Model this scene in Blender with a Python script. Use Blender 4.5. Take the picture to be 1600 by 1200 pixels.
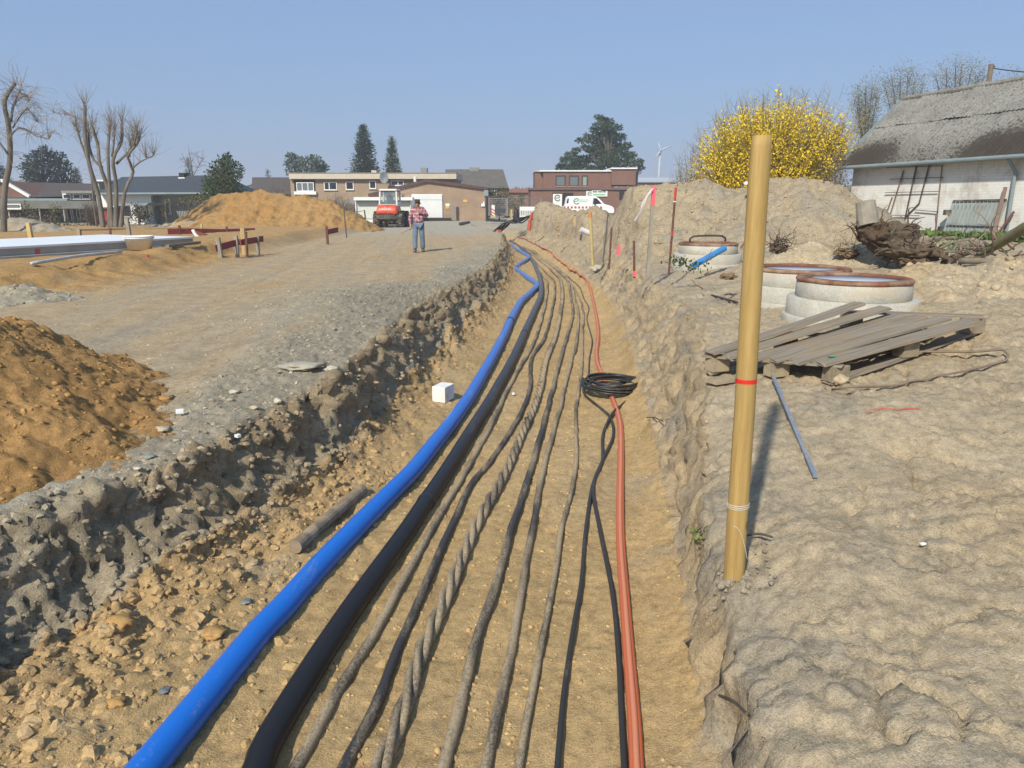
import bpy, math, random
import numpy as np
from mathutils import Matrix, Vector
random.seed(7); rng = np.random.default_rng(7)
R = math.radians
for o in list(bpy.data.objects): bpy.data.objects.remove(o)
scene = bpy.context.scene
COL = scene.collection

# ------------------------------------------------------------ camera, sky, sun, exposure
CAMZ, PITCH, FOC = 1.65, R(13.9), 1150.0
cd = bpy.data.cameras.new('camera'); cam = bpy.data.objects.new('camera', cd); COL.objects.link(cam)
cam.location = (0, 0, CAMZ); cam.rotation_euler = (R(90) - PITCH, 0, 0)
cd.sensor_width = 36; cd.lens = 36 * FOC / 1600; cd.clip_start = .05; cd.clip_end = 3000
scene.camera = cam
SUN_DIR = Vector((-0.41, -0.91, 0)).normalized()          # horizontal direction towards the sun
SUN_EL = R(38)
world = bpy.data.worlds.new('World'); scene.world = world; world.use_nodes = True
nt = world.node_tree; nt.nodes.clear()
out = nt.nodes.new('ShaderNodeOutputWorld'); bg = nt.nodes.new('ShaderNodeBackground'); sky = nt.nodes.new('ShaderNodeTexSky')
sky.sky_type = 'NISHITA'; sky.sun_disc = False; sky.sun_elevation = SUN_EL
sky.sun_rotation = math.atan2(SUN_DIR.x, SUN_DIR.y)
sky.air_density = 1.0; sky.dust_density = 2.2; sky.ozone_density = 4.0; sky.altitude = 0
bg.inputs['Strength'].default_value = 0.10
air = nt.nodes.new('ShaderNodeMix'); air.data_type = 'RGBA'; air.inputs[0].default_value = .75; air.inputs[7].default_value = (1.46, 2.36, 4.02, 1)   # even milky spring haze over the clear sky
nt.links.new(sky.outputs[0], air.inputs[6]); nt.links.new(air.outputs[2], bg.inputs[0]); nt.links.new(bg.outputs[0], out.inputs[0])
sl = bpy.data.lights.new('sun', 'SUN'); sun = bpy.data.objects.new('sun', sl); COL.objects.link(sun)
sl.energy = 3.2; sl.angle = R(1.8); sl.color = (1.0, .935, .81)
sd = Vector((SUN_DIR.x * math.cos(SUN_EL), SUN_DIR.y * math.cos(SUN_EL), math.sin(SUN_EL)))
sun.rotation_euler = sd.to_track_quat('Z', 'Y').to_euler(); sun.location = (-20, -30, 40)
scene.view_settings.view_transform = 'Standard'; scene.view_settings.look = 'None'
scene.view_settings.exposure = 0.71; scene.view_settings.gamma = 1.0
scene.view_settings.use_curve_mapping = False

# ------------------------------------------------------------ layout helpers (survey of the place from the camera station)
CP, SP = math.cos(PITCH), math.sin(PITCH)
def ray(u, v):
    a = (u - 800) / FOC; b = (600 - v) / FOC
    dy = CP + SP * b; dz = -SP + CP * b
    return a / dy, dz / dy
def PD(u, v, d):
    a, b = ray(u, v); return np.array((a * d, d, CAMZ + b * d))
def PZ(u, v, z):
    a, b = ray(u, v); d = (z - CAMZ) / b; return np.array((a * d, d, z))
def sm(t): t = np.clip(t, 0, 1); return t * t * (3 - 2 * t)

# ------------------------------------------------------------ numpy noise
def _h(ix, iy, iz, s):
    with np.errstate(over='ignore'):
        h = (ix.astype(np.uint32) * np.uint32(374761393) + iy.astype(np.uint32) * np.uint32(668265263)
             + iz.astype(np.uint32) * np.uint32(2147483647 - 58) + np.uint32((s * 1274126177) & 0xffffffff))
        h = (h ^ (h >> np.uint32(13))) * np.uint32(1274126177)
        h = (h ^ (h >> np.uint32(16))) * np.uint32(2246822519)
        return h ^ (h >> np.uint32(15))
def perlin(x, y, z=None, s=0):
    x = np.asarray(x, float); y = np.asarray(y, float)
    z = np.zeros_like(x) + .37 if z is None else np.asarray(z, float)
    x, y, z = np.broadcast_arrays(x, y, z)
    xi = np.floor(x).astype(np.int64); yi = np.floor(y).astype(np.int64); zi = np.floor(z).astype(np.int64)
    fx, fy, fz = x - xi, y - yi, z - zi
    f = lambda t: t * t * t * (t * (t * 6 - 15) + 10)
    wx, wy, wz = f(fx), f(fy), f(fz); res = np.zeros_like(fx)
    for a in (0, 1):
        for b in (0, 1):
            for c in (0, 1):
                h = _h(xi + a, yi + b, zi + c, s)
                gx = (h & np.uint32(255)).astype(float) / 127.5 - 1
                gy = ((h >> np.uint32(8)) & np.uint32(255)).astype(float) / 127.5 - 1
                gz = ((h >> np.uint32(16)) & np.uint32(255)).astype(float) / 127.5 - 1
                res += (wx if a else 1 - wx) * (wy if b else 1 - wy) * (wz if c else 1 - wz) * (gx * (fx - a) + gy * (fy - b) + gz * (fz - c))
    return res * 1.3
def fbm(x, y, z=None, s=0, o=4, g=.5):
    r = 0; a = 1; k = 1
    for i in range(o):
        r = r + a * perlin(x * k, y * k, None if z is None else z * k, s + i * 17); a *= g; k *= 2.03
    return r
def worley(x, y, z, s=0, cell=False):
    xi = np.floor(x).astype(np.int64); yi = np.floor(y).astype(np.int64); zi = np.floor(z).astype(np.int64)
    best = np.full(x.shape, 9.0); who = np.zeros(x.shape)
    for a in (-1, 0, 1):
        for b in (-1, 0, 1):
            for c in (-1, 0, 1):
                h = _h(xi + a, yi + b, zi + c, s)
                px = xi + a + (h & np.uint32(1023)).astype(float) / 1023
                py = yi + b + ((h >> np.uint32(10)) & np.uint32(1023)).astype(float) / 1023
                pz = zi + c + ((h >> np.uint32(20)) & np.uint32(1023)).astype(float) / 1023
                d2 = (px - x) ** 2 + (py - y) ** 2 + (pz - z) ** 2; k = d2 < best
                best = np.where(k, d2, best)
                if cell: who = np.where(k, (h ^ (h >> np.uint32(7))) & np.uint32(1023), who)
    return (np.sqrt(best), who / 1023. - .5) if cell else np.sqrt(best)

# ------------------------------------------------------------ materials
MATS = {}
def N(t, k, **kw):
    n = t.nodes.new(k)
    for a, b in kw.items(): setattr(n, a, b)
    return n
def base_mat(name, rough=.7, metal=0, spec=.3):
    m = bpy.data.materials.new(name); m.use_nodes = True; t = m.node_tree
    p = t.nodes['Principled BSDF']; p.inputs['Roughness'].default_value = rough; p.inputs['Metallic'].default_value = metal
    p.inputs['Specular IOR Level'].default_value = spec
    return m, t, p
def coords(t, scale=(1, 1, 1), kind='Object'):
    tc = N(t, 'ShaderNodeTexCoord'); mp = N(t, 'ShaderNodeMapping'); mp.inputs['Scale'].default_value = scale
    t.links.new(tc.outputs[kind], mp.inputs[0]); return mp.outputs[0]
def noise(t, vec, scale, detail=4, rough=.6):
    n = N(t, 'ShaderNodeTexNoise'); n.inputs['Scale'].default_value = scale; n.inputs['Detail'].default_value = detail
    n.inputs['Roughness'].default_value = rough; t.links.new(vec, n.inputs['Vector']); return n.outputs['Fac']
def ramp(t, fac, stops):
    r = N(t, 'ShaderNodeValToRGB'); e = r.color_ramp.elements
    while len(e) < len(stops): e.new(.5)
    for k, (pos, c) in zip(e, stops):
        k.position = pos; k.color = (c, c, c, 1) if isinstance(c, (int, float)) else (*c, 1)
    t.links.new(fac, r.inputs[0]); return r.outputs[0]
def mix(t, fac, a, b, mode='MIX'):
    m = N(t, 'ShaderNodeMix', data_type='RGBA', blend_type=mode)
    for s, val in ((0, fac), (6, a), (7, b)):
        if isinstance(val, (int, float)): m.inputs[s].default_value = val
        elif isinstance(val, tuple): m.inputs[s].default_value = (*val[:3], 1)
        else: t.links.new(val, m.inputs[s])
    return m.outputs[2]
def bump(t, p, h, strength=.4, dist=.01):
    b = N(t, 'ShaderNodeBump'); b.inputs['Strength'].default_value = strength; b.inputs['Distance'].default_value = dist
    t.links.new(h, b.inputs['Height']); t.links.new(b.outputs[0], p.inputs['Normal'])
def plain(name, col, rough=.7, var=.25, scale=6, metal=0, spec=.3, stretch=(1, 1, 1), bmp=0, dirt=None, dirt_amt=.5, dirt_scale=3):
    if name in MATS: return MATS[name]
    m, t, p = base_mat(name, rough, metal, spec); v = coords(t, stretch)
    n = noise(t, v, scale, 5)
    c = mix(t, 1, tuple(col), ramp(t, n, [(.25, 1 - var), (.75, 1 + var * .6)]), 'MULTIPLY')
    if dirt:
        d = noise(t, v, dirt_scale, 6, .65)
        c = mix(t, ramp(t, d, [(.62 - .3 * dirt_amt, 0), (.78 - .25 * dirt_amt, min(1, dirt_amt * 1.6))]), c, tuple(dirt))
    t.links.new(c, p.inputs['Base Color'])
    if bmp: bump(t, p, n, .5, bmp)
    MATS[name] = m; return m
def soil_mat(name, fine=1.0, var=.3):
    m, t, p = base_mat(name, .95, 0, .1); v = coords(t)
    at = N(t, 'ShaderNodeAttribute', attribute_name='soil')
    n1 = noise(t, v, 2.3, 6, .65); n2 = noise(t, v, 19, 6, .7); n3 = noise(t, v, 95, 4, .75)
    c = mix(t, 1, at.outputs['Color'], ramp(t, n1, [(.25, 1 - var * .6), (.75, 1 + var * .5)]), 'MULTIPLY')
    c = mix(t, 1, c, ramp(t, n2, [(.28, 1 - var), (.5, 1), (.76, 1 + var * .7)]), 'MULTIPLY')
    c = mix(t, 1, c, ramp(t, n3, [(.25, 1 - var * 1.1), (.5, 1), (.75, 1 + var * .8)]), 'MULTIPLY')
    n4 = noise(t, v, 240, 2, .7); c = mix(t, 1, c, ramp(t, n4, [(.3, 1 - var * .8), (.5, 1), (.72, 1 + var * .6)]), 'MULTIPLY')
    vo = N(t, 'ShaderNodeTexVoronoi'); vo.inputs['Scale'].default_value = 42; t.links.new(v, vo.inputs['Vector'])
    c = mix(t, ramp(t, vo.outputs['Distance'], [(.05, .55), (.13, 0)]), c, (.55, .5, .42), 'MULTIPLY')
    t.links.new(c, p.inputs['Base Color'])
    ad = N(t, 'ShaderNodeMath', operation='ADD'); t.links.new(n2, ad.inputs[0]); t.links.new(n3, ad.inputs[1])
    bump(t, p, ad.outputs[0], .6 * fine, .03)
    return m
def brick_mat(name, c1, c2, mortar, bw=.24, bh=.075, rough=.85, var=.25, mort=.01):
    if name in MATS: return MATS[name]
    m, t, p = base_mat(name, rough, 0, .2)
    tc = N(t, 'ShaderNodeTexCoord'); sx = N(t, 'ShaderNodeSeparateXYZ'); t.links.new(tc.outputs['Object'], sx.inputs[0])
    ad = N(t, 'ShaderNodeMath', operation='ADD'); t.links.new(sx.outputs[0], ad.inputs[0]); t.links.new(sx.outputs[1], ad.inputs[1])
    cb = N(t, 'ShaderNodeCombineXYZ'); t.links.new(ad.outputs[0], cb.inputs[0]); t.links.new(sx.outputs[2], cb.inputs[1])
    b = N(t, 'ShaderNodeTexBrick'); b.inputs['Scale'].default_value = 1; b.inputs['Brick Width'].default_value = bw; b.inputs['Row Height'].default_value = bh
    b.inputs['Mortar Size'].default_value = mort; b.inputs['Color1'].default_value = (*c1, 1); b.inputs['Color2'].default_value = (*c2, 1); b.inputs['Mortar'].default_value = (*mortar, 1)
    t.links.new(cb.outputs[0], b.inputs['Vector'])
    n = noise(t, tc.outputs['Object'], .9, 6, .65)
    c = mix(t, 1, b.outputs[0], ramp(t, n, [(.25, 1 - var), (.75, 1 + var * .5)]), 'MULTIPLY')
    t.links.new(c, p.inputs['Base Color']); bump(t, p, b.outputs['Fac'], -.4, .01)
    MATS[name] = m; return m
def muddy(name, col, mud, amt, rough=.4, stretch=(1, .12, 1), scale=14, fine=60, spec=.4, dusty=None):
    """clean plastic below dried mud smears and dust"""
    m, t, p = base_mat(name, rough, 0, spec); v = coords(t, stretch)
    a = noise(t, v, scale, 6, .65); b = noise(t, coords(t), fine, 3, .7)
    s = N(t, 'ShaderNodeMath', operation='MULTIPLY_ADD'); s.inputs[1].default_value = .35; t.links.new(b, s.inputs[0]); t.links.new(a, s.inputs[2])
    k = ramp(t, s.outputs[0], [(.86 - .45 * amt, 0), (1.02 - .38 * amt, min(1, .35 + amt))])
    dust = mix(t, .015 + .08 * amt, tuple(col), tuple(mud))
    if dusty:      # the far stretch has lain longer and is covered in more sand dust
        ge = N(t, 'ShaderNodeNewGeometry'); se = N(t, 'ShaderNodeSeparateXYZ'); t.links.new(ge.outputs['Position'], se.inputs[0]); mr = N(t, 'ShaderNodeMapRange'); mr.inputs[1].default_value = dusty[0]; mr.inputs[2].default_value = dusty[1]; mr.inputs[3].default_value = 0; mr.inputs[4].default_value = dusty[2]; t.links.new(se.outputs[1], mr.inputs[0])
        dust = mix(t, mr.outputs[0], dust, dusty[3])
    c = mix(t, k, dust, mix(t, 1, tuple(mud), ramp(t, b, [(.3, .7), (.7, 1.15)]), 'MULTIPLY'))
    t.links.new(c, p.inputs['Base Color'])
    t.links.new(ramp(t, k, [(0, rough), (1, .95)]), p.inputs['Roughness'])
    bump(t, p, s.outputs[0], .25 + .3 * amt, .006)
    return m
def glassy(name, col=(.03, .04, .05), rough=.08):
    if name in MATS: return MATS[name]
    m, t, p = base_mat(name, rough, 0, .5); p.inputs['Base Color'].default_value = (*col, 1); MATS[name] = m; return m

# ------------------------------------------------------------ mesh building
def link(name, me, mat=None, parent=None):
    o = bpy.data.objects.new(name, me); COL.objects.link(o)
    if mat is not None: me.materials.append(mat)
    if parent is not None: o.parent = parent
    return o
def tag(o, label=None, cat=None, group=None, kind=None):
    if label: o['label'] = label
    if cat: o['category'] = cat
    if group: o['group'] = group
    if kind: o['kind'] = kind
    return o
XF = {}
def thing(name, label, cat, loc=(0, 0, 0), rz=0, group=None):
    o = bpy.data.objects.new(name, None); COL.objects.link(o); o.empty_display_size = .1
    o.location = tuple(float(k) for k in loc); o.rotation_euler = (0, 0, rz); XF[o.name] = (np.array(loc, float), rz)
    return tag(o, label, cat, group)
def fast_mesh(name, verts, faces, smooth=True):
    """verts (N,3), faces (M,k) arrays"""
    me = bpy.data.meshes.new(name); verts = np.ascontiguousarray(verts, np.float32); faces = np.ascontiguousarray(faces, np.int32)
    k = faces.shape[1]
    me.vertices.add(len(verts)); me.vertices.foreach_set('co', verts.ravel())
    me.loops.add(faces.size); me.loops.foreach_set('vertex_index', faces.ravel())
    me.polygons.add(len(faces)); me.polygons.foreach_set('loop_start', np.arange(0, faces.size, k, dtype=np.int32))
    me.polygons.foreach_set('loop_total', np.full(len(faces), k, np.int32))
    me.polygons.foreach_set('use_smooth', np.full(len(faces), smooth)); me.update(calc_edges=True); me.validate()
    return me
def set_color(me, rgb, name='soil'):
    a = me.color_attributes.new(name, 'FLOAT_COLOR', 'POINT'); c = np.ones((len(me.vertices), 4), np.float32); c[:, :3] = rgb
    a.data.foreach_set('color', c.ravel())
def frame_of(d):
    d = np.array(d, float); d /= np.linalg.norm(d) + 1e-12
    a = np.array((0, 0, 1.)) if abs(d[2]) < .95 else np.array((1., 0, 0))
    x = np.cross(a, d); x /= np.linalg.norm(x); return x, np.cross(d, x), d
class MB:
    def __init__(s): s.v = []; s.f = []; s.n = 0
    def add(s, vs, fs):
        vs = np.asarray(vs, float); s.v.append(vs); s.f += [tuple(int(i) + s.n for i in f) for f in fs]; s.n += len(vs); return s
    def box(s, c, d, rz=0, M=None, top=1.0):
        """centre, size; top scales the upper face"""
        x, y, z = np.array(d) / 2.
        p = np.array([(-x, -y, -z), (x, -y, -z), (x, y, -z), (-x, y, -z), (-x * top, -y * top, z), (x * top, -y * top, z), (x * top, y * top, z), (-x * top, y * top, z)])
        if M is not None: p = p @ np.array(M).T
        if rz: k = np.array(((math.cos(rz), -math.sin(rz), 0), (math.sin(rz), math.cos(rz), 0), (0, 0, 1))); p = p @ k.T
        return s.add(p + np.array(c), [(3, 2, 1, 0), (4, 5, 6, 7), (0, 1, 5, 4), (1, 2, 6, 5), (2, 3, 7, 6), (3, 0, 4, 7)])
    def beam(s, p0, p1, w, h, up=None):
        p0 = np.array(p0, float); p1 = np.array(p1, float); x, y, d = frame_of(p1 - p0)
        if up is not None:
            y = np.array(up, float); y -= d * (y @ d); y /= np.linalg.norm(y); x = np.cross(y, d)
        return s.box((p0 + p1) / 2, (w, h, np.linalg.norm(p1 - p0)), M=np.stack((x, y, d), 1))
    def tube(s, pts, r, n=8, cap=True):
        pts = np.asarray(pts, float); m = len(pts); r = np.broadcast_to(np.asarray(r, float), (m,))
        tg = np.gradient(pts, axis=0); tg /= np.linalg.norm(tg, axis=1)[:, None] + 1e-12
        x, y, _ = frame_of(tg[0]); V = []
        ang = np.arange(n) * 2 * math.pi / n
        for i in range(m):
            x = x - tg[i] * (x @ tg[i]); x /= np.linalg.norm(x) + 1e-12; y = np.cross(tg[i], x)
            V.append(pts[i] + r[i] * (np.cos(ang)[:, None] * x + np.sin(ang)[:, None] * y))
        V = np.concatenate(V); F = []
        for i in range(m - 1):
            for j in range(n): F.append((i * n + j, i * n + (j + 1) % n, (i + 1) * n + (j + 1) % n, (i + 1) * n + j))
        if cap: F.append(tuple(range(n - 1, -1, -1))); F.append(tuple((m - 1) * n + j for j in range(n)))
        return s.add(V, F)
    def cyl(s, p0, p1, r0, r1=None, n=12): return s.tube([p0, p1], [r0, r0 if r1 is None else r1], n)
    def lathe(s, prof, n=32, c=(0, 0, 0), closed=False):
        c = np.array(c, float); ang = np.arange(n) * 2 * math.pi / n; m = len(prof)
        V = np.concatenate([np.stack((c[0] + r * np.cos(ang), c[1] + r * np.sin(ang), np.full(n, c[2] + z)), 1) for r, z in prof])
        F = []
        for i in range(m if closed else m - 1):
            k = (i + 1) % m
            for j in range(n): F.append((i * n + j, i * n + (j + 1) % n, k * n + (j + 1) % n, k * n + j))
        return s.add(V, F)
    def poly(s, pts): return s.add(pts, [tuple(range(len(pts)))])
    def prism(s, pts, ext):
        """closed polygon pts extruded by vector ext"""
        pts = np.asarray(pts, float); n = len(pts); V = np.concatenate((pts, pts + np.array(ext, float)))
        F = [tuple(range(n - 1, -1, -1)), tuple(range(n, 2 * n))] + [(i, (i + 1) % n, n + (i + 1) % n, n + i) for i in range(n)]
        return s.add(V, F)
    def build(s, name, mat, parent=None, smooth=False, label=None, world=True, bevel=0):
        V = np.concatenate(s.v)
        if parent is not None and world:
            q = parent; chain = []
            while q is not None: chain.append(q); q = q.parent
            for q in reversed(chain):
                if q.name in XF:
                    L, rz = XF[q.name]; V = V - L
                    if rz: c, k = math.cos(-rz), math.sin(-rz); V = V @ np.array(((c, -k, 0), (k, c, 0), (0, 0, 1))).T
        me = bpy.data.meshes.new(name); me.from_pydata(V.tolist(), [], s.f); me.update()
        if smooth: me.polygons.foreach_set('use_smooth', np.full(len(me.polygons), True))
        o = link(name, me, mat, parent)
        if label: o['label'] = label
        if bevel:
            b = o.modifiers.new('bevel', 'BEVEL'); b.width = bevel; b.segments = 2; b.limit_method = 'ANGLE'
        return o
def catmull(pts, step):
    p = np.asarray(pts, float); p = np.concatenate((2 * p[:1] - p[1:2], p, 2 * p[-1:] - p[-2:-1])); o = []
    for i in range(1, len(p) - 2):
        a, b, c, d = p[i - 1:i + 3]; m = max(2, int(np.linalg.norm(c - b) / step))
        for t in np.arange(m) / m:
            o.append(.5 * (2 * b + (c - a) * t + (2 * a - 5 * b + 4 * c - d) * t * t + (3 * b - a - 3 * c + d) * t ** 3))
    o.append(p[-2]); return np.array(o)
def copy_thing(root, loc, rz=None, label=None):
    r = root.copy(); COL.objects.link(r); r.location = tuple(float(k) for k in loc)
    if rz is not None: r.rotation_euler = (0, 0, rz)
    XF[r.name] = (np.array(loc, float), rz if rz is not None else XF.get(root.name, (0, 0))[1])
    if label: r['label'] = label
    for ch in list(root.children):
        c = ch.copy(); COL.objects.link(c); c.parent = r
        for g in list(ch.children):
            q = g.copy(); COL.objects.link(q); q.parent = c
    return r
# ------------------------------------------------------------ ground shape
FLOOR = -0.75
C = dict(floor=(.51, .352, .165), orange=(.355, .208, .08), farsand=(.44, .268, .105), gravel=(.325, .283, .205), clay=(.225, .19, .132),
         track=(.44, .335, .2), right=(.45, .365, .24), rightgrey=(.36, .31, .23), farlight=(.40, .37, .29), brown=(.31, .235, .14), dark=(.13, .115, .09))
C = {k: np.array(v) * (1.0 if k == 'orange' else 1.0) for k, v in C.items()}; C['clay'] = C['clay'] * 1.5; C['gravel'] = C['gravel'] * 1.08; C['right'] = C['right'] * .97; C['rightgrey'] = C['rightgrey'] * .94; C['floor'] = C['floor'] * 1.0; C['brown'] = C['brown'] * 1.15
LT = np.array([(-3, -4.0), (1.5, -3.6), (3.3, -3.02), (3.75, -2.72), (4.46, -2.25), (5.6, -1.98), (6.9, -1.68), (9, -1.62), (11.8, -1.5), (14.3, -1.2), (16.8, -.9), (20, -.68), (23.8, -.5), (30, -.42), (40, -.5), (46, -1.2), (54, -3)])
LB = np.array([(-3, -3.3), (1.5, -2.9), (3.2, -2.42), (3.68, -2.2), (4.5, -1.9), (5.5, -1.66), (7, -1.4), (10.9, -1.13), (14, -.8), (17.2, -.45), (22, -.2), (27, -.08), (40, -.25), (46, -.9), (54, -2.6)])
RB = np.array([(-3, .7), (2, .80), (2.8, .86), (4.4, 1.1), (6.15, 1.3), (9.7, 1.68), (13, 1.98), (17.2, 2.25), (24.5, 2.1), (30, 1.85), (35.7, 1.5), (42, .6), (46, 0), (54, -1.6)])
RT = np.array([(-3, .80), (2, .86), (3.1, 1.0), (4.5, 1.27), (6.1, 1.66), (7.5, 2.05), (9.7, 2.45), (12.7, 2.55), (15, 2.75), (19, 3.1), (24, 3.2), (30, 2.9), (36, 2.6), (42, 1.6), (46, .9), (54, -.8)])
def ip(T, y): return np.interp(y, T[:, 0], T[:, 1])
def zleft(x, y):
    z = .02 * perlin(x * .35, y * .2, s=3)
    e = ip(LT, y) - x
    z = z + .13 * np.exp(-((e - .8) / .8) ** 2) * sm((y - 4.5) / 3) * sm((22 - y) / 6)                       # gravel windrow along the edge
    z = z + .20 * np.exp(-((x + 2.9) / 1.0) ** 2 - ((y - 11.5) / 2.6) ** 2)                               # spread gravel
    z = z + .36 * sm((-8.6 - x + .5 * perlin(x * .3, y * .3, s=5)) / 1.1) * sm((y - 12.2) / 2.2) * sm((60 - y) / 25)   # slab plateau
    z = z + .22 * np.exp(-((x + 9.0) / .8) ** 2) * sm((y - 13) / 2) * sm((27 - y) / 5) * (.6 + .9 * perlin(x * .7, y * .5, s=6))
    return z
def zright(x, y):
    e = x - ip(RT, y)
    z = -.12 + .36 * sm((y - 1.8) / 5.5) + .34 * sm(e / 3.2) * sm((y - 1.0) / 5)
    z = z - .28 * sm((y - 22) / 16) - .1 * sm((y - 38) / 12)
    z = z + .05 * perlin(x * .6, y * .6, s=11) + (.075 * perlin(x * 1.1, y * 1.1, s=12) + .04 * perlin(x * 2.3, y * 2.3, s=13)) * sm((e - .05) / .5) * sm((6.2 - y) / 1.5 + .4) - (.13 + .16 * perlin(y * 1.3, y * 0 + 2.2, s=14)) * np.clip(1 - e / .55, 0, 1) ** 2 * sm((6.5 - y) / 2) * (e > -.3) + .13 * np.exp(-((x - 4.3) / 1.9) ** 2 - ((y - 8.3) / 2.2) ** 2)
    return z
def hbase(x, y):
    x = np.asarray(x, float); y = np.asarray(y, float)
    far = sm((58 - y) / 8)
    lt, lb, rb, rt = ip(LT, y), ip(LB, y), ip(RB, y), ip(RT, y)
    w1 = .16 * perlin(y * .9, y * 0 + 3.3, s=21) + .10 * perlin(y * 2.6, y * 0 + 1.3, s=22)
    k = sm((y - 2) / 3); lt = lt + w1 * k; lb = lb + .09 * perlin(y * 1.3, y * 0 + 7, s=23) * k
    w2 = .10 * perlin(y * 1.1, y * 0 + 5.3, s=24); rt = rt + w2 * sm((y - 4) / 3) + (.07 * perlin(y * 2.1, y * 0 + 5.3, s=29) + .035 * perlin(y * 5.3, y * 0 + 1.3, s=30)) * sm((7 - y) / 2); rb = rb + .07 * perlin(y * 1.4, y * 0 + 9, s=25) * sm((y - 4) / 3)
    fl = FLOOR + .012 * perlin(x * 1.2, y * .8, s=26)
    toeL = (.30 + .08 * sm((6 - y) / 3)) * np.exp(-np.maximum(x - lb, 0) / (.26 + .16 * sm((6.5 - y) / 3))) * (1 + .6 * perlin(x * 1.5, y * 1.5, s=27))
    toeR = (.10 + .16 * sm((y - 5) / 3)) * np.exp(-np.maximum(rb - x, 0) / .16)
    zf = fl + toeL + toeR
    zl, zr = zleft(x, y), zright(x, y)
    tl = np.clip((x - lt) / np.maximum(lb - lt, .05), 0, 1); tr = np.clip((rt - x) / np.maximum(rt - rb, .05), 0, 1)
    pl = .35 * tl + .65 * sm(tl); pr = .45 * tr + .55 * sm(tr)
    z = np.where(x < lb, zl + (zf - zl) * pl, np.where(x > rb, zr + (zf - zr) * pr, zf))
    nat = np.where(x < (lb + rb) / 2, zl, zr)
    nat = zl + (zr - zl) * sm((x - lt) / np.maximum(rt - lt, .1))
    return z * far + nat * (1 - far)
def hit(u, v, dmin=1.2, dmax=120):
    a, b = ray(u, v); d = np.geomspace(dmin, dmax, 6000); h = hbase(a * d, d); zr_ = CAMZ + b * d
    i = np.argmax(zr_ < h); d = d[i] if (zr_ < h).any() else -CAMZ / b
    return np.array((a * d, d, float(hbase(a * d, d))))
def G(x, y): return float(hbase(np.array([x]), np.array([y]))[0])

def axis(segs):
    o = [segs[0][0]]
    for a, b, s0, s1 in segs:
        x = a
        n = max(1, int(abs(b - a) / ((s0 + s1) / 2)))
        w = np.linspace(s0, s1, n); w = np.cumsum(w) / w.sum()
        o += list(a + (b - a) * w)
    return np.array(o)
xs = axis([(-900, -120, 90, 20), (-120, -30, 8, 1.2), (-30, -12, .6, .14), (-12, -4.2, .10, .03), (-4.2, 4.6, .0205, .0205), (4.6, 12, .03, .10), (12, 30, .14, .6), (30, 120, 1.2, 8), (120, 900, 20, 90)])
ys = [-60, -25, -10, -5, -2.5, -1, 0, .5, .9]; y = .9
while y < 70: y += max(.017, .0066 * y); ys.append(y)
while y < 1400: y *= 1.09; ys.append(y)
ys = np.array(ys)
X, Y = np.meshgrid(xs, ys); nx, ny = len(xs), len(ys)
Z = hbase(X, Y)
P = np.stack((X, Y, Z), -1)
e1 = np.gradient(P, axis=1); e2 = np.gradient(P, axis=0)
NR = np.cross(e1, e2); NR /= np.linalg.norm(NR, axis=-1)[..., None] + 1e-12
lt, lb, rb, rt = ip(LT, Y), ip(LB, Y), ip(RB, Y), ip(RT, Y)
near = sm((60 - Y) / 12)
tl = (X - lt) / (lb - lt); tr = (rt - X) / (rt - rb)
wallL = sm((tl + .25) / .35) * sm((1.25 - tl) / .3) * near
wallR = sm((tr + .15) / .3) * sm((1.15 - tr) / .3) * near
talL = np.where(X > lb, np.exp(-((X - lb) / (.42 + .22 * sm((6.5 - Y) / 3))) ** 1.6), sm((tl - .7) / .3)) * near
talR = np.where(X < rb, np.exp(-(rb - X) / .18), 0) * near
floor_ = ((X > lb) & (X < rb)) * near * (1 - np.clip(talL * 1.1, 0, 1)) * (1 - np.clip(talR, 0, 1))
eL = lt - X; eR = X - rt
topL = (eL > -.1) * near; topR = (eR > -.1) * near
gravL = topL * sm((1.35 + 1.0 * perlin(X * .5, Y * .4, s=31) - eL) / .9) * sm((Y - 2.4) / .8) * sm((34 - Y) / 8)
gravL = np.maximum(gravL, topL * .9 * np.exp(-((X + 2.9) / 1.15) ** 2 - ((Y - 11.5) / 2.9) ** 2))
ridge = topL * np.exp(-((X + 8.8) / 1.0) ** 2) * sm((Y - 12.5) / 2) * sm((28 - Y) / 5)
plate = topL * sm((-8.3 - X) / 1.2) * sm((Y - 12) / 2)
# clods and grain as real relief along the surface normal
D = np.zeros_like(Z); m = (Y < 45) & (np.abs(X) < 26) & (Y > .5)
px, py, pz = X[m], Y[m], Z[m]
wx_ = .09 * fbm(px * 3.3, py * 3.3, pz * 3.3, 57, 3, .6); wy_ = .09 * fbm(px * 3.3 + 9, py * 3.3, pz * 3.3, 58, 3, .6); px, py, pz = px + wx_, py + wy_, pz + .8 * wx_ * 1.0
w1, k1 = worley(px * 5.2, py * 5.2, pz * 5.2, 41, True); w2, k2 = worley(px * 13, py * 13, pz * 13, 42, True); w3 = worley(px * 30, py * 30, pz * 30, 45)
n1 = perlin(px * 1.7, py * 1.7, pz * 1.7, 43); n2 = fbm(px * 6, py * 6, pz * 6, 44, 4, .6)
tkx = (px * .97 + py * .12); rut = perlin(tkx * 1.9, py * .10, s=46) + .5 * perlin(tkx * 5, py * .25, s=47)
crack = np.abs(perlin(px * 2.2, py * 2.2, pz * 2.2, 48)); crack2 = np.abs(perlin(px * 5.5, py * 5.5, pz * 5.5, 49))
g = lambda a: a[m]
wc_ = worley(px * 2.4, py * 2.4, pz * 2.4, 53); fold = np.abs(perlin(px * 3.1, py * 3.1, pz * 1.2, 54))
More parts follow.
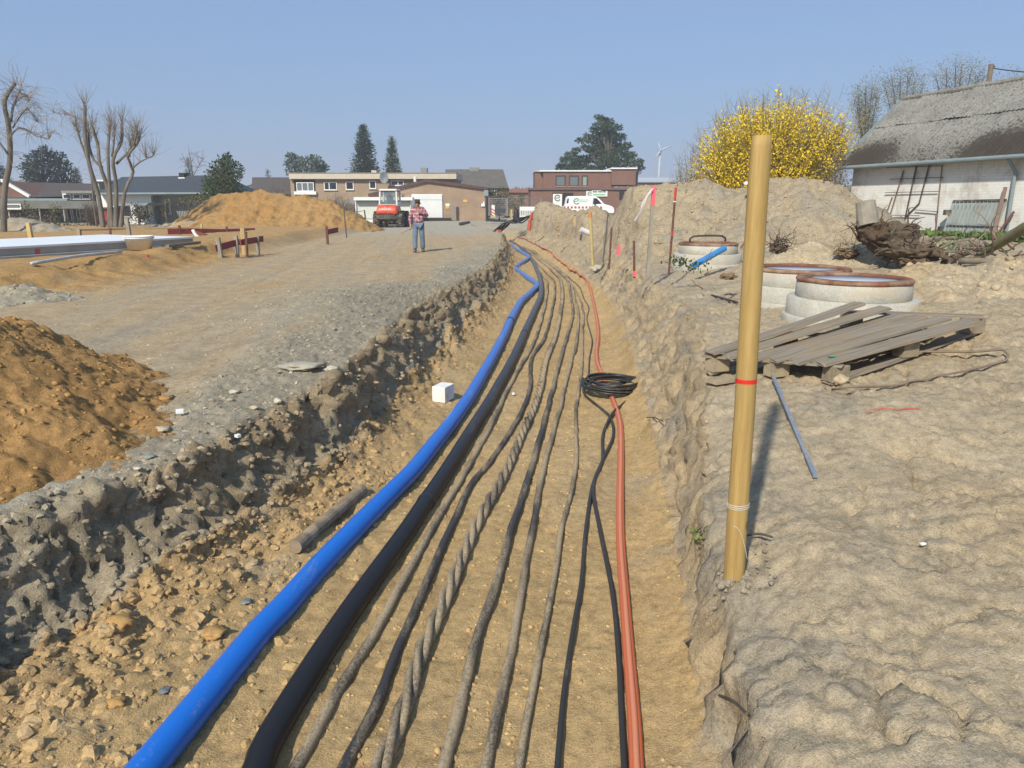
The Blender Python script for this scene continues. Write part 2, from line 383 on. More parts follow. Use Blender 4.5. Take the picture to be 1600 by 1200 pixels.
d = g(wallL) * (.12 * n1 + .03 * (.55 - wc_) + .035 * (.55 - w1) + .085 * k1 + .03 * (.5 - w2) + .055 * k2 + .03 * (.5 - w3) + .075 * n2 - .05 * sm((.10 - fold) / .10))
d += g(talL) * (.05 * (.5 - w1) + .05 * k1 + .03 * (.5 - w2) + .045 * k2 + .028 * (.5 - w3) + .03 * n2) * (1 - g(wallL))
d += g(wallR) * (.07 * n1 + .03 * (.5 - w1) + .05 * k1 + .02 * (.5 - w2) + .03 * k2 + .012 * (.5 - w3) + .06 * n2 - .06 * sm((.09 - crack) / .09))
d += g(talR) * (.02 * (.5 - w1) + .018 * (.5 - w2) + .008 * (.5 - w3)) * (1 - g(wallR))
d += g(floor_) * (.007 * perlin(px * 9, py * .5, s=67) + .016 * n2 + .02 * np.maximum(0, .36 - w2) * sm(perlin(px * 1.5, py * 1.5, s=55) * 3 + .2) + .006 * n1 - .010 * sm((.04 - crack) / .04) * sm(perlin(px * .8, py * .8, s=56) * 3))
d += g(gravL) * (.035 * n1 + .02 * (.5 - w1) + .03 * k2 + .022 * (.45 - w2) + .020 * (.5 - w3)) * (1 - g(wallL))
d += g(topL) * (1 - g(gravL)) * (.026 * rut * (1 - g(plate)) + .010 * n2 + .02 * np.maximum(0, .3 - w2) * sm((perlin(px * .8, py * .8, s=50)) * 3))
d += g(ridge) * (.10 * n1 + .09 * (.5 - w1) + .03 * (.5 - w2)) + g(plate) * .03 * n1
pm_ = sm(perlin(px * .9, py * .9, s=68) * 3.5 + .1); d += g(topR) * (1 - g(wallR)) * pm_ * (.03 * k1 + .03 * k2 + .02 * (.5 - w2))
d += g(topR) * (.026 * n1 + .022 * n2 + .022 * (.5 - w2) * sm(n1 * 3) + .010 * (.5 - w3) - .06 * sm((.05 - crack) / .05) * sm(perlin(px * .9, py * .9, s=51) * 2.5 + .35) - .016 * sm((.04 - crack2) / .04) * sm(perlin(px * 1.3, py * 1.3, s=59) * 3) + .02 * np.abs(perlin(px * 7, py * 7, pz * 7, 60)) + .012 * np.abs(perlin(px * 16, py * 16, pz * 16, 66)) + .014 * np.maximum(0, .25 - w2)) * (1 - g(wallR))
D[m] = d
# far dirt undulation
D += .06 * perlin(X * .25, Y * .25, s=52) * sm((Y - 12) / 20) * sm((400 - Y) / 200)
Pd = P + NR * D[..., None]
# colours of the soils themselves
def blend(c, w, col): return c * (1 - w[..., None]) + col * w[..., None]
n_a = fbm(X * .45, Y * .45, s=61, o=5); n_b = fbm(X * 1.8, Y * 1.8, Z * 2.5, s=62, o=5, g=.6); n_c = fbm(X * .9 + 20, Y * .35, s=63, o=4)
tk = X * .97 + Y * .12; n_t = perlin(tk * 2.2, Y * .13, s=64) + .6 * perlin(tk * 6, Y * .3, s=65)
col = np.zeros(X.shape + (3,)) + C['track']
col = blend(col, np.clip(sm(n_t * .9 + .25) * .45, 0, 1), C['farlight'] * .9)
col = blend(col, np.clip(sm(n_c * 1.6 - .25), 0, 1) * .5, C['farsand'])
col = blend(col, np.clip(sm(n_a * 1.7 - .2), 0, 1) * .6 * sm((14 - Y) / 6), C['gravel'])
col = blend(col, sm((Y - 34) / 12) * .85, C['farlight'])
col = blend(col, np.clip(gravL, 0, 1), C['gravel'])
col = blend(col, np.clip(gravL * sm(n_b * 1.5 - .1) * .6, 0, 1), C['clay'])
col = blend(col, np.clip(gravL * sm(n_a * 2 - .5), 0, 1) * .5, C['farlight'])
col = blend(col, np.clip(plate * .85 + ridge, 0, 1), C['farsand'])
col = blend(col, np.clip(ridge * sm(n_b * 1.4), 0, 1) * .6, C['brown'])
rightw = ((X > (rb + rt) / 2) * near)
rc = np.zeros_like(col) + C['right']
rc = blend(rc, np.clip(sm(n_b * 1.2 + n_a * .8 - .1), 0, 1) * .75, C['rightgrey'])
rc = blend(rc, np.clip(sm(n_c * 1.5 - .3), 0, 1) * .6, C['track'] * .98)
col = blend(col, np.clip(rightw, 0, 1), 0) + np.clip(rightw, 0, 1)[..., None] * rc
# left wall: grey clay near the camera, brown sandy clods further on, layered
wl = np.clip(wallL, 0, 1); greyk = np.clip(sm((4.9 - Y) / 1.2) + sm(n_b * 1.2 - .1) * .8 + .8 * sm((tl - .45) / .4) * sm((Y - 4.5) / 2), 0, 1)
wc = C['brown'] * (1 - greyk[..., None]) + C['clay'] * greyk[..., None]
col = blend(col, wl, 0) + wl[..., None] * wc
wr = np.clip(wallR, 0, 1); gk = np.clip(sm(n_b * 1.3 + .15), 0, 1)
wc = C['track'] * (1 - gk[..., None]) + C['rightgrey'] * .95 * gk[..., None]
col = blend(col, wr * .9, 0) + (wr * .9)[..., None] * wc
inside = ((X > lb) & (X < rb)) * near
col = blend(col, np.clip(inside * (1 - .0 * talL), 0, 1), C['floor'])
tk2 = np.clip(talL * (X > lb - .02), 0, 1); col = blend(col, tk2 * .75, C['farsand'] * .5 + C['track'] * .45)
col = blend(col, np.clip(tk2 * sm(n_b * 1.6 - .35), 0, 1) * .8, C['clay'] * 1.15)
col = blend(col, np.clip(inside * sm(n_c * 1.8 + .1) * (1 - tk2), 0, 1) * .45, C['floor'] * .80)
col = blend(col, np.clip(inside * sm(n_a * 1.6 - .2) * (1 - tk2), 0, 1) * .4, C['track'] * 1.05)
col = blend(col, np.clip(inside * sm((X - rb + .55) / .5) * sm(n_b * 1.3 - .05), 0, 1) * .55, C['rightgrey'])
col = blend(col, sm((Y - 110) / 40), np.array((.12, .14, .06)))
idx = np.arange(nx * ny).reshape(ny, nx)
F = np.stack((idx[:-1, :-1], idx[:-1, 1:], idx[1:, 1:], idx[1:, :-1]), -1).reshape(-1, 4)
def GZ(x, y):
    i = np.clip(np.searchsorted(xs, x), 1, nx - 2); j = np.clip(np.searchsorted(ys, y), 1, ny - 2)
    return np.max([Pd[j + b, i + a, 2] for a in (-1, 0, 1) for b in (-1, 0, 1)], axis=0)
_hit0 = hit
def hit(u, v, **k):
    p = _hit0(u, v, **k)
    if p[1] < 25: p[2] = float(GZ(np.array([p[0]]), np.array([p[1]]))[0])
    return p
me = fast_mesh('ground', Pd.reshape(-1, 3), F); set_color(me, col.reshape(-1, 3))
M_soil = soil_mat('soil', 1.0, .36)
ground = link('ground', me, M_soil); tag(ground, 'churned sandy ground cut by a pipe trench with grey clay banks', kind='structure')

# ------------------------------------------------------------ heaps
def heap(name, label, pts, slope, x0, x1, y0, y1, res, col1, col2, cl=(.1, .04), kind_noise=1.0, cat='soil heap', soft=.35, streak=0, seed=0, trenchside=False):
    """loose heap: the upper hull of slopes running down from a crest line"""
    gx = np.arange(x0, x1 + res, res); gy = np.arange(y0, y1 + res, res); A, B = np.meshgrid(gx, gy); H = np.full(A.shape, -9.)
    wob = .28 * kind_noise * fbm(A * .55, B * .55, s=seed + 1, o=3)
    pts = np.asarray(pts, float)
    for i in range(max(1, len(pts) - 1)):
        p = pts[i]; q = pts[min(i + 1, len(pts) - 1)]; dd = q[:2] - p[:2]; L = (dd @ dd) + 1e-9
        t = np.clip(((A - p[0]) * dd[0] + (B - p[1]) * dd[1]) / L, 0, 1)
        dist = np.hypot(A - p[0] - t * dd[0], B - p[1] - t * dd[1])
        H = np.maximum(H, p[2] + (q[2] - p[2]) * t - slope * (np.sqrt(dist ** 2 + soft ** 2) - soft))
    H = H + wob * .5
    H = H - 5 * np.maximum(0, A - ip(LT, B) + .0) * (A < 0) * (B < 30)
    if trenchside: H = H - 2.2 * np.maximum(0, ip(RT, B) + .25 - A)
    g0 = hbase(A, B); rel = H - g0; H = g0 + np.where(rel > 0, rel, rel * 1.0) + .0
    # concave foot
    H = np.where(rel < .35, g0 + (rel + np.where(rel > -.3, (np.clip(.35 - rel, 0, .65)) ** 2 * .35, 0)), H)
    Pn = np.stack((A, B, H), -1); nn = np.cross(np.gradient(Pn, axis=1), np.gradient(Pn, axis=0)); nn /= np.linalg.norm(nn, axis=-1)[..., None]
    a1, a2 = cl
    w1 = worley(A * .45 / a1, B * .45 / a1, H * .45 / a1, seed + 2); w2 = worley(A * .5 / a2, B * .5 / a2, H * .5 / a2, seed + 3)
    nb = fbm(A * 1.6, B * 1.6, H * 1.6, s=seed + 4, o=5, g=.6)
    rough = sm(perlin(A * .9, B * .9, s=seed + 9) * 1.6 + .55)
    w3 = worley(A * .55 / a2 * 2.2, B * .55 / a2 * 2.2, H * .55 / a2 * 2.2, seed + 6)
    dd = (a1 * .85 * (.5 - w1) + a2 * 1.1 * (.5 - w2) + a2 * .55 * (.5 - w3)) * (.35 + .65 * rough) + a1 * .7 * nb
    if streak: dd = dd + streak * perlin(A * 2.2, B * .3, s=seed + 7)
    Pn = Pn + nn * dd[..., None]
    c = np.zeros(A.shape + (3,)) + np.array(col1); k = sm(nb * 1.1 + fbm(A * .5, B * .5, s=seed + 5, o=3) * 1.3)
    c = blend(c, k, np.array(col2))
    i = np.arange(A.size).reshape(A.shape); F = np.stack((i[:-1, :-1], i[:-1, 1:], i[1:, 1:], i[1:, :-1]), -1).reshape(-1, 4)
    keep = ((H - g0) > -.14).ravel(); F = F[keep[F].all(1)]
    used = np.unique(F); re = np.full(A.size, -1); re[used] = np.arange(len(used))
    me = fast_mesh(name, Pn.reshape(-1, 3)[used], re[F]); set_color(me, c.reshape(-1, 3)[used])
    o = link(name, me, M_soil); tag(o, label, cat); o['_n'] = 0; del o['_n']
    return o
HEAPS = {}
# orange damp sand tipped on the left bank beside the camera
HEAPS['near'] = heap('sand_heap', 'heap of damp orange sand tipped on the left bank in the foreground', [(-5.0, 4.4, .87), (-4.55, 5.2, .90), (-5.3, 6.1, .88)], .605, -7.6, -1.7, 2.3, 8.8, .0165,
                     C['orange'] * 1.02, C['orange'] * 1.22, (.10, .036), .8, cat='sand heap', soft=.5, seed=100)
pts = [PD(*q) for q in [(318, 322, 47), (345, 304, 46.5), (385, 300, 46), (430, 303, 46), (480, 307, 45.5), (520, 318, 45), (548, 335, 44.5)]]
HEAPS['far'] = heap('sand_heap', 'large heap of yellow sand in front of the flat roofed house', pts, .66, -26, -7, 38, 53, .075, C['farsand'] * .80, C['farsand'] * np.array((.8, .73, .6)), (.2, .08), 1.0, cat='sand heap', streak=.10, seed=120)
pts = [PD(*q) for q in [(-40, 346, 36), (20, 342, 35), (45, 342, 35), (85, 354, 34)]]
HEAPS['grey'] = heap('soil_heap', 'low grey brown soil heap behind the concrete slab at the far left', pts, .5, -36, -17, 28, 41, .08, C['rightgrey'], C['brown'] * 1.1, (.15, .07), .6, seed=140)
pts = [PD(*q) for q in [(215, 358, 43), (265, 349, 44), (295, 345, 44)]]
HEAPS['small'] = heap('soil_heap', 'small pale soil heap at the left foot of the large sand heap', pts, .42, -30, -13, 36, 50, .09, C['right'], C['farsand'], (.15, .07), .6, seed=160)
pts = [PD(*q) for q in [(905, 338, 25.5), (945, 314, 24), (985, 296, 22.5), (1010, 291, 21.5), (1060, 288, 21), (1105, 281, 20.5), (1135, 289, 20.3), (1165, 293, 20), (1195, 283, 19.5), (1225, 279, 19), (1262, 276, 18.5), (1296, 288, 18), (1325, 313, 17.8), (1360, 345, 17.6), (1392, 362, 17.4)]]
HEAPS['spoil'] = heap('spoil_heap', 'long tall spoil heap of pale sandy earth on the right of the trench', pts, .62, 1.2, 13.5, 12.0, 28, .042, C['right'] * .84, C['rightgrey'] * .92, (.16, .055), .75, seed=180, soft=.2, trenchside=True)
pts = [PD(*q) for q in [(836, 334, 44.5), (848, 316, 44), (862, 318, 43.5), (885, 329, 42), (908, 331, 38), (932, 326, 33)]]
HEAPS['mid'] = heap('spoil_heap', 'pointed brown spoil heap by the trench in front of the white van', pts, .60, -4, 9, 29, 51, .07, C['right'] * .8, C['brown'] * 1.05, (.17, .07), .8, seed=200, soft=.2, trenchside=True)
pts = [PD(*q) for q in [(1238, 392, 13.5), (1268, 377, 13.6), (1300, 386, 13.4), (1345, 384, 13.2), (1362, 392, 13)]]
HEAPS['pale'] = heap('soil_heap', 'low heap of pale whitish sand behind the manhole rings', pts, .6, 3.6, 9, 10.6, 16, .032, C['right'] * 1.08, C['right'] * .98, (.09, .04), .5, seed=220, soft=.15)
pts = [PD(*q) for q in [(1425, 428, 8.5), (1455, 413, 8.7), (1500, 418, 8.6), (1540, 434, 8.3)]]
HEAPS['clods'] = heap('soil_heap', 'low heap of tan clods right of the front manhole ring', pts, .5, 4.2, 9, 6.6, 12.5, .026, C['right'], C['track'], (.12, .05), .6, seed=240, soft=.2)
pts = [PD(*q) for q in [(1572, 412, 8.6), (1602, 397, 8.5), (1680, 390, 8.3)]]
HEAPS['edge'] = heap('soil_heap', 'tan soil heap at the right edge under the mossy log', pts, .55, 5, 11.5, 6.6, 13, .03, C['right'], C['track'] * .95, (.12, .05), .6, seed=260, soft=.2)

pts = [PD(-30, 445, 13), PD(20, 447, 12.8), PD(38, 454, 12.5)]
HEAPS['rubble'] = heap('rubble_heap', 'low grey rubble heap at the left edge beyond the track', pts, .5, -13, -7, 10.5, 15, .045, C['gravel'], C['farlight'], (.12, .05), .6, seed=280, soft=.2)
# ------------------------------------------------------------ loose stones and crumbs (uncountable)
def ico_variants(n, sub):
    import bmesh
    o = []
    for i in range(n):
        bm = bmesh.new(); bmesh.ops.create_icosphere(bm, subdivisions=sub, radius=1); v = np.array([q.co[:] for q in bm.verts]); f = np.array([[q.index for q in k.verts] for k in bm.faces]); bm.free()
        s = np.array((1, rng.uniform(.6, 1), rng.uniform(.45, .8)))
        v = v * (1 + .34 * perlin(v[:, 0] * 1.3 + i * 9, v[:, 1] * 1.3, v[:, 2] * 1.3, 300 + i))[:, None]
        v = v * (1 + (.16 if sub == 1 else .09) * rng.standard_normal(len(v)) + (.22 if sub == 1 else .34) * perlin(v[:, 0] * 3.1 + i * 5, v[:, 1] * 3.1, v[:, 2] * 3.1, 330 + i))[:, None] * s
        o.append((v, f))
    return o
ICO1, ICO2 = ico_variants(10, 1), ico_variants(10, 2)
def scatter(name, label, pos, size, colr, big=.05, smooth=False):
    V, Fs, Cs, n = [], [], [], 0
    for p, s, c in zip(pos, size, colr):
        v, f = (ICO2 if s > big else ICO1)[rng.integers(10)]
        a = rng.uniform(0, 6.283); t = rng.uniform(-.5, .5); ca, sa, ct, st = math.cos(a), math.sin(a), math.cos(t), math.sin(t)
        Rm = np.array(((ca, -sa * ct, sa * st), (sa, ca * ct, -ca * st), (0, st, ct)))
        q = v @ Rm.T * s + p + np.array((0, 0, -s * .2)); V.append(q); Fs.append(f + n); n += len(v); Cs.append(np.tile(c, (len(v), 1)))
    me = fast_mesh(name, np.concatenate(V), np.concatenate(Fs), smooth); set_color(me, np.concatenate(Cs))
    return tag(link(name, me, M_stone), label, kind='stuff')
M_stone = soil_mat('stone_soil', .5, .22)
flat = Pd.reshape(-1, 3); ncol = col.reshape(-1, 3)
AR = (np.linalg.norm(e1, axis=-1) * np.linalg.norm(e2, axis=-1)).ravel()
AR *= ((Y > 1.6) & (Y < 60)).ravel()
def pick(w, n, falloff=1.0):
    w = w.ravel() * AR / np.maximum(flat[:, 1], 2.5) ** falloff; w = w / w.sum()
    return rng.choice(len(w), n, p=w)
def sizes(n, a, b, k=2.2): return a + (b - a) * rng.random(n) ** k
i = pick(gravL + .5 * wallL * (tl < .5), 5200, 1.2); s = sizes(5200, .006, .034, 3.2)
scatter('gravel', 'loose grey gravel along the left trench edge', flat[i], s, (ncol[i] * .5 + C['gravel'] * .5) * rng.uniform(.78, 1.2, (5200, 1)))
i = pick(talL + .55 * wallL * (tl > .3), 5600, 1.2); s = sizes(5600, .006, .032, 3)
mixc = np.where(rng.random((5600, 1)) < .95, ncol[i] * .97, C['clay'] * 1.05)
scatter('earth_crumbs', 'sandy crumbs fallen to the foot of the left bank', flat[i], s, mixc * rng.uniform(.85, 1.1, (5600, 1)), .018)
i = pick(floor_ + talR * 1.5, 2600, 1.0); s = sizes(2600, .004, .022, 3)
scatter('sand_crumbs', 'small crumbs of sand on the trench floor', flat[i], s, C['floor'] * rng.uniform(.78, 1.1, (2600, 1)), smooth=True)
i = pick(topR * sm((14 - Y) / 4) + wallR, 2400, 1.2); s = sizes(2400, .004, .03, 4)
scatter('earth_crumbs', 'crumbs of pale earth on the right bank', flat[i], s, C['right'] * rng.uniform(.62, 1.08, (2400, 1)))
i = pick(topR * (.12 + sm((perlin(X * .9, Y * .9, s=68) - .02) * 4)) * sm((9 - Y) / 3), 10000, 1.5); s = sizes(10000, .004, .03, 3.0)
scatter('earth_crumbs', 'patches of broken earth crumbs on the near right bank', flat[i], s, ncol[i] * rng.uniform(.8, 1.08, (10000, 1)), .015)
i = pick(talL * sm((8 - Y) / 2), 1900, 1.4); s = sizes(1900, .008, .05, 3)
scatter('earth_clods', 'sandy clods slumped at the foot of the left bank', flat[i], s, (ncol[i] * .9 + C['track'] * .06) * rng.uniform(.9, 1.06, (1900, 1)), .016)
i = pick(topL * (1 - gravL) * sm((X + 9) / 2) + ridge * 2, 2600, .8); s = sizes(2600, .008, .045, 4)
scatter('earth_crumbs', 'crumbs scattered over the sandy vehicle track', flat[i], s, ncol[i] * rng.uniform(.7, 1.1, (2600, 1)))
def on_heap(o, n, a, b, k, lab, tint, name='earth_crumbs', cond=None):
    v = np.empty(len(o.data.vertices) * 3, np.float32); o.data.vertices.foreach_get('co', v); v = v.reshape(-1, 3)
    cc = np.empty(len(v) * 4, np.float32); o.data.color_attributes['soil'].data.foreach_get('color', cc); cc = cc.reshape(-1, 4)[:, :3]
    w = np.ones(len(v)) if cond is None else cond(v); i = rng.choice(len(v), n, p=w / w.sum())
    scatter(name, lab, v[i], sizes(n, a, b, k), cc[i] * tint * rng.uniform(.8, 1.15, (n, 1)), smooth=True)
on_heap(HEAPS['near'], 7000, .006, .034, 3.5, 'clods of damp orange sand on the foreground heap', 1.0, 'sand_clods')
on_heap(HEAPS['spoil'], 4200, .012, .06, 3.2, 'clods of pale earth on the long spoil heap', .98, 'earth_clods', lambda v: (v[:, 1] < 21.5) * 1.0)
on_heap(HEAPS['mid'], 500, .04, .14, 3, 'clods on the pointed spoil heap', .95, 'earth_clods')
on_heap(HEAPS['clods'], 900, .01, .06, 4, 'clods beside the front manhole ring', 1.0, 'earth_clods')
on_heap(HEAPS['edge'], 700, .01, .06, 4, 'clods on the heap at the right edge', 1.0, 'earth_clods')
on_heap(HEAPS['rubble'], 380, .012, .06, 2.5, 'grey rubble stones on the low heap at the left edge', 1.0, 'rubble_stones')
on_heap(HEAPS['pale'], 500, .01, .05, 2.5, 'crumbs of whitish sand behind the rings', 1.0)
# stones and lumps one can pick out
def stone(name, label, u, v, wpx, colr, flatk=.6, long=1.0, cat='stone', seed=0, world=None, d=None, sink=.25):
    p = hit(u, v) if d is None else PD(u, v, d); s = wpx / FOC * p[1] / 2
    vv, f = ico_variants(1, 3)[0]
    rz = random.uniform(-.5, .5) if long == 1 else 0.15
    q = vv * np.array((1 * long, 1 / long ** .5, flatk)) * s
    me = fast_mesh(name, q, f); set_color(me, np.tile(np.array(colr) * 1.0, (len(q), 1)))
    o = link(name, me, M_stone); o.location = tuple(p + np.array((0, 0, s * flatk * (1 - sink * 2) * .5))); o.rotation_euler = (0, 0, rz); return tag(o, label, cat)
stone('stone', 'long flat grey stone slab lying on the gravel by the left bank edge', 470, 577, 58, C['farlight'] * .95, .28, 1.25)
stone('stone', 'pale upright stone at the right end of the flat slab', 517, 581, 24, C['farlight'] * 1.15, .8)
stone('sand_lump', 'round orange sand lump nearest the foot of the sand heap', 192, 589, 26, C['orange'] * 1.1, .75, cat='sand lump')
stone('sand_lump', 'flat orange sand lump furthest right on the grey gravel', 247, 601, 16, C['orange'] * 1.15, .7, cat='sand lump')
stone('sand_lump', 'elongated orange sand lump between two smaller ones', 220, 606, 36, C['orange'] * 1.1, .5, 1.2, cat='sand lump')
stone('sand_lump', 'orange sand lump at the right tip of the heap foot', 257, 622, 24, C['orange'] * 1.15, .6, cat='sand lump')
stone('stone', 'greenish grey stone on the orange sand above the clay wall', 234, 717, 17, (.27, .29, .25), .6)
stone('stone', 'pale stone half buried at the brink of the grey clay wall', 216, 741, 14, C['farlight'] * 1.3, .7)
stone('stone', 'grey flat stone beside the white scrap on the gravel', 254, 671, 28, C['gravel'] * 1.25, .45)
stone('stone', 'light stone on the gravel below the flat slab', 366, 613, 17, C['farlight'] * 1.2, .7)
stone('stone', 'pale stone standing at the corner of the brown bank', 434, 628, 15, C['farlight'] * 1.3, .8)
stone('stone', 'rounded grey stone on the gravel behind the brown bank', 398, 640, 16, C['gravel'] * 1.3, .7)
stone('stone', 'blue grey pebble in the sand close to the blue pipe', 258, 1081, 19, (.16, .175, .18), .7)
stone('stone', 'dark grey pebble under the bank beside the blue pipe', 385, 945, 18, (.2, .21, .21), .6)
stone('sand_lump', 'large sandy lump under the grey clay wall', 190, 985, 44, C['farsand'] * .95, .7, cat='sand lump')
stone('sand_lump', 'tan lump of sand touching the blue pipe', 335, 995, 40, C['farsand'] * .98, .7, cat='sand lump')
stone('sand_lump', 'sandy lump at the lower left in the trench', 182, 1100, 34, C['farsand'] * .95, .7, cat='sand lump')
stone('sand_lump', 'tan lump at the near corner under the pallet', 1312, 603, 26, C['right'], .9, cat='sand lump')
stone('stone', 'large pale boulder at the trench side behind the thin rods', 932, 423, 22, C['farlight'] * 1.15, .8)
stone('stone', 'white foam ball on the crest of the spoil heap', 1166, 288, 9, (.7, .7, .68), .95, d=18.6, cat='ball')
stone('pebble', 'small white pebble on the right bank', 1441, 857, 11, (.72, .7, .62), .7, cat='pebble')
# ------------------------------------------------------------ pipes and cables in the trench
SANDY = (.43, .31, .17); MUD = (.37, .29, .18)
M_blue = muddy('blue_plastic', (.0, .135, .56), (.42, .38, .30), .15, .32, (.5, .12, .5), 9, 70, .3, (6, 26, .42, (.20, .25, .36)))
M_bluedk = plain('blue_joint', (.02, .035, .10), .5)
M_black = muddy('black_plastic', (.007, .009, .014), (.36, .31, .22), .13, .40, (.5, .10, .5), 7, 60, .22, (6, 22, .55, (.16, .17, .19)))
M_blackjoint = plain('black_joint', (.02, .022, .026), .5)
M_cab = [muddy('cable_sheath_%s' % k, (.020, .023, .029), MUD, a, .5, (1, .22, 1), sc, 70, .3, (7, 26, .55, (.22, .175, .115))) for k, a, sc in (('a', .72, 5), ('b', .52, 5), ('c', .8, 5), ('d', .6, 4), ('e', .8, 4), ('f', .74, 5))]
M_cabclean = muddy('cable_clean', (.017, .019, .022), MUD, .22, .42, (1, .3, 1), 12, 70)
M_orange = muddy('orange_conduit', (.50, .115, .042), (.46, .33, .22), .18, .45, (1, .10, 1), 8, 60)
M_orange2 = muddy('orange_conduit_pale', (.60, .21, .11), (.46, .33, .22), .3, .5, (1, .10, 1), 8, 60)
def run(pix, r, step=.07, ext=3.0, sink=.75, wav=.0, seed=0, cap=.035):
    p = np.array([_hit0(u, v) if (cap > .1 and v < 565) else PZ(u, v, FLOOR + r) for u, v in pix])
    if p[0, 1] > p[-1, 1]: p = p[::-1]
    d = p[0] - p[1]; d /= np.linalg.norm(d); ek = np.arange(ext, 0.01, -.35)[:, None] if ext > .1 else np.zeros((0, 1)); p = np.concatenate((p[0] + d * ek, p))
    q = catmull(p, step)
    if wav: q[:, 0] += wav * perlin(q[:, 1] * 1.6, q[:, 1] * 0 + seed * 3.1, s=400 + seed)
    z = hbase(q[:, 0], q[:, 1]); k = np.ones(9) / 9; z = np.convolve(np.pad(z, 4, 'edge'), k, 'valid')
    q[:, 2] = np.minimum(z, FLOOR + cap) + r * sink
    return q
def near_part(q, d0, d1): return q[(q[:, 1] > d0) & (q[:, 1] < d1)]
tail = [(781, 366), (770, 363)]
bluepix = [(237, 1197), (312, 1106), (406, 991), (441, 955), (497, 891), (560, 825), (655, 725), (720, 640), (750, 592), (780, 538), (797, 502), (812, 475), (828, 458), (839, 447), (836, 441), (820, 431), (808, 423), (807, 418), (816, 411), (825, 404), (824, 399), (807, 390), (797, 382), (788, 376)] + tail
qb = run(bluepix, .077, .09)
t = thing('water_pipe', 'thick bright blue plastic water pipe with a kink at the far end', 'pipe', qb[len(qb) // 3])
MB().tube(qb, .077, 20).build('pipe_run', M_blue, t, True)
def joint_at(q, u, v, r, mat, par, wid=.06, name='joint_ring'):
    tgt = PZ(u, v, FLOOR + r); i = int(np.argmin(np.linalg.norm(q[:, :2] - tgt[:2], axis=1))); i = min(max(i, 1), len(q) - 2)
    d = q[i + 1] - q[i - 1]; d /= np.linalg.norm(d)
    MB().tube([q[i] - d * wid, q[i] - d * wid * .8, q[i] + d * wid * .8, q[i] + d * wid], [r * 1.0, r * 1.07, r * 1.07, r * 1.0], 20, False).build(name, mat, par, True)
joint_at(qb, 797, 502, .077, M_bluedk, t); joint_at(qb, 807, 419, .077, M_bluedk, t)
blackpix = [(405, 1195), (425, 1147), (524, 990), (631, 837), (662, 790), (712, 712), (775, 608), (805, 552), (819, 520), (835, 485), (845, 460), (844, 435), (838, 420), (832, 407), (820, 392), (806, 382), (797, 376)] + [(787, 367), (775, 363)]
qk = run(blackpix, .067, .09)
t = thing('cable_duct', 'thick black plastic duct lying beside the blue pipe', 'pipe', qk[len(qk) // 3])
MB().tube(qk, .067, 20).build('pipe_run', M_black, t, True)
joint_at(qk, 662, 786, .067, M_blackjoint, t, .035); joint_at(qk, 819, 520, .067, M_blackjoint, t, .035)
far6 = lambda a: [(812 + a * 3, 386), (798 + a * 3, 377), (786 + a * 2, 368)]
cables = [
    ('muddy grey cable next to the black duct', [(466, 1192), (524, 1089), (586, 990), (631, 907), (676, 825), (716, 756), (769, 662), (794, 606), (837, 528), (853, 469), (855, 440), (847, 429), (835, 410), (822, 395)] + far6(0), .0275, 0),
    ('dark cable with a sideways bend, second from the black duct', [(540, 1192), (590, 1093), (631, 990), (668, 907), (706, 822), (737, 756), (769, 716), (806, 659), (828, 606), (831, 559), (853, 522), (866, 466), (866, 440), (860, 432), (842, 415), (825, 396)] + far6(1), .0275, 1),
    ('thick dark cable right of the twisted cable', [(697, 1188), (718, 1105), (746, 990), (771, 924), (799, 826), (828, 737), (853, 647), (878, 553), (886, 525), (895, 490), (892, 465), (885, 437), (860, 415), (835, 398)] + far6(3), .030, 3),
    ('sand caked cable, second to the right of the twisted cable', [(759, 1188), (784, 1081), (804, 990), (831, 826), (847, 737), (872, 647), (894, 559), (900, 542), (904, 492), (897, 462), (890, 440), (867, 417), (840, 399)] + far6(4), .026, 4),
    ('thinner muddy cable, third to the right of the twisted cable', [(812, 1188), (829, 1089), (850, 990), (862, 928), (878, 826), (900, 725), (900, 637), (908, 581), (911, 512), (911, 484), (900, 455), (875, 422), (845, 401)] + far6(5), .0205, 5)]
for k, (lab, pix, r, mi) in enumerate(cables):
    q = run(pix, r, .06, wav=.014, seed=k)
    tag(MB().tube(q, r * (1 + .10 * perlin(q[:, 1] * 6, q[:, 0] * 0 + k, s=420)), 12).build('cable', M_cab[mi], None, True), lab, 'cable', 'cables laid out on the trench floor')
twpix = [(598, 1188), (631, 1105), (656, 1023), (689, 949), (722, 870), (746, 815), (787, 741), (816, 675), (841, 616), (853, 562), (869, 519), (878, 469), (877, 445), (872, 432), (850, 412), (830, 397)] + far6(2)
q = run(twpix, .04, .03, sink=.8); t = thing('twisted_cable', 'cable of three strands twisted like a rope', 'cable', q[len(q) // 3], group='cables laid out on the trench floor')
s_ = np.concatenate(([0], np.cumsum(np.linalg.norm(np.diff(q, axis=0), axis=1))))
tg = np.gradient(q, axis=0); tg /= np.linalg.norm(tg, axis=1)[:, None]; sx_ = np.cross(tg, (0, 0, 1.)); sx_ /= np.linalg.norm(sx_, axis=1)[:, None]; up_ = np.cross(sx_, tg)
ph = 2 * math.pi * s_ / (1.05 - .45 * np.clip(s_ / 16, 0, 1)) + .8 * perlin(s_ * .4, s_ * 0, s=430)
for k in range(3):
    a = ph + k * 2.094; spread = .025 * (1 + .15 * perlin(s_ * .8, s_ * 0 + k, s=431))
    MB().tube(q + np.cos(a)[:, None] * sx_ * spread[:, None] + np.sin(a)[:, None] * up_ * spread[:, None], .022, 9).build('strand', M_cab[2], t, True)
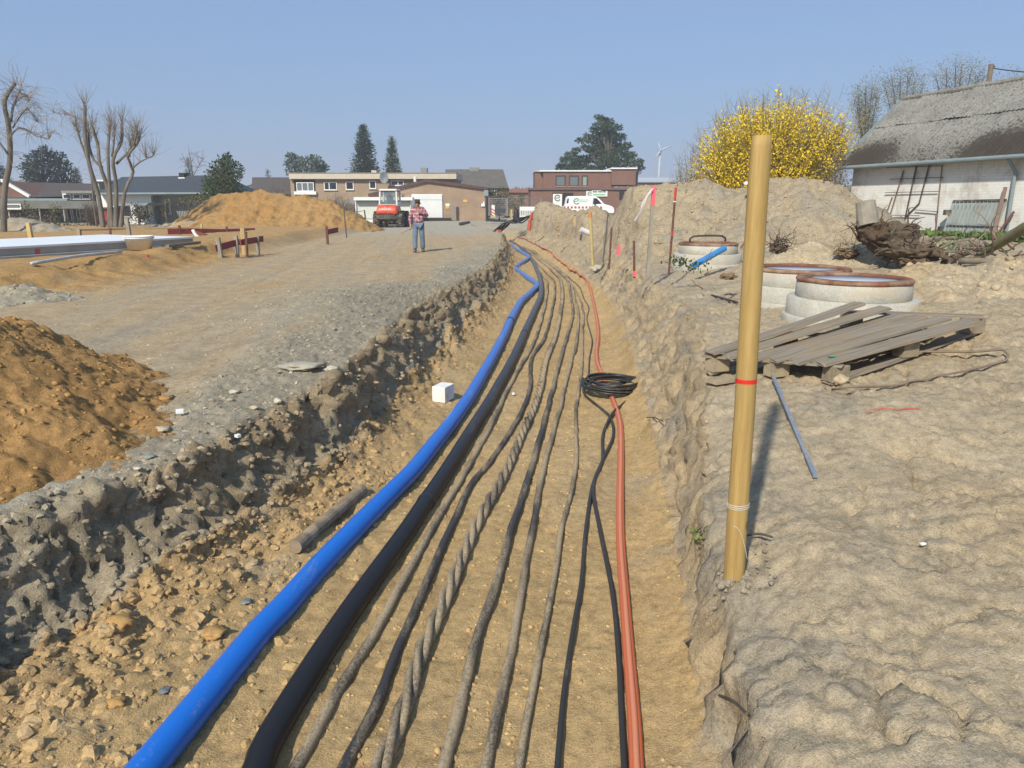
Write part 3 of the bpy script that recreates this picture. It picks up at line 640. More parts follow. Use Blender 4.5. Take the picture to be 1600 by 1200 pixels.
# orange conduit bundle
opix = [(994, 1192), (990, 1114), (977, 949), (969, 822), (970, 690), (966, 655), (959, 632), (950, 608), (941, 588), (932, 560), (934, 512), (922, 452), (905, 432), (875, 410), (850, 389), (825, 378), (808, 370)]
q = run(opix, .022, .06, sink=1.0, cap=.5); q[:, 2] = np.where(q[:, 1] > 7, np.maximum(q[:, 2], np.convolve(np.pad(GZ(q[:, 0], q[:, 1]), 3, 'edge'), np.ones(7) / 7, 'valid') + .012), q[:, 2]); t = thing('conduit_bundle', 'orange plastic conduits running along the right side of the trench', 'conduit', q[len(q) // 3])
tg = np.gradient(q, axis=0); sx_ = np.cross(tg, (0, 0, 1.)); sx_ /= np.linalg.norm(sx_, axis=1)[:, None]
for k, (o, h) in enumerate(((-.017, 0), (.017, 0), (0.0, .017))):
    MB().tube(q + sx_ * o + np.array((0, 0, h)), 0.0155, 10).build('conduit', M_orange2 if k == 2 else M_orange, t, True)
cq = []
for o in [o for o in bpy.data.objects if o.get('category') == 'cable' and o.type == 'MESH']:
    v_ = np.array([k.co[:] for k in o.data.vertices][::5]); cq.append(v_[(v_[:, 1] > 2) & (v_[:, 1] < 11)])
cq = np.concatenate(cq); i = rng.choice(len(cq), 2200); p_ = cq[i] + np.stack((rng.choice((-1, 1), 2200) * rng.gamma(2, .02, 2200), rng.normal(0, .03, 2200), np.zeros(2200)), 1); p_[:, 2] = GZ(p_[:, 0], p_[:, 1]) - .004
scatter('sand_crumbs', 'crumbs of sand pushed up along the cables', p_, sizes(2200, .004, .022, 2.6), C['floor'] * rng.uniform(.8, 1.08, (2200, 1)), smooth=True)
# coil of black cable with two loose ends
cc = PZ(957, 612, FLOOR + .05); t = thing('cable_coil', 'coiled black cable lying on the orange conduits with two loose ends', 'cable coil', cc)
for k in range(12):
    a = np.linspace(0, 2 * math.pi, 50); r0 = .36 + .035 * rng.standard_normal(); ox, oy = .022 * rng.standard_normal(2)
    zz = 0.03 + .009 * k + .022 * np.sin(a + rng.uniform(0, 6)) * rng.uniform(.3, 1) + .03
    rr = r0 * (1 + .03 * np.sin(2 * a + rng.uniform(0, 6)))
    MB().tube(np.stack((cc[0] + ox + rr * np.cos(a), cc[1] + oy + rr * .92 * np.sin(a), cc[2] + zz), 1), .0125, 8, False).build('loop', M_cabclean, t, True)
for pix in ([(911, 600), (914, 617), (937, 637), (953, 656), (958, 684), (941, 722), (927, 762), (936, 822), (957, 928), (967, 1031), (971, 1114), (975, 1192)], [(990, 606), (986, 622), (956, 654), (942, 681), (941, 722), (926, 760), (915, 833), (909, 907), (895, 990), (881, 1089), (872, 1192)]):
    q = run(pix, .019, .05, sink=1.0); q[:, 2] += .028 * np.exp(-((q[:, 1] - PZ(955, 655, FLOOR)[1]) / .25) ** 2) * (1 if pix[0][0] > 950 else .2)
    q[-6:, 2] += np.linspace(0, .08, 6)
    MB().tube(q, .0155, 10).build('cable_tail', M_cabclean, t, True)
q = run([(922, 596), (920, 590), (921, 562), (925, 532), (917, 500), (920, 482), (912, 467), (907, 452), (898, 442), (880, 427)], .010, .04, ext=.02, sink=1.4, cap=.4)
tag(MB().tube(q, .011, 7).build('cable', M_cabclean, None, True), 'thin wavy black cable behind the coil beside the orange conduit', 'cable')
# bundle of black conduits rising out of the far end
e = PZ(785, 366, FLOOR); t = thing('cable_bundle', 'black cables rising from the far end of the trench over the bank', 'cable bundle', e)
for k in range(6):
    p = [PD(768 + k * 3, 364 - k * .5, 44 + .3 * k), PD(776 + k * 3.4, 357 - k * .8, 44), PD(787 + k * 3, 349 - k * .6 - 2 * (k % 2), 43.6), PD(800 + k * 3, 344 + 2.2 * (k % 3), 43.6), PD(816 + k * 3, 340 - k * .9, 43)]
    MB().tube(catmull(p, .2), .035, 6).build('cable', M_cabclean, t, True)
M_redsh = plain('red_plastic', (.45, .09, .05), .6)
p = PD(779, 362, 43.5); tag(MB().box(p, (.3, .2, .22), .3, top=.8).build('crate', M_redsh), 'small red brown box at the far end of the trench', 'crate')
p = PD(828, 346, 38.5); tag(MB().tube([p + (-.05, 0, -.45), p, p + (.12, 0, .45)], [.10, .09, .07], 8).build('marker_tube', M_redsh), 'orange red marker tube leaning on the pointed heap', 'marker')
p = PZ(832, 372, FLOOR + .3); t = tag(MB().tube([p + (-.5, -.3, 0), p + (0, 0, .12), p + (.7, .1, .16)], .05, 7).build('pipe_offcut', M_cabclean), 'short black pipe offcut on the far trench slope', 'pipe')

# ------------------------------------------------------------ loose bits in the trench
M_white = plain('white_block', (.78, .76, .72), .85, .14, 10, bmp=.006, dirt=(.5, .4, .27), dirt_amt=.35, dirt_scale=7)
p = hit(692, 628); t = tag(MB().box(p + (0, .06, .085), (.175, .25, .19), -.38).build('block', M_white, bevel=.008), 'white foam block lying left of the blue pipe', 'block')
M_wood_old = plain('wood_old', (.20, .145, .095), .85, .4, 22, stretch=(1, .08, 1), bmp=.004, dirt=(.33, .26, .17), dirt_amt=.5, dirt_scale=9)
a, b = hit(462, 868), hit(566, 770); a[2] += .045; b[2] += .03
MBp = MB().tube(catmull([a, (a + b) / 2, b], .05), .047, 14); tag(MBp.build('pipe_offcut', plain('clay_pipe', (.26, .2, .13), .8, .3, 10, dirt=(.4, .31, .19), dirt_amt=.6, dirt_scale=5), None, False), 'old brown pipe offcut half buried in the left bank foot', 'pipe')
M_scrap = plain('white_scrap', (.78, .78, .77), .6)
for lab, u, v, s in (('white scrap lying on the grey gravel left of the bank', 282, 653, .055), ('small white shard on the gravel near the bank edge', 371, 676, .03), ('tiny white chip between the cables', 802, 620, .03)):
    p = hit(u, v); tag(MB().box(p + (0, 0, .03), (s, s * 1.3, .02), random.random()).build('scrap', M_scrap), lab, 'scrap')

# ------------------------------------------------------------ round wooden post on the brink
M_post = None
m, tt, pp = base_mat('peeled_pine', .75, 0, .25); v = coords(tt, (1, 1, .06)); n1 = noise(tt, v, 26, 6, .7); n2 = noise(tt, coords(tt, (1, 1, .5)), 5, 4)
c = mix(tt, ramp(tt, n1, [(.3, 0), (.7, 1)]), (.27, .165, .05), (.47, .325, .125)); c = mix(tt, ramp(tt, n2, [(.45, 0), (.75, .6)]), c, (.40, .30, .11))
vo = N(tt, 'ShaderNodeTexVoronoi'); vo.inputs['Scale'].default_value = 5.5; tt.links.new(coords(tt, (1.6, 1.6, .75)), vo.inputs['Vector'])
c = mix(tt, ramp(tt, vo.outputs['Distance'], [(.06, .85), (.13, 0)]), c, (.17, .09, .035))
tt.links.new(c, pp.inputs['Base Color']); bump(tt, pp, n1, .35, .006); M_post = m
pb = hit(1146, 905); top = PD(1190, 212, pb[1] + .02); top[1] = pb[1] + .02
t = thing('wooden_post', 'tall round peeled wooden post with a red stripe standing on the right trench edge', 'post', pb)
L = np.linalg.norm(top - pb); ts = np.linspace(-.25, 1, 60); ax = (top - pb)
Q = pb + ts[:, None] * ax + .004 * np.stack((perlin(ts * 6, ts * 0, s=440), perlin(ts * 6, ts * 0 + 4, s=441), 0 * ts), 1)
rr = (.0495 - .006 * ts) * (1 + .022 * perlin(ts * 9, ts * 0, s=442)); rr[-1] *= .88; 
MB().tube(Q, rr, 28).build('trunk', M_post, t, True)
f = lambda vv: (905 - vv) / (905 - 212)
def band(v0, v1, k, name, mat):
    a, b = f(v0), f(v1); MB().tube([pb + a * ax, pb + b * ax], [(.0495 - .006 * a) * k, (.0495 - .006 * b) * k], 28, False).build(name, mat, t, True)
a_ = rng.uniform(0, 6.28, 90); r_ = .045 + rng.gamma(1.6, .035, 90); p_ = np.stack((pb[0] + r_ * np.cos(a_), pb[1] + r_ * np.sin(a_), np.zeros(90)), 1); p_[:, 2] = GZ(p_[:, 0], p_[:, 1])
scatter('earth_clods', 'loose earth around the foot of the wooden post', p_, sizes(90, .004, .022, 2.2), C['rightgrey'] * rng.uniform(.8, 1.0, (90, 1)))
band(577.5, 571, 1.035, 'red_stripe', plain('red_paint', (.62, .025, .02), .5, .1))
M_string = plain('string', (.62, .60, .52), .9)
for vv in (778, 781, 784): 
    a = np.linspace(0, 2 * math.pi, 26); r = .0495 - .006 * f(vv) + .002; x, y, d = frame_of(ax); MB().tube(pb + f(vv) * ax + r * (np.cos(a)[:, None] * x + np.sin(a)[:, None] * y) + .003 * np.sin(a)[:, None] * d, .0014, 5, False).build('string_wrap', M_string, t)
a = np.array([pb + f(812) * ax + (-.03, -.042, 0), pb + f(820) * ax + (.0, -.052, 0), pb + f(850) * ax + (.03, -.05, 0), pb + f(872) * ax + (.05, -.03, 0)]); MB().tube(catmull(a, .02), .0014, 5).build('string_end', M_string, t)
for (u, v, u2, v2) in ((1165, 850, 1205, 862), (1120, 1130, 1160, 1190), (1010, 660, 1035, 675)):
    a, b = hit(u, v), hit(u2, v2); a[2] += .015; b[2] += .03; tag(MB().tube(catmull([a, (a + b) / 2 + (0, 0, .015), b], .03), .006, 6).build('root', plain('root_bark', (.11, .085, .06), .9)), {1165: 'dark twig sticking out of the bank right of the wooden post', 1120: 'thin root at the trench edge near the bottom of the picture', 1010: 'thin root hanging from the right bank by the cable coil'}[u], 'root')

# ------------------------------------------------------------ broken pallet
m, tt, pp = base_mat('weathered_board', .85, 0, .2); tc = coords(tt, (2, 2, 2)); 
uvn = N(tt, 'ShaderNodeAttribute', attribute_name='grain'); n1 = noise(tt, uvn.outputs['Color'], 5, 8, .75); n2 = noise(tt, coords(tt), 3.2, 4)
c = mix(tt, ramp(tt, n1, [(.3, 0), (.68, 1)]), (.125, .10, .075), (.33, .285, .215)); c = mix(tt, ramp(tt, n2, [(.52, 0), (.7, .55)]), c, (.30, .21, .12))
tt.links.new(c, pp.inputs['Base Color']); bump(tt, pp, n1, .6, .004); M_board = m
def plank(p0, p1, w, th, par, name='plank', up=(0, 0, 1), mat=None, nseg=10, warp=.0):
    """a board with split ends; grain runs along it"""
    p0, p1 = np.array(p0, float), np.array(p1, float); d = p1 - p0; Ln = np.linalg.norm(d); d /= Ln
    u = np.array(up, float); u -= d * (u @ d); u /= np.linalg.norm(u); x = np.cross(d, u); V = []; Gr = []; k0 = rng.uniform(0, 50)
    for i in range(nseg + 1):
        q = i / nseg
        for (a, b) in ((-.5, 0), (-.18, .01), (.2, .0), (.5, 0), (.5, -1), (-.5, -1)):
            jag = (rng.uniform(-.02, .015) if i in (0, nseg) else 0)
            V.append(p0 + d * (q * Ln + jag) + x * (a * w + rng.uniform(-.0015, .0015)) + u * (b * th + warp * math.sin(q * 3.1) + (rng.uniform(-.001, .001)))); Gr.append((q * Ln * .5 + k0, a * w * 14, b * th * 14 + k0))
    F = []
    for i in range(nseg):
        for j in range(6): F.append((i * 6 + j, i * 6 + (j + 1) % 6, (i + 1) * 6 + (j + 1) % 6, (i + 1) * 6 + j))
    F += [(5, 4, 3, 2, 1, 0), tuple(nseg * 6 + j for j in range(6))]
    m = MB().add(V, F); o = m.build(name, mat or M_board, par); set_color(o.data, np.array(Gr), 'grain'); return o
nr, lf, fr = hit(1298, 604), hit(1098, 590), hit(1532, 521)
t = thing('pallet', 'broken grey wooden pallet lying in front of the manhole rings', 'pallet', nr)
A = lf - nr; B = fr - nr; Au, Bu = A / np.linalg.norm(A), B / np.linalg.norm(B); print('pallet', nr, np.linalg.norm(A), np.linalg.norm(B))
H = .165; S = lambda a, b, h: nr + A * a + B * b + np.array((0, 0, h))
M_block = plain('pallet_block', (.25, .205, .14), .85, .35, 18, bmp=.003, dirt=(.38, .31, .2), dirt_amt=.6)
rzb = math.atan2(Bu[1], Bu[0])
for a in (.03, .47, .95):
    for b in (.05, .5, .96):
        MB().box(S(a, b, .065), (.17, .12, .13), rzb).build('block', M_block, t, bevel=.004)
for b in (.03, .5, .97): plank(S(-.03, b, .148), S(1.04, b, .148), .12, .02, t, 'crossboard')
for a in (.03, .95): plank(S(a, 0, .012), S(a, 1, .012), .10, .02, t, 'bottom_board')
zk = lambda u, v, z: PZ(u, v, z)
def deck(front_frac, ue, ve, ze, w, z0=.171, back=-.02):
    o0 = S(0, 0, z0 + ze); nn = np.cross(A, B); a_, b_ = ray(ue, ve); rr0 = np.array((0, 0, CAMZ)); rd = np.array((a_, 1, b_)); p1 = rr0 + rd * (((o0 - rr0) @ nn) / (rd @ nn)); p0 = S(front_frac, back, z0); p0 = p0 + (0, 0, rng.uniform(-.002, .006)); plank(p0, p1, w, .021, t, warp=rng.uniform(-.012, .016), up=np.array((rng.uniform(-.05, .05), rng.uniform(-.05, .05), 1))); print('deck', np.linalg.norm(p1 - p0))
deck(.94, 1343, 472, .10, .16, .190); deck(.78, 1384, 479, .06, .14, .182); deck(.60, 1404, 490, 0, .17, .171); deck(.43, 1440, 493, .0, .16, .175); deck(.26, 1474, 496, .0, .15, .172); deck(.08, 1520, 500, .0, .17, .176)
MB().box(S(.1, .1, .1745), (.13, .05, .001), rzb).build('green_mark', plain('green_paint', (.10, .36, .2), .7, .3), t)
M_strap = plain('rusty_strap', (.21, .155, .11), .75, .3, 20)
pth = [hit(*k) + (0, 0, .02) for k in ((1300, 612), (1330, 618), (1400, 606), (1480, 592), (1540, 578), (1572, 569))] + [hit(*k) + (0, 0, .05) for k in ((1566, 561), (1520, 558), (1440, 558), (1360, 560))]
qs = catmull(pth, .05); qs[:, 2] = np.maximum(GZ(qs[:, 0], qs[:, 1]) + .012, qs[:, 2] - .01)
tag(MB().tube(qs, .010, 6).build('metal_strap', M_strap, None, True), 'bent rusty strap looping out from under the pallet', 'strap')
a, b = hit(1206, 606), hit(1273, 752); q_ = a + (b - a) * np.linspace(0, 1, 20)[:, None]; a[2] += (GZ(q_[:, 0], q_[:, 1]) - q_[:, 2]).max() + .0; b[2] += .0; tag(MB().beam(a + (0, 0, .035), b + (0, 0, .015), .026, .018).build('steel_bar', plain('painted_bar', (.19, .23, .29), .5, .3, 30, dirt=(.36, .29, .2), dirt_amt=.4)), 'blue grey steel bar lying on the right bank beside the post', 'bar')
a, b = hit(1112, 464), hit(1152, 478); tag(MB().tube([a + (0, 0, .03), b + (0, 0, .02)], .014, 8).build('iron_bar', plain('rusty_iron', (.075, .06, .055), .8, .3)), 'short dark iron bar behind the wooden post', 'bar')
a, b = hit(1352, 647), hit(1436, 643); qs = catmull([a, (a + b) / 2, b], .03); qs[:, 2] = GZ(qs[:, 0], qs[:, 1]) + .002 * np.sin(np.arange(len(qs)))
tag(MB().tube(qs, .004, 5).build('tape_shred', plain('red_tape', (.5, .09, .06), .6)), 'thin red shred of tape half buried in the right bank', 'tape')
a = hit(1125, 600); tag(MB().box(a + (0, .0, .02), (.22, .14, .025), .5).build('board_scrap', M_block), 'small board scrap under the left end of the pallet', 'board')

# ------------------------------------------------------------ manhole rings
m, tt, pp = base_mat('concrete', .85, 0, .25); v = coords(tt); n1 = noise(tt, v, 3, 6, .65); n2 = noise(tt, v, 40, 4, .7)
c = mix(tt, ramp(tt, n1, [(.3, 0), (.7, 1)]), (.36, .345, .29), (.52, .50, .43)); c = mix(tt, 1, c, ramp(tt, n2, [(.3, .82), (.7, 1.1)]), 'MULTIPLY'); c = mix(tt, ramp(tt, noise(tt, coords(tt, (1, 1, 3)), 2.2, 5), [(.52, 0), (.68, .7)]), c, (.44, .36, .23))
tt.links.new(c, pp.inputs['Base Color']); bump(tt, pp, n2, .3, .006); M_conc = m
M_gask = plain('rust_gasket', (.20, .085, .05), .85, .4, 9, bmp=.006, dirt=(.33, .23, .15), dirt_amt=.55)
M_lid = plain('pale_lid', (.50, .53, .53), .6, .1, 3)
def ring(u, v, d, label, rz, gm=M_gask):
    p = PD(u, v, d); p[2] -= .40; t = thing('manhole_ring', label, 'manhole', p, rz, 'concrete manhole rings on the right bank'); n = 56
    MB().lathe([(.10, -.30), (.70, -.30), (.71, -.02), (.70, .0), (.66, .005), (.66, -.1)], n, p).build('base_flange', M_conc, t, True)
    def rg(r0, r1, z0, z1, nm, mt, ir=.44, wob=0):
        q = MB().lathe([(ir, z0), (r0 - .012, z0), (r0, z0 + .012), (r1, z1 - .014), (r1 - .014, z1), (ir, z1)], n, p, True)
        if wob:
            V = q.v[0]; a = np.arctan2(V[:, 1] - p[1], V[:, 0] - p[0]); V[:, 2] += wob * perlin(a * 2.5 + u, a * 0, s=450) * (np.hypot(V[:, 0] - p[0], V[:, 1] - p[1]) > ir + .02); q.v[0] = V
        q.build(nm, mt, t, True)
    rg(.672, .665, -.12, .19, 'lower_ring', M_conc); rg(.585, .578, .185, .363, 'upper_ring', M_conc); rg(.588, .586, .355, .402, 'gasket', gm, .475, .012)
    MB().lathe([(0.001, .37), (.474, .37), (.474, .355)], n, p).build('cover', M_lid, t, True)
    return t
ring(1334.5, 433, 8.0, 'front manhole ring with a thick rust red rim directly behind the pallet', .3)
ring(1253, 417.5, 9.4, 'middle manhole ring with chipped rim partly hidden behind the wooden post', 1.7)
r3 = ring(1107, 379, 15.1, 'rear manhole ring at the foot of the spoil heap with a lifting bar', 2.9)
p3 = np.array(r3.location); MB().tube(catmull([p3 + (-.42, -.2, .43), p3 + (-.36, -.2, .53), p3 + (.2, -.25, .54), p3 + (.28, -.2, .44)], .06), .02, 7).build('lifting_bar', M_cabclean, r3, True)
a, b = PD(1085, 410, 13.2), PD(1132, 388, 13.8); tag(MB().tube([a + (0, 0, -.05), b], .056, 14).build('pipe_offcut', muddy('blue_offcut', (.03, .21, .50), (.5, .45, .38), .2, .4)), 'bright blue pipe offcut leaning against the rear manhole ring', 'pipe')

# ------------------------------------------------------------ stakes and rods
M_stakew = plain('stake_wood', (.46, .33, .155), .8, .25, 16, stretch=(1, 1, .2)); M_staker = plain('rod_rust', (.15, .065, .045), .8, .4, 15); M_stakeg = plain('stake_grey', (.30, .265, .21), .85, .3, 18, stretch=(1, 1, .2))
M_pink = plain('pink_paint', (.85, .13, .16), .6, .1); M_rod = plain('rod_grey', (.13, .115, .10), .7, .3); M_ylw = plain('yellow_stake', (.46, .36, .15), .7, .2); M_rw = plain('red_lacquer', (.52, .06, .045), .5, .2)
def stake(name, label, ut, vt, ub, vb, r, mat, cat='stake', square=True, d=None, n=8, build=True, cap=None, capn='painted_tip', capf=.2):
    b = hit(ub, vb) if d is None else PD(ub, vb, d); tp = PD(ut, vt, b[1]); dd = (tp - b); b0 = b - dd * .12
    t = thing(name, label, cat, b)
    sp = lambda f0, f1, k: (MB().beam(b + dd * f0, b + dd * f1, 2 * r * k, 2 * r * k) if square else MB().cyl(b + dd * f0, b + dd * f1, r * k, r * k, n))
    if cap is None: sp(-.12, 1, 1).build('shaft', mat, t)
    else: sp(-.12, 1 - capf, 1).build('shaft', mat, t); sp(1 - capf, 1, 1.12).build(capn, cap, t)
    return t, b, tp
stake('yellow_stake', 'yellow wooden stake with an orange top on the right trench side', 922, 332, 926, 408, .04, M_ylw, square=False, cap=plain('orange_tip', (.62, .24, .08), .7), capf=.1, d=19)
stake('steel_rod', 'thin dark rod leaning left of the shorter rod', 950, 333, 943, 402, .018, M_rod, 'rod', False, d=16.5)
stake('steel_rod', 'thin dark rod between the leaning rod and the red flagged rod', 955.5, 356, 952, 414, .02, M_staker, 'rod', False, d=16)
stake('steel_rod', 'short rusty rod with a pink foot in front of the spoil heap', 990.5, 376, 991, 428, .02, M_staker, 'rod', False, d=12.7)[0]
p = PD(991.5, 428, 12.6); tag(MB().box(p, (.05, .04, .09), .2).build('paint_marker', M_pink), 'pink paint marker at the foot of the short rusty rod', 'marker')
t, b, tp = stake('survey_stake', 'grey survey stake with a pink top and white ribbon', 1022, 291, 1012.5, 419, .028, M_stakeg, d=12.9, cap=M_pink, capf=.225)
M_rib = plain('white_ribbon', (.72, .68, .68), .7, .15)
for k in range(4):
    a = tp + np.array((-.04, -.04, -.04)); z = np.linspace(0, 1, 9); x = -.18 * z ** .8 - .03 * k * z + .015 * np.sin(z * 7 + k)
    L_ = .38 + .05 * k; c = np.stack((a[0] + x, a[1] - .02 * k + .03 * np.sin(z * 5 + k), a[2] - L_ * z), 1); V = np.concatenate((c + (-.02, 0, 0), c + (.02, .01, .01))); F = [(i, i + 1, i + 10, i + 9) for i in range(8)]
    MB().add(V, F).build('ribbon', M_rib, t)
t, b, tp = stake('steel_rod', 'tall rusty rod with red and white painted top beside the rear manhole ring', 1056, 293, 1046, 414, .019, M_staker, 'rod', False, d=12.9, cap=M_rw, capf=.16)
dd = tp - b; MB().cyl(b + dd * .815, b + dd * .83, .026, .026, 8).build('white_band', M_scrap, t); MB().cyl(b + dd * .38, b + dd * .44, .023, .023, 8).build('red_band', M_rw, t)
stake('paint_marker', 'small pink marking stake on the slope left of the grey survey stake', 967, 384, 966, 397, .035, M_pink, 'marker', d=17)
stake('wooden_stake', 'short pale stake on the slope behind the yellow stake', 897.5, 339, 897.5, 352, .05, M_stakew, d=31)
stake('wooden_stake', 'thin grey stake beside the far trench bend', 861, 335, 861, 372, .03, M_stakeg, d=30)
p = PD(915, 362, 20); tag(MB().cyl(p + (-.13, 0, .06), p + (.13, .05, -.05), .075, .075, 12).build('tube_offcut', plain('white_tube', (.62, .6, .58), .6)), 'short whitish tube stuck in the slope beside the yellow stake', 'pipe')
# root clumps and weeds
M_root = plain('root_wood', (.12, .085, .055), .9, .4, 12); M_rootsoil = soil_mat('root_soil', .8, .35)
def lump(name, c, s, colr, par, n=3, k=.35, seed=0):
    import bmesh
    bm = bmesh.new(); bmesh.ops.create_icosphere(bm, subdivisions=n + 1, radius=1); v = np.array([q.co[:] for q in bm.verts]); f = [[q.index for q in kk.verts] for kk in bm.faces]; bm.free()
    v = v * (1 + k * fbm(v[:, 0] * 1.4 + seed, v[:, 1] * 1.4, v[:, 2] * 1.4, 500 + seed, 4, .65))[:, None] * np.array(s); me = MB().add(v + np.array(c), f).build(name, M_rootsoil, par)
    set_color(me.data, np.tile(np.array(colr), (len(v), 1))); return me
def roots(par, c, n, L0, L1, r, upb=.2, name='root', sd=0, mat=None, box=(1, 1, 1)):
    g_ = np.random.default_rng(sd)
    for i in range(n):
        a = g_.uniform(0, 6.28); d = np.array((math.cos(a), math.sin(a) * .8, g_.uniform(-.25, .6) + upb)); d /= np.linalg.norm(d); L_ = g_.uniform(L0, L1)
        p = [np.array(c) + g_.uniform(-1, 1, 3) * np.array(box) * .5]
        for k in range(5): d = d + .45 * g_.standard_normal(3); d /= np.linalg.norm(d); p.append(p[-1] + d * L_ / 5)
        q = catmull(p, L_ / 12); MB().tube(q, np.linspace(r * g_.uniform(.5, 1), r * .2, len(q)), 6).build(name, mat or M_root, par, True)
sp_ = PD(1388, 380, 12.2); sp_[2] = G(*sp_[:2])
t = thing('tree_stump', 'uprooted tree stump with dark root ball and grey sawn trunk', 'tree stump', sp_)
c1 = PD(1364, 361, 12.2); lump('root_ball', c1, (.24, .28, .22), (.10, .07, .045), t, seed=3); c2 = PD(1395, 376, 12.2); lump('root_ball', c2, (.38, .3, .27), (.13, .10, .07), t, seed=5, k=.45); c3 = PD(1425, 397, 12.0); lump('root_ball', c3, (.36, .28, .18), (.12, .09, .06), t, seed=8, k=.5)
a, b = PD(1357, 352, 12.1), PD(1352, 316, 12.2); MB().tube([a, (a + b) / 2, b], [.17, .165, .15], 14).build('trunk', plain('sawn_trunk', (.27, .24, .19), .9, .3, 8), t, False)
roots(t, c1, 26, .25, .5, .02, .1, sd=1, box=(.4, .3, .3)); roots(t, c2, 34, .25, .6, .024, .1, sd=2, box=(.6, .3, .3)); roots(t, c3, 30, .3, .7, .022, 0, sd=3, box=(.7, .3, .2))
p = PD(1216, 383, 14.2); t = thing('root_clump', 'brown clump of torn roots right of the wooden post at the heap foot', 'roots', p); lump('soil_ball', p + (0, 0, -.06), (.15, .13, .10), (.12, .09, .06), t, seed=11, k=.6); roots(t, p, 46, .2, .5, .011, .3, sd=4, box=(.3, .2, .2))
p = PD(1322, 388, 12.8); t = thing('root_clump', 'pale straw like roots on the white sand left of the stump', 'roots', p); lump('soil_ball', p + (0, 0, -.07), (.18, .13, .08), (.20, .15, .09), t, seed=14, k=.6); roots(t, p, 46, .2, .45, .007, .4, sd=5, box=(.35, .2, .15), mat=plain('straw_root', (.3, .23, .13), .9))
p = PD(1138, 425, 10.6); t = thing('root_clump', 'small reddish root sticking out of the bank below the rear manhole ring', 'roots', p); lump('soil_ball', p + (0, 0, -.06), (.12, .1, .05), (.25, .17, .1), t, seed=17); roots(t, p, 7, .15, .3, .014, .2, sd=6, mat=plain('red_root', (.2, .10, .055), .9))
M_moss = plain('mossy_bark', (.17, .16, .07), .9, .4, 7, dirt=(.25, .22, .15), dirt_amt=.5); M_bark = plain('dead_bark', (.23, .19, .135), .9, .4, 10, bmp=.01)
def log(label, u0, v0, d0, u1, v1, d1, r0, r1, mat, bend=.05):
    a, b = PD(u0, v0, d0), PD(u1, v1, d1); mid = (a + b) / 2 + np.array((0, 0, bend)); q = catmull([a, mid, b], .12); tag(MB().tube(q, np.linspace(r0, r1, len(q)) * (1 + .12 * perlin(np.arange(len(q)) * .7, np.zeros(len(q)) + u0, s=460)), 10).build('log', mat, None, True), label, 'log')
log('long mossy green log rising to the right edge', 1528, 401, 11.5, 1640, 335, 10.0, .06, .09, M_moss, .02)
log('curved bark slab lying in front of the leaning gate', 1484, 388, 13, 1552, 392, 12.5, .10, .08, M_bark, .12)
log('dark log sloping below the curved bark slab', 1476, 412, 11.8, 1532, 388, 12.4, .07, .05, M_root, .04)
log('thin grey log lying low at the foot of the mossy log', 1500, 408, 11.4, 1566, 413, 10.9, .05, .04, M_bark, .03)
log('grey branch lying right of the stump', 1436, 378, 12.8, 1496, 372, 13.2, .04, .03, M_bark, .03)
log('brown branch between the stump and the logs', 1420, 392, 12, 1482, 404, 11.7, .06, .04, M_root, .05)
p = PD(1490, 390, 12.2); t = thing('brushwood', 'tangle of dead branches behind the logs', 'branches', p); roots(t, p, 26, .5, 1.2, .02, .0, 'branch', 7, M_bark, (1.6, .6, .15)); roots(t, PD(1560, 395, 11.5), 14, .4, 1.0, .02, .0, 'branch', 8, M_root, (1.0, .6, .15))
M_leafg = plain('weed_leaf', (.06, .085, .03), .8, .3); M_leafp = plain('pale_leaf', (.22, .26, .13), .8, .3)
def leaves(name, par, c, rad, n, size, mat, sd=0, up=.3, stuff=None):
    g_ = np.random.default_rng(sd); c = np.array(c); pts = c + g_.standard_normal((n, 3)) * np.array(rad); return quads(name, pts, size, mat, par, g_, up)
def quads(name, pts, size, mat, par, g_, up=.3, jit=.4):
    n = len(pts); d1 = g_.standard_normal((n, 3)); d1 /= np.linalg.norm(d1, axis=1)[:, None]; d2 = g_.standard_normal((n, 3)); d2[:, 2] += up; d2 -= d1 * (d1 * d2).sum(1)[:, None]; d2 /= np.linalg.norm(d2, axis=1)[:, None]
    s = size * g_.uniform(1 - jit, 1 + jit, (n, 1)); V = np.stack((pts - d1 * s, pts - d2 * s * .55, pts + d1 * s, pts + d2 * s * .55), 1).reshape(-1, 3); F = np.arange(4 * n).reshape(-1, 4)
    if par is not None and par.name in XF: V = V - XF[par.name][0]
    me = fast_mesh(name, V, F, False); return link(name, me, mat, par)
for lab, u, v, sd in (('small green weed at the foot of the blue pipe offcut', 1062, 410, 1), ('dark green weed right of the blue pipe offcut foot', 1084, 418, 2)):
    p = PD(u, v, 12.3); t = thing('weed', lab, 'weed', p); leaves('leaves', t, p + (0, 0, .02), (.12, .06, .05), 70, .03, M_leafg, sd); MB().tube([p + (0, 0, -.1), p + (0, 0, .06)], .006, 5).build('stem', M_root, t)
p = PD(1468, 388, 12.6); t = thing('weed', 'pale green weed growing among the logs', 'weed', p); leaves('leaves', t, p + (0, 0, .03), (.25, .15, .08), 160, .035, M_leafp, 3); MB().tube([p + (0, 0, -.2), p + (0, 0, .06)], .006, 5).build('stem', M_root, t)
p = hit(1092, 882); t = thing('weed', 'tuft of grass on the trench side left of the wooden post', 'weed', p); leaves('leaves', t, p + (0, 0, .02), (.035, .03, .02), 34, .02, plain('grass_blade', (.17, .19, .06), .8), 4, 1); MB().tube([p, p + (0, 0, .03)], .003, 5).build('stem', M_root, t)
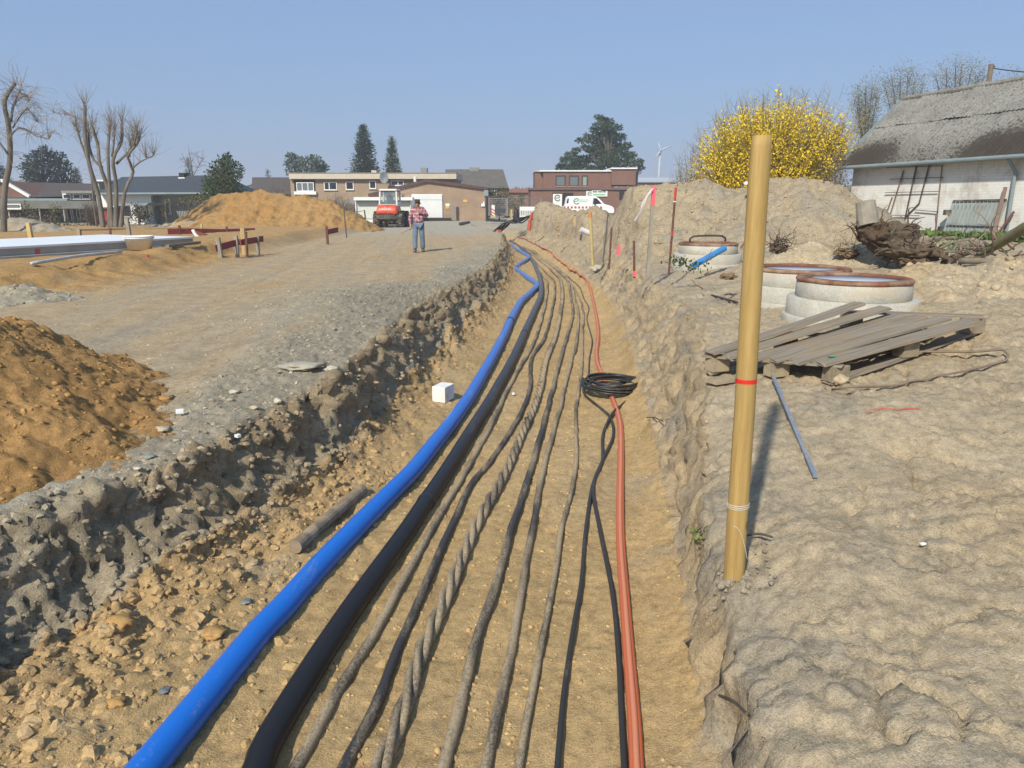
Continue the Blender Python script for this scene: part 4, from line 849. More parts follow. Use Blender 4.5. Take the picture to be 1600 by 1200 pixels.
# ------------------------------------------------------------ left building site: slab, boards, stakes
M_slab = plain('slab_concrete', (.36, .35, .32), .85, .2, 2, bmp=.006, dirt=(.36, .30, .2), dirt_amt=.3); M_foam = plain('slab_cover', (.70, .73, .74), .6, .08, 2)
a, b = hit(-60, 408), hit(306, 380); b[2] = a[2] = min(a[2], b[2]); dirv = (b - a) / np.linalg.norm(b - a); nrm = np.array((-dirv[1], dirv[0], 0))
a = a - dirv * 5
t = thing('concrete_slab', 'white topped concrete foundation slab at the left edge', 'foundation', a)
up1 = np.array((0, 0, 1.))
MB().prism([a - up1 * .3 + nrm * .10, b - up1 * .3 + nrm * .10, b - up1 * .3 + nrm * 4, a - up1 * .3 + nrm * 4], up1 * .50).build('slab', M_slab, t)
MB().prism([a - up1 * .3 - nrm * .10, b - up1 * .3 - nrm * .10, b - up1 * .3 + nrm * .098, a - up1 * .3 + nrm * .098], up1 * .33).build('footing', M_slab, t)
c = b - dirv * 3.2
MB().prism([a + up1 * .203 + nrm * .05, c + up1 * .203 + nrm * .05, b + up1 * .203 + nrm * .05, b + up1 * .203 + nrm * 4, a + up1 * .203 + nrm * 4], up1 * .05).build('cover', M_foam, t)
M_ply = plain('plywood', (.55, .40, .17), .7, .15, 6)
p = PD(108, 381, 20.2); tag(MB().box(p, (.68, .06, .13), .25).build('board', M_ply), 'yellow plywood board leaning on the slab edge', 'board')
p = hit(219, 391); tub = thing('mortar_tub', 'white plastic mortar tub standing at the end of the slab', 'tub', p)
MB().lathe([(.001, .02), (.27, .02), (.29, .0), (.36, .34), (.385, .35), (.385, .37), (.345, .37), (.27, .05), (.001, .05)], 28, p).build('tub', plain('tub_plastic', (.80, .80, .78), .5, .08), tub, True)
MB().lathe([(.365, .30), (.39, .30), (.39, .33), (.365, .33)], 28, p, True).build('rim', M_foam, tub, True)
M_rb = plain('red_board', (.20, .035, .04), .7, .3, 8); M_rb2 = plain('red_board_bright', (.40, .07, .055), .7, .25, 6)
p = hit(57, 400); tag(MB().cyl(p + (0, 0, -.1), p + (0, 0, .16), .10, .09, 14).build('pipe_plug', M_rw), 'red pipe plug standing in front of the slab', 'pipe')
p = hit(26, 398); tag(MB().cyl(p + (0, 0, -.1), p + (0, 0, .20), .14, .14, 14).build('pipe_stub', M_black), 'short black pipe stub at the slab footing', 'pipe')
a, b = hit(50, 417), hit(190, 399); tag(MB().tube(catmull([a + (0, 0, .04), (a + b) / 2 + (0, 0, .07), b + (0, 0, .04)], .2), .035, 8).build('conduit', plain('grey_conduit', (.5, .5, .47), .6), None, True), 'pale grey conduit lying in front of the slab', 'pipe')
stake('wooden_stake', 'yellow wooden stake standing behind the slab at the far left', 44, 348, 49, 375, .055, M_ply, d=23)
stake('wooden_stake', 'leaning pale stake with a red brown foot behind the mortar tub', 198, 341, 203, 372, .05, M_stakeg, d=25)
stake('wooden_stake', 'short grey stake left of the leaning pale stake', 123, 358, 124, 372, .06, M_stakeg, d=26)
stake('steel_rod', 'short thin rod between the slab and the bare pollard tree', 172, 356, 173, 372, .03, M_staker, 'rod', d=27)
stake('steel_rod', 'orange topped rod in front of the slab ridge', 230, 398, 231, 418, .03, M_rw, 'rod', d=18.5)
def batter(name, label, pts, posts, mat, w=.18, cat='batter board'):
    """profile board nailed on stakes"""
    t = thing(name, label, cat, PD(*pts[0]))
    for p, q in zip(pts[:-1], pts[1:]): MB().beam(PD(*p), PD(*q), .03, w, up=(0, 0, 1)).build('board', mat, t)
    for (u0, v0, u1, v1, d, r, m_) in posts:
        b = PD(u1, v1, d); MB().beam(b + (0, 0, -.25), PD(u0, v0, d), r, r).build('stake', m_, t)
batter('batter_board', 'dark red board nailed on stakes, the nearest and lowest pair', [(337, 388, 21.3), (374, 378, 22.2)], [(340, 371, 346, 405, 21.4, .11, M_stakeg), (368, 368, 371, 401, 22.1, .10, M_stakeg)], M_rb)
batter('batter_board', 'dark red board on stakes joining the nearest pair on its right', [(376, 379, 22.5), (411, 373, 24)], [(379, 356, 381, 385, 22.9, .12, M_stakew), (384, 362, 386, 397, 22.6, .06, M_staker), (402, 369, 403, 393, 23.6, .09, M_stakeg)], M_rb)
batter('batter_board', 'long red board low on stakes in front of the large sand heap', [(262, 362, 30), (300, 361, 31), (345, 362, 33), (398, 360, 36)], [(280, 352, 281, 368, 30.5, .08, M_staker), (354, 354, 354, 372, 33.4, .08, M_staker), (315, 350, 315, 362, 32, .08, M_stakew), (395, 356, 396, 365, 35.9, .08, M_stakew)], M_rb2, .22)
batter('batter_board', 'short dark red board on a stake before the foot of the sand heap', [(510, 363, 30), (528, 359, 31)], [(510, 354, 512, 377, 30, .09, M_staker)], M_rb, .2)
batter('batter_board', 'flat pale board fence with red underside in front of the pollard tree', [(126, 364, 34), (196, 362, 36)], [(132, 362, 132, 372, 34, .06, M_staker), (178, 362, 178, 372, 35, .06, M_staker)], M_rb2, .2)
batter('batter_board', 'pale plank lying on top of the red boards by the pollard tree', [(126, 360.5, 34), (198, 358.5, 36)], [], M_stakew, .12, 'plank')
stake('steel_rod', 'tall thin rod between the sand heap and the red board', 536, 317, 541, 366, .03, M_rod, 'rod', False, d=30)
pw = [PD(u, v, 29) for u, v in ((301, 359), (305, 366), (311, 372), (320, 376.5), (332, 377.5), (348, 377), (363, 377))]
tag(MB().tube(catmull(pw, .12), .06, 10).build('drain_pipe', plain('white_pipe', (.75, .73, .70), .5, .05), None, True), 'white plastic pipe curving up out of the sand', 'pipe')
tag(MB().beam(PD(303, 366, 29.6), PD(323, 372, 29.8), .05, .32, up=(0, 0, 1)).build('board', plain('rust_board', (.22, .085, .035), .8, .3)), 'rust brown board standing behind the white curved pipe', 'board')
tag(MB().beam(hit(262, 391) + (0, 0, .05), hit(312, 384) + (0, 0, .05), .09, .08).build('beam', M_bark), 'weathered beam lying beyond the mortar tub', 'beam')
tag(MB().tube([hit(719, 352) + (0, 0, .1), hit(733, 349.5) + (0, 0, .1)], .11, 8).build('pipe_offcut', M_cabclean), 'short black pipe lying on the pale ground in front of the garage', 'pipe')

# ------------------------------------------------------------ walking man
def skin(name, verts, edges, radii, mat, par, root=0, sub=2, flatk=None):
    me = bpy.data.meshes.new(name); me.from_pydata([tuple(v) for v in verts], edges, []); o = link(name, me, mat, par)
    mo = o.modifiers.new('skin', 'SKIN'); mo.use_smooth_shade = True
    sv = me.skin_vertices[0].data
    for i, r in enumerate(radii): sv[i].radius = (r, r) if np.isscalar(r) else r
    for i in range(len(radii)): sv[i].use_root = (i == root)
    s = o.modifiers.new('sub', 'SUBSURF'); s.levels = s.render_levels = sub; return o
pm = hit(655, 393.5); man = thing('person', 'man in a red checked shirt, jeans and dark cap walking towards the camera', 'person', pm, .06)
M_skin = plain('skin', (.40, .22, .14), .6, .1)
J = dict(pel=(0, 0, .95), wai=(0, .01, 1.10), che=(0, .0, 1.30), nec=(0, -.03, 1.47), hea=(0, -.06, 1.56), top=(0, -.085, 1.685),
         shL=(.17, .0, 1.41), elL=(.315, -.03, 1.17), wrL=(.12, -.22, 1.30), haL=(.055, -.25, 1.345),
         shR=(-.17, .0, 1.41), elR=(-.275, .02, 1.13), wrR=(-.26, -.06, .90), haR=(-.255, -.085, .82),
         hiL=(.095, 0, .90), knL=(.115, .03, .50), anL=(.125, .14, .09), toL=(.13, .0, .04),
         hiR=(-.095, 0, .90), knR=(-.115, -.10, .50), anR=(-.125, -.14, .09), toR=(-.14, -.30, .045))
def body(keys, edges, rad, mat, name, root): ks = list(keys); return skin(name, [J[k] for k in ks], [(ks.index(a), ks.index(b)) for a, b in edges], [rad[k] for k in ks], mat, man, ks.index(root))
E = [('pel', 'wai'), ('wai', 'che'), ('che', 'nec'), ('nec', 'hea'), ('hea', 'top')] + [e for s in 'LR' for e in ((('che', 'sh' + s), ('sh' + s, 'el' + s), ('el' + s, 'wr' + s), ('wr' + s, 'ha' + s), ('pel', 'hi' + s), ('hi' + s, 'kn' + s), ('kn' + s, 'an' + s), ('an' + s, 'to' + s)))]
rad = dict(pel=.13, wai=.13, che=.15, nec=.055, hea=.085, top=.07)
for s in 'LR': rad.update({'sh' + s: .06, 'el' + s: .04, 'wr' + s: .028, 'ha' + s: .034, 'hi' + s: .085, 'kn' + s: .055, 'an' + s: .04, 'to' + s: .035})
# fingers and thumbs grow out of the palms of the same body
vv = [J[k] for k in J]; ks = list(J); ee = [(ks.index(a), ks.index(b)) for a, b in E]; rr = [rad[k] for k in ks]
def finger(hand, pts, r):
    i = ks.index(hand); prev = i
    for p in pts: vv.append(tuple(np.array(J[hand]) + np.array(p))); rr.append(r); ee.append((prev, len(vv) - 1)); prev = len(vv) - 1
for k in range(4):
    x = -.028 + .018 * k
    finger('haR', [(x * .6, x * .9 - .012, -.045), (x * .6 - .02, x * .9 - .03, -.075 + .006 * abs(k - 1)), (x * .6 - .012, x * .9 - .006, -.085)], .0095)
    finger('haL', [(-.03, -.012, x + .012), (-.065 + .006 * abs(k - 1), -.016, x + .022), (-.085, .004, x + .03)], .0095)
finger('haR', [(.02, -.03, -.02), (.0, -.048, -.045)], .011); finger('haL', [(-.005, .0, .045), (-.03, -.01, .07)], .011)
skin('body', vv, ee, rr, M_skin, man, 0, 2)
m, tt, pp = base_mat('checked_shirt', .85, 0, .2); v = coords(tt); sx = N(tt, 'ShaderNodeSeparateXYZ'); tt.links.new(v, sx.inputs[0])
def stripes(sock, per, lo, seed=0.):
    a = N(tt, 'ShaderNodeMath', operation='MULTIPLY'); a.inputs[1].default_value = 1 / per; tt.links.new(sock, a.inputs[0]); b = N(tt, 'ShaderNodeMath', operation='FRACT'); tt.links.new(a.outputs[0], b.inputs[0])
    r = ramp(tt, b.outputs[0], [(0, 0), (lo, 1), (lo + .2, 0), (lo + .32, .6), (lo + .4, 0)]); r.node.color_ramp.interpolation = 'CONSTANT'; return r
c = mix(tt, stripes(sx.outputs[2], .11, .5), (.27, .07, .085), (.50, .40, .42)); c = mix(tt, stripes(sx.outputs[0], .10, .45), c, (.16, .04, .08)); c = mix(tt, ramp(tt, noise(tt, v, 14, 4), [(.5, 0), (.62, .7)]), c, (.60, .48, .50))
tt.links.new(c, pp.inputs['Base Color']); M_shirt = m
J2 = dict(J); 
sh = ['wai', 'che', 'col', 'shL', 'elL', 'cuL', 'shR', 'elR', 'cuR', 'hem']; J.update(col=(0, -.01, 1.44), cuL=(.14, -.20, 1.285), cuR=(-.262, -.05, .925), hem=(0, 0, .985))
body(sh, [('hem', 'wai'), ('wai', 'che'), ('che', 'col')] + [e for s in 'LR' for e in (('che', 'sh' + s), ('sh' + s, 'el' + s), ('el' + s, 'cu' + s))], dict(hem=(.185, .145), wai=(.19, .15), che=(.185, .15), col=.085, shL=.088, elL=.068, cuL=.05, shR=.088, elR=.068, cuR=.05), M_shirt, 'shirt', 'wai')
M_jean = plain('jeans', (.135, .185, .26), .85, .3, 9); J.update(pe2=(0, 0, .965), cfL=(.125, .128, .075), cfR=(-.124, -.138, .075))
body(['pe2', 'hiL', 'knL', 'cfL', 'hiR', 'knR', 'cfR'], [e for s in 'LR' for e in (('pe2', 'hi' + s), ('hi' + s, 'kn' + s), ('kn' + s, 'cf' + s))], dict(pe2=(.165, .135), hiL=.112, knL=.088, cfL=.084, hiR=.112, knR=.088, cfR=.084), M_jean, 'trousers', 'pe2')
M_shoe = plain('leather_shoe', (.05, .036, .026), .6)
for s in 'LR':
    an, to = np.array(J['an' + s]), np.array(J['to' + s]); he = an + (0, .05, -.04); skin('shoe', [an + (0, 0, .02), he, an + (0, -.07, -.035), to], [(0, 2), (1, 2), (2, 3)], [.062, .055, .06, .055], M_shoe, man, 2, 2)
M_cap = plain('dark_cap', (.045, .04, .032), .9); h = np.array(J['top'])
skin('cap', [h + (0, .045, -.03), h + (0, .0, -.015), h + (0, -.05, -.03), h + (0, -.125, -.055)], [(0, 1), (1, 2), (2, 3)], [.080, .066, .076, (.06, .012)], M_cap, man, 1, 2)
skin('hair', [h + (0, .05, -.09), h + (.0, .07, -.04)], [(0, 1)], [(.08, .05), (.08, .05)], M_cap, man, 0, 2)
hc = np.array(J['hea']) + (0, -.085, .025)
MBn = MB(); MBn.tube([hc + (0, .0, .03), hc + (0, -.02, -.005), hc + (0, -.005, -.015)], [.009, .016, .011], 6); MBn.build('nose', M_skin, man, True, world=False)
for s in (-1, 1):
    MB().lathe([(.001, -.009), (.010, -.005), (.010, .005), (.001, .009)], 8, hc + (s * .032, -.001, .035)).build('eye', M_cap, man, True, world=False)
    MB().tube([np.array(J['hea']) + (s * .083, .0, .055), np.array(J['hea']) + (s * .092, .012, .03), np.array(J['hea']) + (s * .085, .005, -.005)], [.012, .016, .008], 6).build('ear', M_skin, man, True, world=False)
MB().box(hc + (0, -.006, -.038), (.045, .012, .008)).build('mouth', plain('lips', (.26, .11, .09), .6), man, world=False)
MB().tube([(0.165 * math.cos(a), .135 * math.sin(a), .985) for a in np.linspace(0, 6.28, 24)], .018, 6, False).build('belt', M_cap, man, True, world=False)
hr = np.array(J['haR']); stv = [hr + (.10, .0, .02), hr + (-.01, -.012, -.05), hr + (-.33, -.03, -.20)]
V = [pm + np.array((x * math.cos(.06) - y_ * math.sin(.06), x * math.sin(.06) + y_ * math.cos(.06), z)) for x, y_, z in stv]
tag(MB().tube(V, .016, 8).build('stick', plain('handle_wood', (.33, .20, .09), .7)), 'short brown stick held in the lowered hand of the walking man', 'stick')

# ------------------------------------------------------------ wheel loader seen from behind
pl = hit(610.5, 354); pl[1] = 50; pl[0] = PD(610.5, 354, 50)[0]; pl[2] = G(pl[0], 50)
t = thing('wheel_loader', 'red wheel loader with white cab parked in front of the garage', 'wheel loader', pl, -.05)
B = lambda: MB(); W = dict(world=False)
M_lred = plain('loader_red', (.62, .075, .03), .4, .12, 3, spec=.5, dirt=(.4, .25, .15), dirt_amt=.25); M_lwh = plain('cab_white', (.62, .61, .56), .5, .08); M_ldk = plain('loader_dark', (.075, .07, .06), .7, .25, 8, dirt=(.26, .21, .14), dirt_amt=.5)
M_tyre = plain('tyre', (.055, .05, .043), .9, .25, 8, dirt=(.28, .225, .15), dirt_amt=.55); M_rim = plain('rim_grey', (.42, .40, .35), .6); M_gl = glassy('cab_glass', (.16, .23, .25), .06); M_gl.node_tree.nodes['Principled BSDF'].inputs['Alpha'].default_value = .5
def prof_x(pts, x0, x1, sc=1.0):
    return B().prism([(x0, y, z) for y, z in pts], (x1 - x0, 0, 0))
# hood: rounded, narrowing upwards
q = []
for z, hw, y0 in ((.86, .70, -1.10), (1.0, .70, -1.16), (1.2, .66, -1.12), (1.38, .61, -1.0), (1.46, .55, -.85)):
    r = .14; ring_ = []
    for cx, cy, a0 in ((hw - r, y0 + r, -90), (hw - r, .3, 0), (-hw + r, .3, 90), (-hw + r, y0 + r, 180)):
        for k in range(4): a = R(a0 + 30 * k); ring_.append((cx + r * math.cos(a), cy + (r if cy < .2 else .0) * math.sin(a), z))
    q.append(ring_)
n = len(q[0]); V = np.array(q).reshape(-1, 3); Fh = [(i * n + j, i * n + (j + 1) % n, (i + 1) * n + (j + 1) % n, (i + 1) * n + j) for i in range(4) for j in range(n)] + [tuple(4 * n + j for j in range(n)), tuple(range(n - 1, -1, -1))]
hood = MB().add(V, Fh).build('engine_hood', M_lred, t, True, **W)
MB().box((0, -.98, 1.40), (.42, .02, .05)).build('grille', M_ldk, hood, **W)
MB().box((0, -1.155, 1.06), (.05, .012, .05)).build('latch', M_ldk, hood, **W)
def rtext(body_, size, mat, par, loc, rot, name='lettering', ext=.003):
    cu = bpy.data.curves.new(name, 'FONT'); cu.body = body_; cu.size = size; cu.extrude = ext; cu.align_x = 'CENTER'; cu.shear = .2
    tmp = bpy.data.objects.new(name, cu); COL.objects.link(tmp); bpy.context.view_layer.update()
    me = bpy.data.meshes.new_from_object(tmp.evaluated_get(bpy.context.evaluated_depsgraph_get())); bpy.data.objects.remove(tmp)
    me.materials.clear(); o = link(name, me, mat, par); o.location = loc; o.rotation_euler = rot; return o
rtext('ATLAS', .22, M_white, hood, (-.02, -1.155, 1.13), (R(80), 0, 0))
# counterweight and chassis
cw = [(x, -1.02 - .16 * math.cos(x * 1.5), z) for x, z in ()]
arc = [(.86 * math.sin(a), -.62 - .62 * math.cos(a)) for a in np.linspace(-1.35, 1.35, 15)] + [(.7, .1), (-.7, .1)]
MB().prism([(x, y, .55) for x, y in arc], (0, 0, .30)).build('counterweight', M_ldk, t, bevel=.03, **W)
MB().box((0, .2, .66), (.55, 1.7, .3)).box((0, -.62, .5), (.9, .22, .2)).box((0, -.62, .40), (.2, .3, .25)).build('chassis', M_ldk, t, **W)
# cab
for sx_ in (-1, 1):
    for y0 in (-.42, .72): MB().beam((sx_ * .58, y0 - .1, 1.35), (sx_ * .53, y0 + .02, 2.34), .09, .09).build('cab_pillar', M_lwh, t, **W)
    MB().beam((sx_ * .58, -.47, 1.5), (sx_ * .57, .66, 1.5), .07, .3).build('cab_side', M_lwh, t, **W)
MB().box((0, .15, 2.41), (1.22, 1.34, .11), top=.9).build('cab_roof', M_lwh, t, bevel=.03, **W)
MB().box((0, .15, 2.34), (1.16, 1.26, .03)).build('roof_lining', M_ldk, t, **W)
MB().poly([(-.54, -.50, 1.46), (.54, -.50, 1.46), (.49, -.40, 2.33), (-.49, -.40, 2.33)]).build('rear_window', M_gl, t, **W)
MB().poly([(-.54, .70, 1.46), (.54, .70, 1.46), (.49, .74, 2.33), (-.49, .74, 2.33)]).build('windscreen', M_gl, t, **W)
MB().box((0, .05, 1.75), (.42, .12, .55)).box((0, .05, 2.08), (.22, .1, .16)).build('driver_seat', M_ldk, t, bevel=.04, **W)
MB().box((0, -.53, 1.44), (1.2, .1, .1)).build('cab_sill', M_lwh, t, **W)
def tyre(cx, cy):
    q = MB(); n = 28; prof = [(.27, -.19), (.44, -.225), (.50, -.19), (.515, -.1), (.515, .1), (.50, .19), (.44, .225), (.27, .19)]; ang = np.arange(n) * 2 * math.pi / n
    V = np.concatenate([np.stack((np.full(n, w_), r * np.cos(ang), r * np.sin(ang)), 1) for r, w_ in prof]) + np.array((cx, cy, .515)); m_ = len(prof)
    q.add(V, [(i * n + j, i * n + (j + 1) % n, ((i + 1) % m_) * n + (j + 1) % n, ((i + 1) % m_) * n + j) for i in range(m_) for j in range(n)])
    for k in range(18):
        for s_ in (-1, 1):
            a = (k + .25 * s_) * 2 * math.pi / 18; q.beam((cx + s_ * .02, cy + .53 * math.cos(a), .515 + .53 * math.sin(a)), (cx + s_ * .22, cy + .525 * math.cos(a + .16), .515 + .525 * math.sin(a + .16)), .055, .045)
    w_ = q.build('wheel', M_tyre, t, True, **W); sg = 1 if cx > 0 else -1
    MB().cyl((cx - .17, cy, .515), (cx + sg * .10, cy, .515), .28, .28, 20).build('rim', M_rim, w_, **W)
for cx in (-.74, .74):
    for cy in (-.45, 1.35): tyre(cx, cy)
for sx_ in (-1, 1):
    MB().box((sx_ * .74, -.45, 1.08), (.42, .8, .04)).build('fender', M_lwh if sx_ < 0 else M_ldk, t, **W)
    MB().box((sx_ * .80, .55, 2.06), (.14, .04, .24)).beam((sx_ * .56, .6, 2.2), (sx_ * .8, .56, 2.16), .025, .025).build('mirror', M_ldk, t, **W)
    MB().box((sx_ * .52, -1.20, .93), (.13, .03, .08)).build('tail_light', plain('lamp_red', (.5, .05, .03), .3), t, **W)
MB().beam((-.4, 1.5, .9), (-.4, 2.6, .5), .12, .2).beam((.4, 1.5, .9), (.4, 2.6, .5), .12, .2).build('loader_arm', M_lred, t, **W)
MB().prism([(-.97, 2.5, .1), (-.97, 2.6, .8), (-.97, 3.0, .75), (-.97, 3.3, .1)], (1.94, 0, 0)).build('bucket', M_ldk, t, **W)

# ------------------------------------------------------------ buildings
M_brickT = brick_mat('tan_brick', (.34, .245, .16), (.29, .205, .135), (.33, .28, .21), var=.2); M_brickR = brick_mat('red_brown_brick', (.22, .11, .075), (.18, .09, .065), (.20, .14, .11), var=.15); M_brickG = brick_mat('gable_brick', (.35, .235, .16), (.30, .20, .13), (.33, .27, .2))
M_roofd = plain('dark_roof', (.075, .07, .065), .85, .2, 3); M_fascia = plain('fascia', (.52, .46, .36), .7, .12, 2); M_wht = plain('white_render', (.72, .72, .69), .8, .06, 2); M_frame = plain('window_frame', (.78, .78, .76), .5, .05)
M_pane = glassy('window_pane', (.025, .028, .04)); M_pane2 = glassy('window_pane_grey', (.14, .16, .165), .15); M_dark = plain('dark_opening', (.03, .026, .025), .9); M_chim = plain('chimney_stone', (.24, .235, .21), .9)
M_zinc = plain('zinc', (.22, .27, .28), .5, .15, 3); M_door = plain('door_white', (.66, .67, .66), .6, .06, 1)
def rect(u0, v0, u1, v1, d, th, name, mat, par, bev=0, lab=None, sinkz=0):
    """a block whose front face stands at distance d, th deep"""
    p, q = PD(u0, v0, d), PD(u1, v1, d)
    return MB().box(((p[0] + q[0]) / 2, d + th / 2, (p[2] + q[2]) / 2 - sinkz / 2), (abs(q[0] - p[0]), th, abs(p[2] - q[2]) + sinkz)).build(name, mat, par, label=lab, bevel=bev)
def window(u0, v0, u1, v1, d, par, pane=None, frame=None, muntins=(), fw=.07):
    p, q = PD(u0, v0, d), PD(u1, v1, d); x0, x1, z1, z0 = p[0], q[0], p[2], q[2]; b = MB()
    b.box(((x0 + x1) / 2, d - .03, z0 + fw / 2), (x1 - x0, .08, fw)).box(((x0 + x1) / 2, d - .03, z1 - fw / 2), (x1 - x0, .08, fw))
    for x in [x0 + fw / 2, x1 - fw / 2] + [x0 + (x1 - x0) * k for k in muntins]: b.box((x, d - .03, (z0 + z1) / 2), (fw, .076, z1 - z0 - 2 * fw + .004))
    w = b.build('window', frame or M_frame, par)
    MB().box(((x0 + x1) / 2, d - .012, (z0 + z1) / 2), (x1 - x0 - 2 * fw, .02, z1 - z0 - 2 * fw)).build('pane', pane or M_pane, w)
    MB().box(((x0 + x1) / 2, d - .07, z0 - .03), (x1 - x0 + .1, .16, .05)).build('sill', M_fascia, w)
def bld(name, label, u, d, cat='house'):
    p = PD(u, 330, d); p[2] = 0; return thing(name, label, cat, p)
# long flat roofed house
d = 76.0; t = bld('house', 'long flat roofed tan brick house with pale fascia and satellite dish', 585, d)
rect(453, 279, 712, 344, d, 9, 'wall', M_brickT, t, sinkz=1); rf = rect(451, 270.5, 713, 279.5, d - .5, 10, 'roof', M_fascia, t)
rect(451.5, 269.6, 712.5, 270.7, d - .55, 9.9, 'roof_edge', M_chim, rf)
rect(657, 262, 667, 271, d + 3, 1, 'chimney', M_chim, rf); rect(580, 266, 588, 271, d + 4, 1, 'chimney', M_fascia, rf)
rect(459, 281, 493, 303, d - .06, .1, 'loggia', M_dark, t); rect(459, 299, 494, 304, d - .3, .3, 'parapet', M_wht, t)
window(463, 285, 491, 299, d - .07, t, M_pane2, None, (.33, .66)); window(506, 284.5, 527, 297, d, t, None, None, (.4,)); window(540, 284, 553, 296.5, d, t); window(577, 282.5, 588, 295, d, t); window(611, 282, 631, 290, d, t, None, None, (.55,))
dish = PD(600, 277.5, d - 1.2); v = MB(); ang = np.arange(18) * 2 * math.pi / 18
v.tube([dish + (0, .25, -.3), dish + (0, .1, 0)], .04, 6); q = [dish + np.array((0, .12, 0))] + [dish + np.array((.42 * math.cos(a), -.05, .55 * math.sin(a))) for a in ang]; v.add(q, [(0, i + 1, (i + 1) % 18 + 1) for i in range(18)]); v.add([k + (0, .03, 0) for k in q], [(0, (i + 1) % 18 + 1, i + 1) for i in range(18)])
v.build('satellite_dish', plain('dish_grey', (.20, .22, .23), .6), t)
tag(MB().lathe([(.001, -.28), (.14, -.25), (.14, .22), (.001, .28)], 12, PD(648.5, 280, d - 1.5)).build('vent_cap', M_wht, t), None); bpy.data.objects['vent_cap']['label'] = 'white vent cap on the roof slope of the garage'
# gabled garage
d = 67.0; t = bld('garage', 'low gabled brick garage with a large white sectional door', 690, d, 'garage')
pts = [PD(555, 330, d), PD(556, 312, d), PD(575, 305.5, d), PD(612, 296, d), PD(667, 283.5, d), PD(758, 294.5, d), PD(759, 341, d), PD(555, 341, d)]
for k in (0, 6, 7): pts[k][2] = min(pts[k][2], -.4)
MB().prism([pts[1], pts[2], pts[3], pts[4], pts[5], pts[6], pts[7]], (0, 9, 0)).build('wall', M_brickG, t)
M_verge = plain('verge_tile', (.10, .06, .05), .85, .3, 4)
o_ = np.array((0, -.25, .10)); rfp = [PD(576, 304.5, d), PD(612, 295.3, d), PD(667, 282, d), PD(762, 294.5, d)]
rf = MB()
for p, q in zip(rfp[:-1], rfp[1:]): rf.prism([p + o_, q + o_, q + o_ + (0, 0, -.22), p + o_ + (0, 0, -.22)], (0, 9.6, 0))
rf.build('roof', M_verge, t)
rect(643, 303.5, 692, 341, d - .08, .10, 'door_frame', M_wht, t); dr = rect(644, 304.5, 691.4, 340, d - .14, .07, 'garage_door', M_door, t)
for k in range(5): rect(644.2, 312 + 5.9 * k, 691.2, 312.5 + 5.9 * k, d - .15, .05, 'door_joint', M_chim, dr) if k in (0,) else None
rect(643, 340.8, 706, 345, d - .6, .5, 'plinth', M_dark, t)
rect(705, 311.5, 709.5, 344, d - .9, .15, 'door_post', M_chim, t)
tag(rect(724, 312, 730.5, 316, d - .04, .05, 'sign_plate', plain('orange_sign', (.65, .40, .10), .5), t), None); rect(696, 318, 702.5, 321.8, d - .06, .07, 'wall_lamp', M_wht, t); rect(696.5, 321.8, 702, 326, d - .05, .06, 'sign_plate', plain('orange_sign', (.65, .40, .10), .5), t); rect(752, 318, 757.5, 322.5, d - .15, .2, 'meter_box', M_wht, t); rect(755, 315, 757, 318.4, d - .12, .15, 'meter_box', M_wht, t)
rect(756, 297, 763, 306, d - .3, .5, 'gutter_box', M_zinc, t)
# shop front with roller shutter and canopy
d = 64.5; t = bld('shed', 'low white shop front with a roller door behind the wheel loader', 600, d, 'shed')
rect(554, 309, 643, 344, d + .3, 2.6, 'wall', M_wht, t, sinkz=.5); rect(552.5, 308, 644.5, 313, d - .4, 1.0, 'canopy', M_wht, t); rect(556, 313, 642, 315, d - .2, .5, 'shutter_box', M_zinc, t)
sh_ = rect(559, 315, 641, 341.5, d + .22, .12, 'roller_door', plain('roller_pale', (.58, .60, .54), .6, .08, 1), t)
for u in (556, 591, 623, 641.5): rect(u - .9, 313, u + .9, 343, d + .05, .2, 'door_frame', M_wht, t)
rect(548, 319, 554, 345, d + 1.0, 2, 'side_wall', M_brickR, t); rect(543, 313, 553, 319, d + 1.2, 2, 'side_roof', M_zinc, t)
tt_ = thing('railing', 'small dark metal railing in front of the white roller door', 'railing', PD(562, 340, 61)); MB().tube([PD(556, 337, 61), PD(558, 331, 61), PD(570, 329, 61), PD(572, 343, 61)], .03, 6).build('rail', M_ldk, tt_); MB().beam(PD(569.5, 328, 60.9), PD(570.5, 344, 60.9), .09, .09).build('post', M_ldk, tt_)
# house with steep dark roof behind
def roof_house(name, label, u0, u1, v_ridge, v_eave, v_base, d, depth, roofm, wallm, hip0=0, hip1=0, chim=None, over=0):
    t = bld(name, label, (u0 + u1) / 2, d); rect(u0, v_eave - 1, u1, v_base, d + .4, depth - .8, 'wall', wallm, t, sinkz=1.5)
    a, b = PD(u0 - over, v_eave, d), PD(u1 + over, v_eave, d); dr = d + depth / 2; k = dr / d
    rz = CAMZ + (PD(u0, v_ridge, dr)[2] - CAMZ); x0 = PD(u0 + hip0, v_ridge, dr)[0]; x1 = PD(u1 - hip1, v_ridge, dr)[0]
    V = [a, b, (b[0], d + depth, a[2]), (a[0], d + depth, a[2]), (x0, dr, rz), (x1, dr, rz)]; V = np.array([np.array(q) for q in V])
    rf = MB().add(V, [(0, 1, 5, 4), (1, 2, 5), (2, 3, 4, 5), (3, 0, 4), (0, 3, 2, 1)]).build('roof', roofm, t)
    if chim:
        for (cu0, cu1, cv0) in chim: rect(cu0, cv0, cu1, v_ridge + 2.5, dr - .4, .8, 'chimney', M_chim, rf)
    return t, rf
tile = plain('grey_tile', (.115, .105, .09), .9, .22, 2.5, dirt=(.17, .15, .115), dirt_amt=.35, dirt_scale=1)
